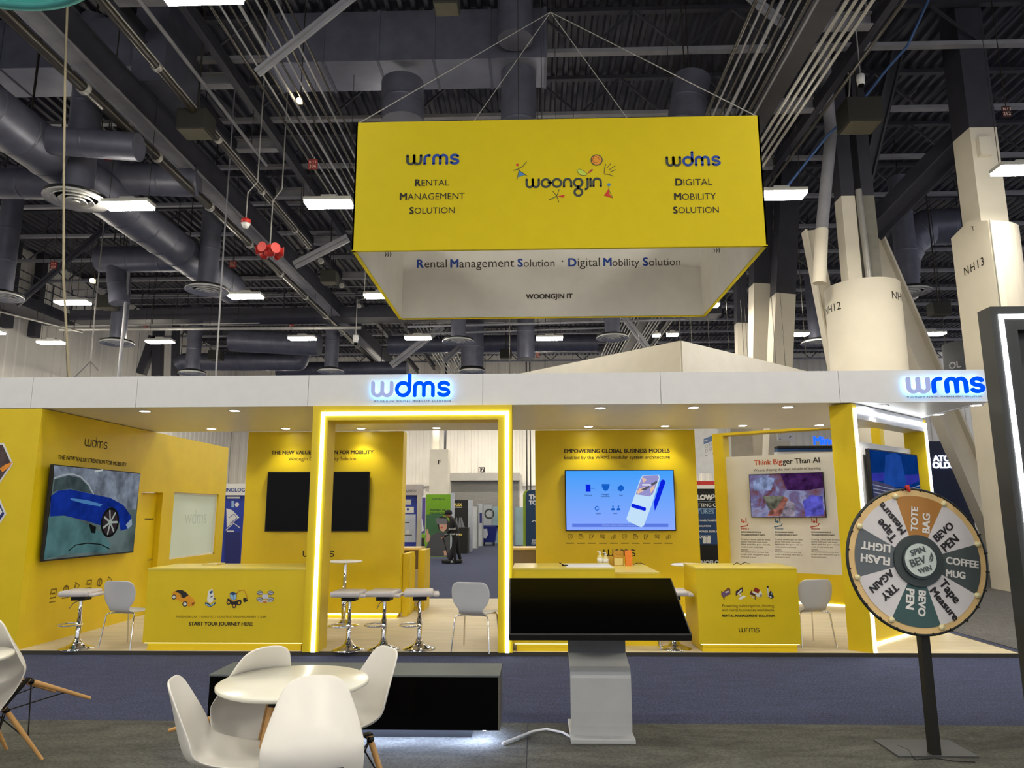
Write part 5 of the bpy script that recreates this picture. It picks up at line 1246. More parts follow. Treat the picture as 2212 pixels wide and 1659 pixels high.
b.poly(fj, [A(.17, .5), A(.47, .48), A(.36, .2), A(.26, .16)], sn('moss', (108, 108, 94)), 0); b.poly(fj, [A(.27, .16), A(.36, .2), A(.47, .48), A(.53, .42), A(.4, .02), A(.22, .02)], sn('rustred', (164, 104, 92)), .001)
b.poly(fj, [A(.4, .02), A(.52, .4), A(.62, .3), A(.6, .02)], sn('palegrey', (148, 138, 152)), .001)
b.poly(fj, [A(.44, 1), A(1, 1), A(1, .66), A(.75, .6), A(.52, .62)], sn('nightviolet', (66, 34, 84), .5), .0005)
b.poly(fj, [A(.74, .02), A(.98, .04), A(.98, .46), A(.84, .5), A(.72, .36)], sn('indigo', (92, 90, 196), .45), .001)
b.poly(fj, [A(.06, .62), A(.3, .62), A(.36, .9), A(.2, .95), A(.05, .86)], sn('iceblue', (136, 150, 190), .5), .001)
b.build('screen', tt)
# ------------------------------------------------------------------ booth furniture
def shell(rows, m, curl, n=9, arm=0.0):
    """rows: (y, z, halfwidth, lift, wrap) -> a thin moulded shell"""
    b = MB(); vs, fs = [], []
    for y, z, hw, lift, wrap in rows:
        for j in range(n):
            t = -1 + 2 * j / (n - 1)
            vs.append((t * hw, y - wrap * abs(t) ** 2.2, z + lift * abs(t) ** 2.4))
    for i in range(len(rows) - 1):
        for j in range(n - 1): fs.append((i * n + j, i * n + j + 1, (i + 1) * n + j + 1, (i + 1) * n + j))
    return b.add(vs, fs, m, True)
SUB = [('SOLIDIFY', dict(thickness=.012, offset=0)), ('SUBSURF', dict(levels=2, render_levels=2))]
def bent_chair():
    t = thing('shell_chair', 'chair', 'chair')
    rows = [(-.215, .395, .13, .0, -.0), (-.205, .412, .19, .0, 0), (-.15, .418, .215, .004, 0), (-.03, .41, .222, .01, 0), (.09, .406, .205, .012, 0), (.15, .412, .165, .006, 0), (.185, .432, .145, .0, .0), (.2, .465, .145, 0, .005), (.208, .51, .19, 0, .012), (.216, .56, .222, 0, .02), (.226, .64, .234, 0, .026), (.238, .71, .226, 0, .022), (.247, .755, .2, 0, .016), (.25, .776, .15, 0, .008)]
    shell(rows, SEATG, 0).build('seat_shell', t, mods=SUB)
    for sx in (-1, 1):
        for sy, yy in ((-1, -.2), (1, .19)):
            MB().tube([(sx * .12, yy * .55, .395), (sx * .185, yy * .8, .392), (sx * .2, yy * .88, .37), (sx * .225, yy * 1.12, 0)], .0095, CHROME, 10).build('leg', t)
    b = MB()
    for yy in (-.11, .105): b.tube([(-.125, yy, .396), (.125, yy, .396)], .009, CHROME, 8)
    b.build('under_frame', t)
    return t
ch0 = bent_chair()
def place(proto, first, loc, rz, lab, grp, tilt=None):
    if first: proto.location = loc; proto.rotation_euler = (tilt or 0, 0, rz); proto['label'] = lab; proto['group'] = grp; return proto
    return dup(proto, loc, rz, lab, grp, tilt=tilt)
R = math.radians
GC = 'pale shell chairs with chrome legs'
def floor_mid(pts, z=PZ):
    P = [onZ(x, y, z) for x, y in pts]; return sum(P, Vector()) / len(P)
place(ch0, True, floor_mid(((980, 1410), (1066, 1411), (990, 1396), (1075, 1396))), R(166), 'pale grey shell chair on chrome legs standing inside the arch', GC)
place(ch0, False, V((onZ(250, 1405, PZ).x, F + .3, PZ)), R(166), 'pale grey shell chair on chrome legs between the stool and the long counter at left', GC)
place(ch0, False, V((onZ(1760, 1400, PZ).x, F + .5, PZ)), R(194), 'pale grey shell chair on chrome legs right of the square counter', GC)
cq = onZ(1384, 1395, PZ)
place(ch0, False, V((cq.x, F + .42, PZ)), R(172), 'pale grey shell chair mostly hidden behind the kiosk screen, its legs showing below', GC)
def stool():
    t = thing('bar_stool', 'stool', 'bar stool')
    MB().lathe((0, 0, 0), [(.19, 0), (.19, .008), (.14, .022), (.075, .05), (.045, .085), (.036, .11), (0, .11)], CHROME, 36).build('base', t)
    MB().tube([(0, 0, .1), (0, 0, .34), (0, 0, .341), (0, 0, .55)], [.03, .03, .022, .022], CHROME, 18).build('column', t)
    b = MB(); ring = [(.0 + .13 * math.cos(2 * math.pi * i / 24), -.1 + .13 * math.sin(2 * math.pi * i / 24), .27) for i in range(24)]
    b.tube(ring, .009, CHROME, 8, closed=True); b.tube([(0, 0, .27), (0, -.02, .27)], .036, CHROME, 14); b.build('footrest', t)
    b = MB(); b.tube([(.03, 0, .545), (.12, -.02, .53), (.17, -.03, .49), (.19, -.03, .48)], .006, CHROME, 8); b.build('lever', t)
    rows = [(-.2, .612, .15, 0, 0), (-.195, .618, .18, 0, 0), (-.12, .624, .19, .0, 0), (0, .624, .19, .0, 0), (.12, .624, .19, .0, 0), (.17, .634, .19, 0, .0), (.2, .652, .18, 0, .0), (.21, .66, .15, 0, .0)]
    VN = mat('pale_vinyl', (196, 190, 190), .4)
    b = MB(); b.box(-.18, .18, -.19, .16, .6, .665, VN); o = b.build('seat', t, bevel=.024)
    b = MB(); b.box(-.165, .165, .15, .225, .598, .632, VN); b.build('seat_lip', t, bevel=.014)
    MB().box(-.08, .08, -.08, .08, .55, .595, BLKM).build('seat_plate', t)
    return t
st0 = stool(); GS = 'chrome bar stools with pale seats'
for i, (px, py, rz, lab) in enumerate(((752, 1404, -92, 'chrome bar stool with pale seat, nearest the left arch post'), (828, 1403, -95, 'chrome bar stool with pale seat, middle one of three seen through the arch'),
                                       (905, 1402, -82, 'chrome bar stool with pale seat, nearest the chair inside the arch'), (165, 1401, -84, 'chrome bar stool with pale seat in front of the car screen wall'),
                                       (1458, 1401, -95, 'chrome bar stool half hidden between the kiosk screen and the square counter'))):
    place(st0, i == 0, onZ(px, py, PZ), R(rz), lab, GS)
def high_table():
    t = thing('bar_table', 'table', 'bar table')
    MB().lathe((0, 0, 0), [(0, .865), (.22, .865), (.24, .872), (.24, .88), (.22, .888), (0, .888)], WHT, 40).build('top', t)
    MB().lathe((0, 0, 0), [(.22, 0), (.22, .008), (.15, .02), (.07, .045), (.04, .08), (0, .08)], CHROME, 36).build('base', t)
    MB().tube([(0, 0, .07), (0, 0, .5), (0, 0, .501), (0, 0, .866)], [.034, .034, .027, .027], CHROME, 18).build('column', t)
    return t
ht = high_table()
place(ht, True, onZ(741, 1352, PZ), 0, 'round white bar table on a chrome column seen through the arch', 'round white bar tables')
place(ht, False, onZ(1496, 1372, PZ), 0, 'round white bar table mostly hidden behind the square counter', 'round white bar tables')
# things on the counter right of the arch
zc_ = ZK3
def bottle(px, h, m, lab):
    c = onY(px, 1200, YK3 + 1.05); t = thing('pump_bottle', lab, 'bottle', (c.x, c.y, zc_), 'clear bottles on the counter')
    MB().lathe((c.x, c.y, zc_), [(.0, 0), (.036, 0), (.038, .01), (.038, h * .62), (.014, h * .75), (.014, h * .82), (0, h * .82)], m, 18).build('body', t)
    MB().lathe((c.x, c.y, zc_), [(.0385, h * .2), (.0387, h * .2), (.0387, h * .52), (.0385, h * .52)], WHT, 18).build('paper_label', t)
    MB().lathe((c.x, c.y, zc_), [(.017, h * .8), (.017, h * .9), (.006, h * .92), (.006, h), (0, h)], WHT, 12).box(c.x - .035, c.x + .008, c.y - .007, c.y + .007, zc_ + h * .97, zc_ + h * 1.02, WHT).build('pump', t)
CLEAR = mat('clear_plastic', (214, 206, 150), .15, spec=.6)
bottle(1296, .19, CLEAR, 'clear pump bottle with white label, first on the counter under the letters'); bottle(1308, .17, CLEAR, 'smaller clear pump bottle beside the first, nearer the brown box')
def cbox(px0, px1, h, y, dpt, m, name, lab, win=None):
    x0, x1 = onY(px0, 1215, y).x, onY(px1, 1215, y).x
    t = thing(name, lab, 'box', ((x0 + x1) / 2, y, zc_))
    MB().box(x0, x1, y, y + dpt, zc_, zc_ + h, m).build('carton', t, bevel=.002)
    return t, x0, x1
t, x0, x1 = cbox(1326, 1347, .2, YK3 + 1.0, .1, mat('kraft_card', (186, 140, 40), .7), 'gift_box', 'tan box with a clear window between the bottles and the orange box')
MB().box(x0 + .008, x1 - .008, YK3 + .997, YK3 + 1.0, zc_ + .01, zc_ + .1, mat('box_window', (216, 200, 130), .2)).build('window', t)
e = MB(); e.tpx(FY(YK3 + .999), 'SOLUTION', 1331, 1342, 1199, INK, off=.002); e.build('box_print', t)
t, x0, x1 = cbox(1351, 1366, .205, YK3 + .96, .05, mat('orange_card', (226, 128, 40), .6), 'gift_box', 'slim orange box standing right of the tan box on the counter')
e = MB(); e.tpx(FY(YK3 + .959), 'WRMS', 1356, 1361, 1202, INK, off=.002); e.build('box_print', t)
t, x0, x1 = cbox(1312, 1324, .12, YK3 + 1.12, .06, mat('amber_card', (206, 170, 60), .6), 'gift_box', 'small amber box behind the second pump bottle')
one('pen', MB().tube([onZ(1209, 1216, zr + .045), onZ(1218, 1221, zr + .01)], .006, BLKM, 8).tube([onZ(1214, 1221.5, zr + .008), onZ(1227, 1221.5, zr + .008)], .008, BLKM, 8), 'black pen in a stand on the counter right of the arch', 'pen')
p0, p1 = V((x1a + .06, Yk + .08, zr)), V((x1b - .05, Yk + .5, zr))
one('paper_sheet', MB().box(onZ(1222, 1222, zr).x, x1b - .02, Yk + .1, Yk + .55, zr + .001, zr + .004, WHT), 'large white sheet lying on the counter right of the arch', 'paper')
def cord(px, z, lab, m=BLKM): MB().tube([onZ(x, y, z) + V((0, 0, h)) for x, y, h in px], .005, m, 6).build('power_cord', label=lab, cat='cord')
cord([(1368, 1221, .01), (1376, 1219, .018), (1384, 1219, .018), (1392, 1221, .01)], zc_ + .006, 'short black cord curling right of the orange box')
zq = onY(1610, 1226, Yk).z
cord([(1585, 1221, .008), (1592, 1219, .02), (1600, 1221, .008), (1609, 1218.5, .02), (1621, 1220, .008)], zq + .006, 'black cord looping on top of the square yellow counter')
one('tablet_tray', MB().box(onZ(470, 1216, zk).x, onZ(500, 1216, zk).x, Yk + .42, Yk + .66, zk + .001, zk + .016, mat('pale_tray', (214, 196, 120), .5)), 'flat pale tray lying on the long counter near the window', 'tray')
# ------------------------------------------------------------------ foreground: tables and moulded chairs
def cafe_chair():
    t = thing('moulded_chair', 'chair', 'chair')
    rows = [(-.225, .418, .13, .0, .0), (-.222, .432, .175, -.002, 0), (-.17, .447, .205, .012, 0), (-.08, .442, .222, .03, 0), (.02, .434, .23, .055, .0), (.1, .44, .232, .078, .01), (.155, .468, .232, .075, .04), (.19, .52, .228, .05, .07), (.212, .59, .218, .02, .075), (.232, .67, .198, .005, .06), (.25, .74, .172, 0, .042), (.264, .79, .152, -.004, .03), (.27, .815, .126, -.006, .02), (.272, .826, .09, -.002, .01)]
    shell(rows, PLAS, 0, 11).build('shell', t, mods=[('SOLIDIFY', dict(thickness=.011, offset=0)), ('SUBSURF', dict(levels=2, render_levels=2))])
    feet = {}
    for sx in (-1, 1):
        for sy in (-1, 1):
            a = V((sx * .115, .0 + sy * .095, .405)); c = V((sx * .215, .0 + sy * .215, 0)); feet[(sx, sy)] = (a, c)
            l = MB().tube([a, a + (c - a) * .3, c], [.0165, .0155, .0105], WOOD, 14).build('leg', t)
            q = a + (c - a) * .06
            MB().lathe(q - V((0, 0, .012)), [(.0195, 0), (.0195, .03), (.012, .03), (.012, 0)], WIRE, 12, close=True).build('collar', l)
    b = MB()
    pt = lambda k, f: feet[k][0] + (feet[k][1] - feet[k][0]) * f
    for k1, k2 in (((-1, -1), (1, -1)), ((1, -1), (1, 1)), ((1, 1), (-1, 1)), ((-1, 1), (-1, -1))):
        b.tube([pt(k1, .06), pt(k2, .62)], .0045, WIRE, 6); b.tube([pt(k2, .06), pt(k1, .62)], .0045, WIRE, 6)
    for k in feet: b.tube([pt(k, .06), V((0, 0, .412)) + V((k[0] * .06, k[1] * .05, 0))], .0055, WIRE, 6)
    for sx in (-1, 1): b.box(sx * .115 - .02, sx * .115 + .02, -.11, .11, .405, .415, WIRE)
    b.build('wire_bracing', t)
    return t
def cafe_table(r=.385, h=.73):
    t = thing('round_table', 'table', 'table')
    MB().lathe((0, 0, 0), [(0, h - .028), (r - .02, h - .028), (r, h - .018), (r, h - .004), (r - .006, h), (0, h)], mat('white_lacquer_top', (232, 230, 218), .22, var=.015), 72).build('top', t)
    feet = {}
    for i in range(4):
        an = math.pi / 4 + i * math.pi / 2; a = V((math.cos(an) * .13, math.sin(an) * .13, h - .03)); c = V((math.cos(an) * .31, math.sin(an) * .31, 0)); feet[i] = (a, c)
        l = MB().tube([a, a + (c - a) * .3, c], [.021, .02, .014], WOOD, 14).build('leg', t)
        MB().tube([a + (c - a) * .02 + V((0, 0, 0)), a + (c - a) * .1], .0225, WIRE, 12).build('collar', l)
    b = MB()
    for i in range(4):
        j = (i + 1) % 4; p = lambda k, f: feet[k][0] + (feet[k][1] - feet[k][0]) * f
        b.tube([p(i, .1), p(j, .5)], .005, WIRE, 6); b.tube([p(j, .1), p(i, .5)], .005, WIRE, 6)
    b.build('wire_bracing', t)
    return t
tb0 = cafe_table(); GT = 'round white tables'
tc_ = onZ(635, 1472, .73)
CARZ = .006
place(tb0, True, V((tc_.x, tc_.y, CARZ)), R(20), 'round white table with wooden legs ringed by four white chairs', GT)
tl = onZ(-132, 1422, .73)
place(tb0, False, V((tl.x, tl.y, CARZ)), R(10), 'round white table cut by the left picture edge', GT)
cc0 = cafe_chair(); GM = 'white moulded chairs with wooden legs'
def seat_at(px, py, z, off=(0, 0)):   # floor point under a picked point of known height
    p = onZ(px, py, z); return V((p.x + off[0], p.y + off[1], CARZ))
def back_top(px, py, rz, z=.83):
    """stand the chair so that the top of its back lands on the picked point (local back top is at y=.272)"""
    p = onZ(px, py, z); return V((p.x + math.sin(rz) * .272, p.y - math.cos(rz) * .272, CARZ))
a = R(105); place(cc0, True, back_top(368, 1466, a), a, 'white moulded chair at the left side of the table, facing right', GM)
a = R(-52); place(cc0, False, back_top(844, 1398, a), a, 'white moulded chair at the right side of the table, facing left', GM)
def tipped(px, py, rz, tilt, lab, feet=None):
    """chair tipped forward on its front feet so that its back rests on the table; picked point = top of the back"""
    ff = V((0, -.215, 0)); bt = V((0, .272, .824))
    Rm = Matrix.Rotation(rz, 3, 'Z') @ Matrix.Rotation(tilt, 3, 'X')
    lo = (Rm @ ff).z; top = (Rm @ bt)
    z0 = CARZ - lo; p = onZ(px, py, top.z + z0)
    if feet is not None: fw_ = Rm @ ff; p = V((feet.x - fw_.x + top.x, feet.y - fw_.y + top.y, 0))
    place(cc0, False, V((p.x - top.x, p.y - top.y, z0)), rz, lab, GM, tilt=tilt)
tipped(578, 1397, R(50), R(56), 'white moulded chair behind the table, tipped forward so its back rests on the table edge')
tipped(683, 1459, R(196), R(62), 'white moulded chair nearest the camera, tipped forward onto the table, its back towards us')
tipped(0, 0, R(-27), R(48), 'white moulded chair tipped forward onto the table at the left edge, rear legs raised', feet=(onZ(85, 1640, CARZ) + onZ(20, 1620, CARZ)) / 2)
# ------------------------------------------------------------------ black glowing bench
yb0 = onZ(1074, 1603, 0).y - .12
fbn = FY(yb0)
zb0 = .11; zb1 = fbn.px(1000, 1459)[1]
xb1 = fbn.px(1076, 1520)[0]; xb0 = onY(478, 1470, yb0 + .2).x
yb1 = onZ(1000, 1432, zb1).y
bn = thing('display_bench', 'low black display bench with a grey top, glowing underneath, behind the white chairs', 'bench', ((xb0 + xb1) / 2, yb0, CARZ))
MB().box(xb0, xb1, yb0, yb1, zb0, zb1 - .012, BLK).build('body', bn)
MB().box(xb0 - .006, xb1 + .012, yb0 - .004, yb1, zb1 - .012, zb1, mat('grey_sheen_top', (92, 98, 100), .55, spec=.3)).build('top', bn)  # reflection on the bench top is put into its grey colour
MB().box(xb1, xb1 + .012, yb0, yb1, zb0, zb1 - .012, mat('lit_side_grey', (96, 92, 84), .35)).build('side_panel', bn)  # grey sheet paints the light falling on the black bench's end
MB().box(xb0 + .2, xb1 - .2, yb0 + .2, yb1 - .1, CARZ, zb0 - .001, BLKM).build('plinth', bn)
MB().box(xb0 + .04, xb1 - .04, yb0 + .1, yb0 + .12, zb0 - .016, zb0 - .002, LEDC).box(xb1 - .11, xb1 - .09, yb0 + .05, yb1 - .05, zb0 - .016, zb0 - .002, LEDC).build('led_strip', bn, label='cool white glowing strip')
# ------------------------------------------------------------------ touch-screen kiosk
SW = 1.23
kb = SW * FPX / 377; kt = SW * FPX / 337
yB = onY(1296, 1371, kb).y; B0 = onY(1296.5, 1371, kb); T0_ = onY(1288, 1248, kt)
B0 = V((B0.x, B0.y, B0.z)); T0_ = V((B0.x - .015, T0_.y, T0_.z))
ks = thing('touch_kiosk', 'black tilted touch-screen kiosk on a bent grey metal stand', 'kiosk', (B0.x, B0.y + .2, CARZ))
kv = (T0_ - B0); SH = kv.length
fk = Frame(B0, (1, 0.0, 0), kv)
MB().obox(fk, -SW / 2, SW / 2, 0, SH, -.05, 0, BLKM).build('casing', ks, bevel=.006)
MB().obox(fk, -SW / 2 + .012, SW / 2 - .012, .016, SH - .012, 0, .003, mat('kiosk_glass', (3, 3, 4), .1, spec=.1)).build('screen', ks)
sw = .217; yst = onZ(1299, 1602, .02).y
xk = B0.x + .03
def sheet(prof, m, hw, th=.012):
    b = MB(); P = [Vector((0, y, z)) for y, z in prof]; n = len(P)
    vs = []
    for i, p in enumerate(P):
        a = P[max(i - 1, 0)]; c = P[min(i + 1, n - 1)]; d = (c - a).normalized(); nn = Vector((0, -d.z, d.y))
        for s_ in (-1, 1):
            for q in (-1, 1): vs.append(p + nn * th * s_ / 2 + V((xk + q * hw, 0, 0)))
    fs = []
    for i in range(n - 1):
        o = i * 4
        fs += [(o, o + 1, o + 5, o + 4), (o + 2, o + 6, o + 7, o + 3), (o, o + 4, o + 6, o + 2), (o + 1, o + 3, o + 7, o + 5)]
    fs += [(0, 2, 3, 1), ((n - 1) * 4, (n - 1) * 4 + 1, (n - 1) * 4 + 3, (n - 1) * 4 + 2)]
    return b.add(vs, fs, m)
zf = onY(1297, 1445, yst + .08).z; zf2 = onY(1297, 1416, yst + .3).z
y0 = yst + .07
GRY = mat('kiosk_grey_metal', (190, 192, 194), .42, .1, var=.03)
prof = [(y0 + .02, CARZ + .03), (y0 + .005, .1), (y0, .2), (y0, zf - .06), (y0 + .008, zf - .02), (y0 + .03, zf), (y0 + .16, zf + .03), (y0 + .27, zf + .06)]
sheet(prof, GRY, sw).build('front_sheet', ks)
sheet([(y0 + .27, zf + .06), (y0 + .275, zf + .1), (y0 + .28, .9)], mat('kiosk_shaded_metal', (100, 102, 105), .5, .1), sw).build('neck', ks)  # same bent sheet; shade below the screen put into a darker grey
MB().box(xk - sw - .005, xk + sw + .012, yst - .01, yst + .5, CARZ, CARZ + .03, GRY).build('foot_plate', ks, bevel=.004)
MB().obox(fk, -.2, .2, SH * .25, SH * .75, -.12, -.05, BLKM).build('mount', ks)
MB().tube([onZ(1233, 1592, .02), onZ(1215, 1582, .02), onZ(1180, 1575, .02), onZ(1150, 1580, .02), onZ(1085, 1606, .02)], .009, WHT, 8).build('power_cord', label='white cord lying on the carpet between the bench and the kiosk', cat='cord')
# ------------------------------------------------------------------ prize wheel
Yw = onZ(2019, 1632, CARZ).y
cw_ = onY(1982, 1211, Yw - .06)
RW = 146.5 * (Yw - .06) / FPX
pw_ = thing('prize_wheel', 'round prize wheel with lettered white, grey and tan sectors on a black pole', 'prize wheel', (onZ(2019, 1632, CARZ).x, Yw, CARZ))
fw = Frame(cw_, V((1, .07, 0)), V((0, 0.04, 1)))
TANR = mat('wheel_tan_rim', (226, 192, 134), .5, var=.08)
W_ = mat('wheel_white', (214, 210, 214), .5); GA = mat('wheel_slate', (74, 84, 86), .5); TE = mat('wheel_teal', (58, 88, 90), .5); BR = mat('wheel_tan', (176, 122, 56), .5); GB = mat('wheel_grey', (96, 102, 108), .5)
b = MB(); n = 96
b.poly(fw, [(RW * math.cos(2 * math.pi * i / n), RW * math.sin(2 * math.pi * i / n)) for i in range(n)], TANR, 0, .02); b.build('wheel_disc', pw_)
b = MB(); rimm = [fw.at(RW * math.cos(2 * math.pi * i / n), RW * math.sin(2 * math.pi * i / n), -.008) for i in range(n)]
b.tube(rimm, .011, mat('wheel_black_edge', (34, 38, 38), .5), 8, closed=True); b.build('rim', pw_)
secs = [('TOTE', 'BAG', BR, 1), ('BEVO', 'PEN', W_, 0), ('COFFEE', 'MUG', GA, 1), ('Tape', 'Measure', W_, 0), ('BEVO', 'PEN', TE, 1), ('TRY', 'AGAIN', W_, 0), ('FLASH', 'LIGHT', GB, 1), ('Tape', 'Measure', W_, 0)]
WL, DL = mat('wheel_pale_letter', (226, 224, 222), .5), mat('wheel_dark_letter', (36, 32, 36), .5)
b = MB(); pg = []
rs = RW * .905
for k, (l1, l2, m_, pale) in enumerate(secs):
    th0 = math.radians(90 - 8.5 - 45 * k); h_ = math.radians(22.5)
    pts = [(0, 0)] + [(rs * math.cos(th0 - h_ + 2 * h_ * i / 14), rs * math.sin(th0 - h_ + 2 * h_ * i / 14)) for i in range(15)]
    b.poly(fw, pts, m_, .003)
    c, s = math.cos(th0), math.sin(th0); tx = MB()
    for li, t_ in enumerate((l1, l2)):
        r0 = RW * (.40 if li == 0 or len(l2) < 6 else .40)
        off_ = (.02 if li == 0 else -.155) * RW
        if l1 == 'COFFEE': r0 = RW * .40
        big = RW * .60 if len(t_) > 5 else None
        w_ = RW * {3: .28, 4: .35, 5: .42, 6: .47, 7: .51}[len(t_)]
        if l1 == 'TRY' and li == 0: r0 += RW * .08
        tx.text(fw, t_, r0 * c - off_ * s, r0 * s + off_ * c, WL if pale else DL, width=w_, bold=.04, off=.006, rot=th0)
    tx.build('sector_lettering', pw_)
    thp = th0 + h_; pg.append(thp)
b.build('sectors', pw_)
for thp in pg:
    MB().lathe(fw.at(RW * .925 * math.cos(thp), RW * .925 * math.sin(thp), .008), [(0, -.014), (.016, -.012), (.02, -.004), (.02, .01), (0, .01)], mat('wheel_peg_cream', (226, 214, 168), .4), 16, axis='y').build('peg', pw_)
b = MB()
for i in range(24):
    a = 2 * math.pi * i / 24 + .1
    b.tube([fw.at(RW * .985 * math.cos(a), RW * .985 * math.sin(a), .0), fw.at(RW * 1.005 * math.cos(a), RW * 1.005 * math.sin(a), .02)], .006, BLKM, 6)
b.build('click_pins', pw_)
b = MB(); b.disc(fw, 0, 0, RW * .355, mat('wheel_hub_ring', (56, 66, 68), .5), .02, 48, None, .02); b.disc(fw, 0, 0, RW * .25, mat('wheel_hub_inner', (46, 60, 62), .4), .035, 48, None, .02); b.build('hub', pw_)
b = MB(); b.disc(fw, .0, 0.005, RW * .225, mat('wheel_badge', (196, 208, 204), .4), .04, 48, None, .006)
an = math.radians(16)
def hubt(t_, v_, wd, m_, bo, dx=0):
    b.text(fw, t_, -math.sin(an) * v_ + dx * math.cos(an), math.cos(an) * v_ + .004 + dx * math.sin(an), m_, width=wd, bold=bo, off=.043, rot=an, align='C')
hubt('SPIN', RW * .09, RW * .22, GA, .03); hubt('BEV', -RW * .05, RW * .235, GA, .03, -RW * .05); hubt('WIN', -RW * .165, RW * .2, GA, .03)
lf = [(math.cos(an) * x - math.sin(an) * y, math.sin(an) * x + math.cos(an) * y) for x, y in ((RW * .1, -RW * .05), (RW * .13, 0), (RW * .185, .075 * RW), (RW * .19, 0), (RW * .16, -RW * .05))]
b.poly(fw, lf, GA, .043); b.stroke(fw, [lf[0], ((lf[1][0] + lf[3][0]) / 2, (lf[1][1] + lf[3][1]) / 2)], .004, mat('wheel_badge', (196, 208, 204), .4), .045)
b.build('centre_badge', pw_)
b = MB(); b.tube([fw.at(-.02, RW * 1.05, .01), fw.at(-.015, RW * 1.0, .02), fw.at(-.012, RW * .96, .024)], [.016, .014, .006], RED, 8); b.build('pointer', pw_)
px0 = onZ(2019, 1632, CARZ).x
b = MB(); b.box(px0 - .03, px0 + .03, Yw - .03, Yw + .03, CARZ + .012, cw_.z - RW * .2, mat('pole_black', (18, 18, 14), .5)); b.build('pole', pw_)
b = MB(); b.tube([(px0 - .0, Yw - .01, cw_.z), (cw_.x, cw_.y + .02, cw_.z)], .03, BLKM, 12); b.build('axle', pw_)
bs = mat('base_plate_dark', (70, 72, 74), .55)
b = MB(); b.box(px0 - .26, px0 + .26, Yw - .05, Yw + .3, CARZ, CARZ + .012, bs); b.build('base_plate', pw_)
MB().tube([onZ(1940, 1611, .016), onZ(1963, 1620, .016), onZ(1970, 1632, .016), onZ(1978, 1641, .016), onZ(2018, 1637, .016), onZ(2060, 1644, .016), onZ(2106, 1646, .016)], .004, BLKM, 6).build('loose_cord', label='thin black cord crossing the base plate of the prize wheel', cat='cord')
# ------------------------------------------------------------------ dark lit frame at the right edge
Yf = 4.7
fr5 = FY(Yf); x0 = fr5.px(2142, 690)[0]; zt5 = fr5.px(2160, 662)[1]
DKF = mat('charcoal_frame', (48, 50, 50), .45, var=.06)
lf_ = thing('lit_gate', 'charcoal gate with an inset light strip at the right edge', 'gate', (x0, Yf, CARZ))
MB().box(x0, x0 + .16, Yf, Yf + .14, CARZ, zt5, DKF).build('post', lf_)
MB().box(x0 + .16, x0 + 2.2, Yf, Yf + .14, zt5 - .16, zt5, DKF).build('lintel', lf_)
MB().box(x0 + 2.2, x0 + 2.4, Yf, Yf + .14, CARZ, zt5, DKF).build('post', lf_)
MB().box(x0 + .045, x0 + .075, Yf - .008, Yf - .001, CARZ, zt5 - .055, LED).box(x0 + .075, x0 + 2.34, Yf - .008, Yf - .001, zt5 - .085, zt5 - .055, LED).build('led_strip', lf_, label='glowing white light strip')
MB().box(x0 + .16, x0 + 2.2, Yf + .09, Yf + .12, CARZ, zt5 - .16, mat('charcoal_infill', (58, 60, 60), .6)).build('infill_panel', lf_)
# ------------------------------------------------------------------ other stands seen through the gaps
BLUP = mat('blue_print', (40, 62, 168), .6, var=.1); NAVP = mat('navy_print', (38, 46, 120), .6); WPR = mat('white_print', (226, 228, 232), .6); PALB = mat('pale_blue_print', (150, 186, 226), .6)
Yb = 17.0; fB = FY(Yb)
t = thing('blue_stand', 'blue exhibit stand with white isometric drawing, seen through the gap left of the rear wall', 'exhibit stand', tuple(onY(505, 1150, Yb)))
def rect(b, f, x0, y0, x1, y1, m, off=.003, dep=0): return b.ppx(f, [(x0, y1), (x1, y1), (x1, y0), (x0, y0)], m, off, dep)
xA, xB = fB.px(440, 1100)[0], fB.px(560, 1100)[0]
zh1, zh0, zp = fB.px(505, 1045)[1], fB.px(505, 1070)[1], fB.px(505, 1086)[1]
MB().box(xA, xB, Yb, Yb + .1, 0, zh0, BLUP).build('panel', t)
MB().box(xA, xB, Yb - .06, Yb + .06, zh0, zh1, WHT).build('header', t)
b = MB(); b.tpx(FY(Yb - .065), 'TECHNOLOGY', 462, 536, 1062, INKB, bold=.02)
f9 = FY(Yb - .001)
b.ppx(f9, [(489, 1098), (502, 1102), (517, 1118), (490, 1140)], WPR, .004); b.spx(f9, [(488, 1145), (505, 1130), (518, 1140)], 2, WPR, .005); b.spx(f9, [(495, 1118), (506, 1110), (512, 1120), (498, 1130)], 1.5, BLUP, .006)
rect(b, f9, 500, 1082, 506, 1096, PALB, .004); b.disc(f9, *f9.px(512, 1090), .05, WPR, .004); rect(b, f9, 490, 1073, 518, 1077, WPR, .004); rect(b, f9, 490, 1146, 505, 1149, WPR, .004)
rect(b, f9, 485, 1150, 519, 1225, NAVP, .002)
b.build('print', t)
t = thing('blue_stand', 'blue and white exhibit stand with grey header, seen just right of the first rear wall', 'exhibit stand', tuple(onY(885, 1150, Yb)))
xA, xB = fB.px(820, 1100)[0], fB.px(902, 1100)[0]; zt9 = fB.px(880, 1070)[1]
MB().box(xA, xB, Yb, Yb + .1, 0, zt9, BLUP).build('panel', t)
MB().box(xA, xB + .12, Yb - .1, Yb + .1, zt9, fB.px(880, 1047)[1], mat('grey_header', (176, 172, 178), .6)).build('header', t)
MB().box(xB, xB + .09, Yb - .1, Yb + .1, 0, zt9, mat('silver_post', (190, 196, 210), .3, .5)).build('post', t)
b = MB(); b.tpx(FY(Yb - .105), 'PORTALDOCU', 858, 899, 1062, INKG, bold=.01); f9 = FY(Yb - .001)
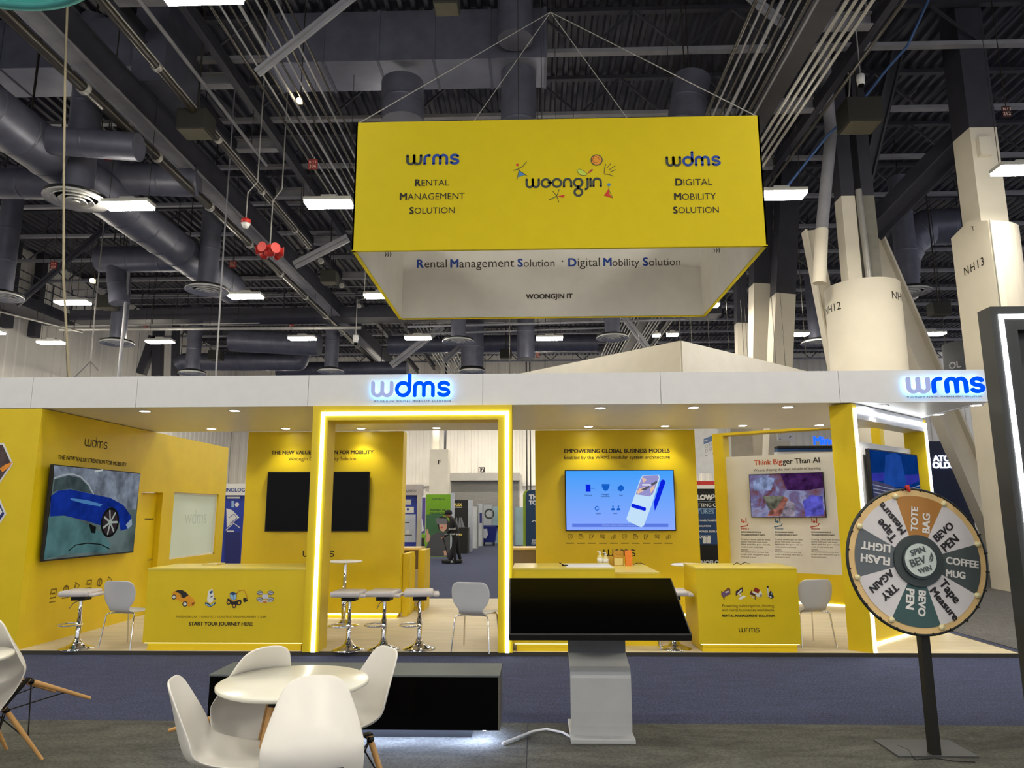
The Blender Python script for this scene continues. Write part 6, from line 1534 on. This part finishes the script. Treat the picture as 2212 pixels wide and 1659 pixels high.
rect(b, f9, 862, 1079, 888, 1090, WPR, .004); rect(b, f9, 862, 1095, 894, 1108, WPR, .004); rect(b, f9, 862, 1111, 898, 1171, mat('card_pale', (190, 200, 226), .6), .004); b.disc(f9, *f9.px(881, 1100), .03, INKB, .006, 12)
rect(b, f9, 878, 1145, 884, 1152, WPR, .006); rect(b, f9, 872, 1155, 890, 1157, INKG, .006); rect(b, f9, 870, 1128, 884, 1130, INKG, .006)
b.build('print', t)
# green banner wall with the headset portrait
Yv = 25.0; fV = FY(Yv)
t = thing('green_banner', 'green graphic wall printed with a person wearing a grey headset', 'banner', tuple(onY(945, 1203, Yv)))
GRN = mat('green_print', (122, 178, 26), .6, var=.2, scale=.9); DGN = mat('dark_green_print', (58, 104, 66), .6, var=.15, scale=1.5)
x0, x1 = fV.px(919, 1130)[0], fV.px(973, 1130)[0]; z0, z1 = fV.px(940, 1203)[1], fV.px(940, 1068)[1]
MB().box(x0, x1, Yv, Yv + .08, max(.02, z0), z1, GRN).build('panel', t)
MB().box(x1, x1 + .12, Yv - .02, Yv + .1, 0, z1 + .05, mat('silver_post', (190, 196, 210), .3, .5)).build('post', t)
xq = fV.px(905, 1130)[0]
MB().box(xq, x0 - .02, Yv + .02, Yv + .08, 0.02, z1 - .1, mat('violet_green_print', (86, 74, 150), .6, var=.3, scale=1)).build('side_panel', t)
b = MB(); f9 = FY(Yv - .001)
b.ppx(f9, [(920, 1112), (950, 1108), (972, 1130), (972, 1160), (920, 1165)], DGN, .003)
b.tpx(f9, 'GAMAJUN', 934, 961, 1080, DGN, bold=.01); b.tpx(f9, 'MANEJO DE', 930, 963, 1104, mat('banner_ink', (44, 70, 44), .6), bold=.04); b.tpx(f9, 'PROYECTOS', 930, 963, 1111, mat('banner_ink', (44, 70, 44), .6), bold=.04)
HAIR, SKN, SWT, HDS = mat('print_hair', (40, 30, 30), .6), mat('print_skin', (206, 160, 136), .6), mat('print_sweater', (74, 74, 78), .6), mat('print_headset', (112, 112, 118), .6)
b.ppx(f9, [(944, 1130), (946, 1120), (955, 1115), (965, 1118), (971, 1130), (968, 1148), (948, 1146)], HAIR, .004)
b.ppx(f9, [(948, 1128), (965, 1128), (965, 1142), (958, 1149), (950, 1145)], SKN, .005); b.ppx(f9, [(951, 1139), (957, 1138), (955, 1142)], RED, .006)
b.ppx(f9, [(941, 1122), (943, 1119), (964, 1120), (967, 1126), (964, 1133), (944, 1132)], HDS, .007)
b.ppx(f9, [(930, 1158), (945, 1150), (970, 1150), (972, 1162), (972, 1202), (920, 1202), (920, 1185)], SWT, .004)
b.ppx(f9, [(919, 1165), (921, 1152), (922, 1143), (925, 1143), (926, 1152), (930, 1158), (927, 1170), (920, 1172)], SKN, .006); b.ppx(f9, [(958, 1190), (966, 1187), (968, 1198), (960, 1201)], SKN, .006)
f8 = FY(Yv + .018); rect(b, f8, 906, 1106, 912, 1114, INK, .003); b.ppx(f8, [(906, 1122), (912, 1121), (916, 1146), (907, 1150)], WPR, .003); rect(b, f8, 906, 1162, 916, 1180, INK, .003); rect(b, f8, 906, 1152, 918, 1175, GRN, .002)
b.build('print', t)
# black stand with yellow letters, counter with boards
Yx = 30.0; fX_ = FY(Yx)
t = thing('black_stand', 'tall black exhibit tower with yellow capital letters, beyond the vacuuming person', 'exhibit stand', tuple(onY(998, 1185, Yx)))
x0, x1 = fX_.px(980, 1130)[0], fX_.px(1011, 1130)[0]; z1 = fX_.px(998, 1080)[1]
MB().box(x0, x1, Yx, Yx + .8, 0, z1, BLKM).build('tower', t); MB().box(x1, x1 + .12, Yx - .02, Yx + .9, 0, z1, mat('silver_post', (190, 196, 210), .3, .5)).build('edge_post', t)
b = MB(); b.tpx(fX_, 'FLEX', 981, 998, 1093, mat('yellow_letter', (226, 200, 90), .6), bold=.06, off=.005); rect(b, fX_, 982, 1095, 998, 1096.5, WPR, .005); b.build('lettering', t)
t = thing('black_counter', 'black counter with grey boards leaning on it, before the black tower', 'counter', tuple(onY(998, 1185, Yx - 1)))
x0, x1 = FY(Yx - 1.2).px(985, 1150)[0], FY(Yx - 1.2).px(1010, 1150)[0]; z1 = FY(Yx - 1.2).px(998, 1140)[1]
MB().box(x0, x1, Yx - 1.2, Yx - .4, 0, z1, BLKM).build('body', t)
b = MB(); b.tpx(FY(Yx - 1.21), 'FLEX', 986, 999, 1157, mat('yellow_letter', (226, 200, 90), .6), bold=.05, off=.005); b.build('lettering', t)
for i, (xa, xb, xt) in enumerate(((983, 989, 985), (990, 996, 992), (997, 1004, 995))):
    f9 = FY(Yx - .9 + i * .1); one('leaning_board', MB().ppx(f9, [(xa, 1139), (xb, 1139), (xt + 2, 1118), (xt, 1118)], mat('grey_board', (126, 130, 140), .5), 0, .03), ['grey board leaning on the black counter, nearest the vacuuming person', 'grey board leaning on the black counter, between the other two', 'grey board leaning on the black counter, nearest the white panels'][i], 'board', 'boards on the black counter')
def stand(x0p, x1p, ytop, Y, m, lab, dep=.1, z0=0.0):
    f = FY(Y); x0, x1 = f.px(x0p, 1130)[0], f.px(x1p, 1130)[0]; z1 = f.px((x0p + x1p) / 2, ytop)[1]
    t = thing('exhibit_panel', lab, 'exhibit panel', ((x0 + x1) / 2, Y, z0), 'pale exhibit panels beyond the arch')
    MB().box(x0, x1, Y, Y + dep, z0, z1, m).build('panel', t)
    MB().box(x0 - .05, x0, Y - .03, Y + dep, z0, z1 + .05, GREYM).build('post', t); MB().box(x1, x1 + .05, Y - .03, Y + dep, z0, z1 + .05, GREYM).build('post', t)
    return t, f
PW1, PW2 = mat('pale_panel', (204, 208, 212), .6, var=.1, scale=1.5), mat('pale_teal_panel', (178, 206, 212), .5, var=.12, scale=1.2)
stand(1018, 1031, 1094, 33, PW1, 'white exhibit panel right beside the black tower'); t, f9 = stand(1032, 1042, 1088, 35, PW1, 'narrow white exhibit panel left of the blue bin')
b = MB(); rect(b, FY(34.99), 1036, 1108, 1041, 1130, NAVP); b.build('print', t)
t, f9 = stand(1044, 1062, 1090, 37, PW1, 'white exhibit panel with a round emblem above the blue bin')
b = MB(); k = FY(36.99).px(1057, 1110); b.ringsec(FY(36.99), k[0], k[1], .18, .26, 0, 6.28, INKG); b.build('print', t)
stand(1063, 1082, 1094, 38, PW2, 'pale teal panel above the right of the blue bin'); stand(1113, 1130, 1096, 36, PW2, 'pale teal panel seen through the gap right of the arch')
# blue bin
Yi = onZ(1056, 1178, 0).y; c = onZ(1056, 1178, 0); sc = Yi / FPX
t = thing('wheeled_bin', 'large blue wheeled rubbish bin with a white bag hanging on it', 'bin', (c.x, Yi, 0))
BBL = mat('blue_bin_plastic', (34, 46, 128), .5)
h1 = FY(Yi).px(1056, 1136)[1]; b = MB(); wt, wb = 19 * sc, 13 * sc
vs = [(c.x + sx * wb, Yi + sy * .35, .16) for sx, sy in ((-1, -1), (1, -1), (1, 1), (-1, 1))] + [(c.x + sx * wt, Yi + sy * .5, h1) for sx, sy in ((-1, -1), (1, -1), (1, 1), (-1, 1))]
b.add(vs, [(3, 2, 1, 0), (0, 1, 5, 4), (1, 2, 6, 5), (2, 3, 7, 6), (3, 0, 4, 7)], BBL).build('tub', t)
MB().box(c.x - wt - .03, c.x + wt + .03, Yi - .53, Yi - .47, h1 - .06, h1 + .02, BBL).box(c.x - wt - .03, c.x + wt + .03, Yi + .47, Yi + .53, h1 - .06, h1 + .02, BBL).box(c.x - wt - .03, c.x - wt + .03, Yi - .53, Yi + .53, h1 - .06, h1 + .02, BBL).box(c.x + wt - .03, c.x + wt + .03, Yi - .53, Yi + .53, h1 - .06, h1 + .02, BBL).build('rim', t)
for sx in (-.8, .8):
    for sy in (-.28, .28): MB().lathe((c.x + sx * wb, Yi + sy, .08), [(0, -.03), (.08, -.03), (.08, .03), (0, .03)], BLKM, 16, axis='x').build('wheel', t)
f9 = FY(Yi - .56); one('plastic_bag', MB().ppx(f9, [(1041, 1140), (1046, 1143), (1052, 1142), (1054, 1155), (1050, 1163), (1043, 1162), (1040, 1152)], mat('white_bag', (205, 206, 216), .5), 0, .06), 'crumpled white plastic bag hanging on the blue bin', 'bag')
# dark blue rounded banner right of the arch
Yk2 = 23.0; f9 = FY(Yk2)
t = thing('rounded_banner', 'dark blue rounded banner with white capital letters and a green edge, right of the arch', 'banner', tuple(onY(1150, 1180, Yk2)))
x0, x1 = f9.px(1136, 1130)[0], f9.px(1215, 1130)[0]; z1 = f9.px(1150, 1058)[1]
P = [(x0, .03), (x1, .03), (x1, z1), (x0 + .15, z1), (x0 + .04, z1 - .05), (x0, z1 - .16)]
MB().poly(f9, P, mat('deep_blue_fabric', (26, 58, 92), .7), 0, .06).build('banner_face', t)
MB().poly(f9, [(p[0] - .09, p[1]) for p in P], mat('lime_edge', (150, 180, 50), .6), -.08, .08).build('green_backing', t)
b = MB(); b.tpx(f9, 'THE', 1142.5, 1168, 1078, WPR, bold=.05); b.tpx(f9, 'TOP', 1142.5, 1166, 1089.5, WPR, bold=.05); b.tpx(f9, 'SECURITY', 1149, 1180, 1170, WPR, bold=.03); b.tpx(f9, 'COMPANY', 1148, 1180, 1175.5, WPR, bold=.03); b.spx(f9, [(1149, 1127), (1154, 1124), (1160, 1128)], 1.6, WPR); b.build('lettering', t)
# black and blue tower between the second rear wall and the display wall
Yo = 16.0; f9 = FY(Yo)
t = thing('black_blue_tower', 'black and blue exhibit tower with white letters, in the gap left of the display wall', 'exhibit stand', tuple(onY(1535, 1230, Yo)))
x0, x1 = f9.px(1470, 1130)[0], f9.px(1590, 1130)[0]
zz = [f9.px(1530, y)[1] for y in (1230, 1176, 1097, 1056)]
MB().box(x0, x1, Yo, Yo + .3, 0, zz[3], BLKM).build('tower', t); MB().box(x0, x1, Yo - .01, Yo, zz[1], zz[2], mat('petrol_panel', (28, 66, 118), .6, var=.2, scale=1.5)).build('blue_panel', t)
MB().box(x0, x1, Yo - .04, Yo + .3, zz[3], zz[3] + .08, WHT).build('white_cap', t); MB().box(x0, x1, Yo - .02, Yo + .3, zz[3] + .08, zz[3] + .17, RED).build('red_cap', t)
b = MB(); g9 = FY(Yo - .012)
b.tpx(g9, 'FLOW', 1499, 1540, 1079, WPR, bold=.06); b.spx(g9, [(1541, 1068), (1550, 1079)], 2.6, WPR); b.spx(g9, [(1552, 1066), (1533, 1080)], 2.2, WPR)
b.tpx(g9, 'CUTTING COST', 1493, 1566, 1094.5, WPR, bold=.02); rect(b, g9, 1500, 1083, 1560, 1083.8, PALB); rect(b, g9, 1500, 1098, 1560, 1098.8, PALB); b.tpx(g9, 'FEATURES', 1486, 1542, 1109.5, PALB, bold=.02)
for i, s_ in enumerate(('POWER TRANSFER', 'SOLUTIONS', 'POWER SUPPLY', 'QUOTE')): b.tpx(g9, s_, 1510, 1550 - (i % 2) * 14, 1126 + i * 12, WPR, bold=.04)
for x in (1522, 1531): b.ppx(g9, [(x - 4, 1174), (x + 4, 1174), (x + 4, 1162), (x + 1, 1157), (x - 1, 1157), (x - 4, 1162)], WPR)
b.tpx(g9, 'INOFLOW', 1512, 1566, 1219, WPR, bold=.05); b.build('lettering', t)
Yh = 19.0; f9 = FY(Yh)
def hang(x0, y0, x1, y1, Y, m, lab, extra=None):
    f = FY(Y); t = thing('hanging_banner', lab, 'hanging sign', tuple(onY((x0 + x1) / 2, y1, Y)), 'white hanging banners')
    p, q = f.px(x0, y1), f.px(x1, y0); MB().box(p[0], q[0], Y, Y + .04, p[1], q[1], m).build('panel', t)
    for x in (p[0] + .1, q[0] - .1): MB().tube([(x, Y + .02, q[1]), (x, Y + .02, 12.9)], .008, PIPED, 5).build('hanger_wire', t)
    if extra: b = MB(); extra(b, f); b.build('print', t)
GI = mat('print_grey', (96, 100, 112), .6)
def ex1(b, f):
    b.ppx(f, [(1520, 948), (1541, 940), (1541, 952), (1520, 960)], mat('muted_blue', (104, 130, 176), .6)); b.spx(f, [(1522, 953), (1528, 950.5)], 2.5, WPR, .004)
    for x, y in ((1526, 964), (1535, 960), (1526, 974), (1535, 970)): b.spx(f, [(x - 2, y - 2.5), (x + 2, y - 3.5), (x + 2, y + 2), (x - 2, y + 3), (x - 2, y - 2.5)], .8, GI)
    b.spx(f, [(1523, 985), (1528, 983)], 1, GI); b.spx(f, [(1540, 980), (1542, 979)], 1.6, GI)
hang(1500, 900, 1549, 1022, 19, WPR, 'white hanging banner with small icons in the gap left of the display wall', ex1)
def ex2(b, f):
    for x, y in ((1684, 934), (1699, 931)): b.spx(f, [(x - 3, y - 4), (x + 3, y - 5), (x + 3, y + 3), (x - 3, y + 4), (x - 3, y - 4)], 1, GI)
    b.spx(f, [(1683, 949), (1687, 948)], 1, GI); b.spx(f, [(1705, 945), (1708, 943)], 2, GI)
hang(1680, 880, 1711, 952, 20, WPR, 'white hanging banner with small icons above the display wall', ex2)
hang(1581, 880, 1622, 990, 21, mat('cream_banner', (216, 208, 190), .7), 'plain cream hanging banner above the display wall, at its left')
hang(1622, 880, 1680, 990, 22, mat('grey_banner', (178, 178, 172), .7), 'plain grey hanging banner above the display wall, right of the cream one')
t = thing('blue_fascia_stand', 'stand with a dark and blue fascia and a glowing blue name above the display wall', 'exhibit stand', tuple(onY(1740, 985, 19.4)))
f9 = FY(19.4)
def bx(x0, y0, x1, y1, m, nm, d=.1):
    p, q = f9.px(x0, y1), f9.px(x1, y0); MB().box(p[0], q[0], 19.4 - d, 19.4 + .2, p[1], q[1], m).build(nm, t)
bx(1678, 963, 1890, 969, BLKM, 'dark_band'); bx(1678, 969, 1890, 975, mat('fascia_blue', (36, 80, 140), .6), 'blue_band'); bx(1678, 975, 1890, 990, WHT, 'white_band', .05)
b = MB(); b.tpx(FY(19.3), 'Minds', 1757, 1816, 960, emit('blue_neon', (30, 90, 255), 1.4), bold=.05, off=.01); b.build('glowing_lettering', t)
bx(1680, 990, 1686, 1310, WHT, 'leg'); bx(1880, 990, 1890, 1330, WHT, 'leg')
# dark stand at the right
Yd = 19.2; f9 = FY(Yd)
t = thing('dark_blue_stand', 'tall dark blue exhibit stand with glowing white block letters at right', 'exhibit stand', tuple(onY(2060, 1300, Yd)))
x0, x1 = f9.px(1900, 1130)[0], f9.px(2105, 1130)[0]; z1, z2 = f9.px(2040, 953)[1], f9.px(2040, 1110)[1]
MB().box(x0, x1, Yd, Yd + .2, z2, z1, mat('slate_blue_panel', (34, 48, 84), .5, var=.3, scale=.8)).build('upper_panel', t); MB().box(x0, x1, Yd - .01, Yd + .2, .0, z2, mat('navy_lower_panel', (28, 36, 72), .5)).build('lower_panel', t)
b = MB(); GW = emit('white_neon', (236, 240, 250), 1.3)
b.tpx(f9, 'ATOR', 2015, 2064, 996, GW, bold=.06, off=.02); b.tpx(f9, 'OLDER', 2014, 2074, 1011, GW, bold=.06, off=.02); b.build('glowing_lettering', t)
t = thing('round_hanging_banner', 'grey round hanging banner lettered OL, beside the big right column', 'hanging sign', tuple(onY(2090, 770, 22)))
c = onY(2112, 800, 22); Rr = 62 * 22 / FPX; z1 = onY(2090, 742, 22).z
GRB = mat('grey_banner_fabric', (118, 120, 124), .8)
MB().lathe((c.x, 22, c.z - .6), [(Rr, 0), (Rr, z1 - c.z + .6), (Rr - .04, z1 - c.z + .6), (Rr - .04, 0)], GRB, 40, close=True).build('fabric_band', t)
b = MB(); fo = Frame((c.x - Rr * .92, 22 - Rr * .42, 0), (.42, -.9, 0), (0, 0, 1)); b.tpx(fo, 'OL', 2057, 2083, 796, WPR, bold=.02, off=.14); b.build('lettering', t)
for a in (0, 2.1, 4.2): MB().tube([(c.x + Rr * math.cos(a), 22 + Rr * math.sin(a), z1), (c.x + Rr * math.cos(a), 22 + Rr * math.sin(a), 12.9)], .01, PIPED, 5).build('hanger_wire', t)
# ------------------------------------------------------------------ person with a vacuum cleaner
def skin(name, joints, edges, radii, parent, m, root=0, lvl=2):
    me = bpy.data.meshes.new(name); me.from_pydata([tuple(j) for j in joints], edges, [])
    ob = bpy.data.objects.new(name, me); COL.objects.link(ob)
    ob.modifiers.new('skin', 'SKIN'); sub = ob.modifiers.new('sub', 'SUBSURF'); sub.levels = lvl; sub.render_levels = lvl
    for i, r in enumerate(radii): me.skin_vertices[0].data[i].radius = (r, r); me.skin_vertices[0].data[i].use_root = (i == root)
    dg_ = bpy.context.evaluated_depsgraph_get(); m2 = bpy.data.meshes.new_from_object(ob.evaluated_get(dg_))
    bpy.data.objects.remove(ob)
    for p in m2.polygons: p.use_smooth = True
    m2.materials.clear()
    for k in (m if isinstance(m, list) else [m]): m2.materials.append(k)
    o2 = bpy.data.objects.new(name, m2); COL.objects.link(o2); o2.parent = parent
    return o2
pf = onZ(983, 1217, 0)
per = thing('person', 'person in black with a dark cap and reflective stripes, bending over a vacuum cleaner', 'person', (pf.x, pf.y, 0))
J = {'pel': (0, .0, .86), 'waist': (-.02, -.0, 1.02), 'chest': (-.07, 0, 1.26), 'neck': (-.15, 0, 1.42), 'head0': (-.2, 0, 1.47), 'head1': (-.25, 0, 1.53), 'head2': (-.27, 0, 1.6),
     'shl': (-.1, -.19, 1.35), 'ell': (-.13, -.24, 1.07), 'wrl': (-.3, -.2, .86), 'hal': (-.36, -.18, .82), 'shr': (-.1, .19, 1.35), 'elr': (-.1, .25, 1.06), 'wrr': (-.27, .16, .89), 'har': (-.33, .14, .85),
     'hil': (.0, -.1, .82), 'knl': (-.04, -.13, .46), 'anl': (.02, -.15, .09), 'tol': (-.13, -.16, .04), 'hir': (.02, .1, .82), 'knr': (.06, .12, .46), 'anr': (.16, .13, .09), 'tor': (.03, .14, .04)}
Rd = {'pel': .15, 'waist': .145, 'chest': .165, 'neck': .06, 'head0': .075, 'head1': .105, 'head2': .075, 'shl': .08, 'ell': .055, 'wrl': .038, 'hal': .035, 'shr': .08, 'elr': .055, 'wrr': .038, 'har': .035, 'hil': .1, 'knl': .07, 'anl': .05, 'tol': .04, 'hir': .1, 'knr': .07, 'anr': .05, 'tor': .04}
Ed = [('pel', 'waist'), ('waist', 'chest'), ('chest', 'neck'), ('neck', 'head0'), ('head0', 'head1'), ('head1', 'head2'), ('chest', 'shl'), ('shl', 'ell'), ('ell', 'wrl'), ('wrl', 'hal'), ('chest', 'shr'), ('shr', 'elr'), ('elr', 'wrr'), ('wrr', 'har'), ('pel', 'hil'), ('hil', 'knl'), ('knl', 'anl'), ('anl', 'tol'), ('pel', 'hir'), ('hir', 'knr'), ('knr', 'anr'), ('anr', 'tor')]
ks_ = list(J); ix = {k: i for i, k in enumerate(ks_)}
BCL, SKI, SHO = mat('black_clothes', (13, 13, 16), .8, var=.2), mat('skin', (170, 120, 95), .55), mat('grey_shoe', (150, 150, 155), .6)
bo = skin('body', [J[k] for k in ks_], [(ix[a], ix[c]) for a, c in Ed], [Rd[k] for k in ks_], per, [BCL, SKI, SHO, mat('reflective_stripe', (178, 178, 172), .3)])
nrm = {k: V(J[k]) for k in ks_}
for p in bo.data.polygons:
    c = sum((bo.data.vertices[v].co for v in p.vertices), V()) / len(p.vertices)
    k = min(ks_, key=lambda q: (nrm[q] - c).length)
    if k in ('head0', 'head1', 'head2', 'hal', 'har'): p.material_index = 1
    elif k in ('tol', 'tor') or c.z < .06: p.material_index = 2
    elif 1.06 < c.z < 1.1 or .9 < c.z < .93: p.material_index = 3
b = MB(); hc = V(J['head1']) + V((pf.x, pf.y, 0))
b.lathe(hc + V((.02, 0, .02)), [(.118, -.02), (.122, .03), (.1, .1), (.05, .125), (0, .13)], BCL, 20); b.box(hc.x - .2, hc.x - .07, hc.y - .08, hc.y + .08, hc.z + .0, hc.z + .02, BCL); b.build('cap', per)
b = MB(); fh = Frame(hc + V((-.115, 0, -.03)), (0, -1, 0), (0, 0, 1))
for s_ in (-1, 1): b.lathe(hc + V((-.1, s_ * .035, -.01)), [(0, -.01), (.012, 0), (0, .01)], BLKM, 8)
b.tube([hc + V((-.1, 0, 0)), hc + V((-.128, 0, -.035)), hc + V((-.1, 0, -.045))], [.01, .016, .01], SKI, 8); b.tube([hc + V((-.095, -.03, -.07)), hc + V((-.1, .03, -.07))], .007, mat('lip', (120, 60, 55), .5), 6)
b.build('face', per)
for nm in ('hal', 'har'):
    h0 = V(J[nm]) + V((pf.x, pf.y, 0)); b = MB()
    for i in range(4): b.tube([h0 + V((-.02, -.03 + i * .02, 0)), h0 + V((-.06, -.03 + i * .02, -.01)), h0 + V((-.075, -.03 + i * .02, -.04)), h0 + V((-.05, -.03 + i * .02, -.06))], .009, SKI, 6)
    b.tube([h0 + V((0, -.03, .01)), h0 + V((-.035, -.045, -.02)), h0 + V((-.055, -.035, -.045))], .01, SKI, 6); b.build('fingers', per)
vb = onZ(958, 1219, 0)
vc = thing('vacuum_cleaner', 'dark upright vacuum cleaner pushed by the person in black', 'vacuum cleaner', (vb.x, vb.y, 0))
hd = V((pf.x - .4, pf.y + .0, .84))
MB().tube([hd, V((vb.x + .12, pf.y, .12))], .018, BLKM, 8).build('handle_tube', vc)
MB().box(vb.x - .1, vb.x + .55, pf.y - .16, pf.y + .16, .02, .12, BLKM).build('floor_head', vc, bevel=.03)
MB().tube([V((vb.x + .14, pf.y - .02, .14)), V((vb.x + .2, pf.y - .02, .28)), V((vb.x + .27, pf.y - .02, .52))], [.1, .11, .06], mat('vacuum_bag', (34, 34, 40), .8), 14).build('bag', vc)
# ------------------------------------------------------------------ tidy up
for o in bpy.data.objects:
    if '_w' in o: del o['_w']
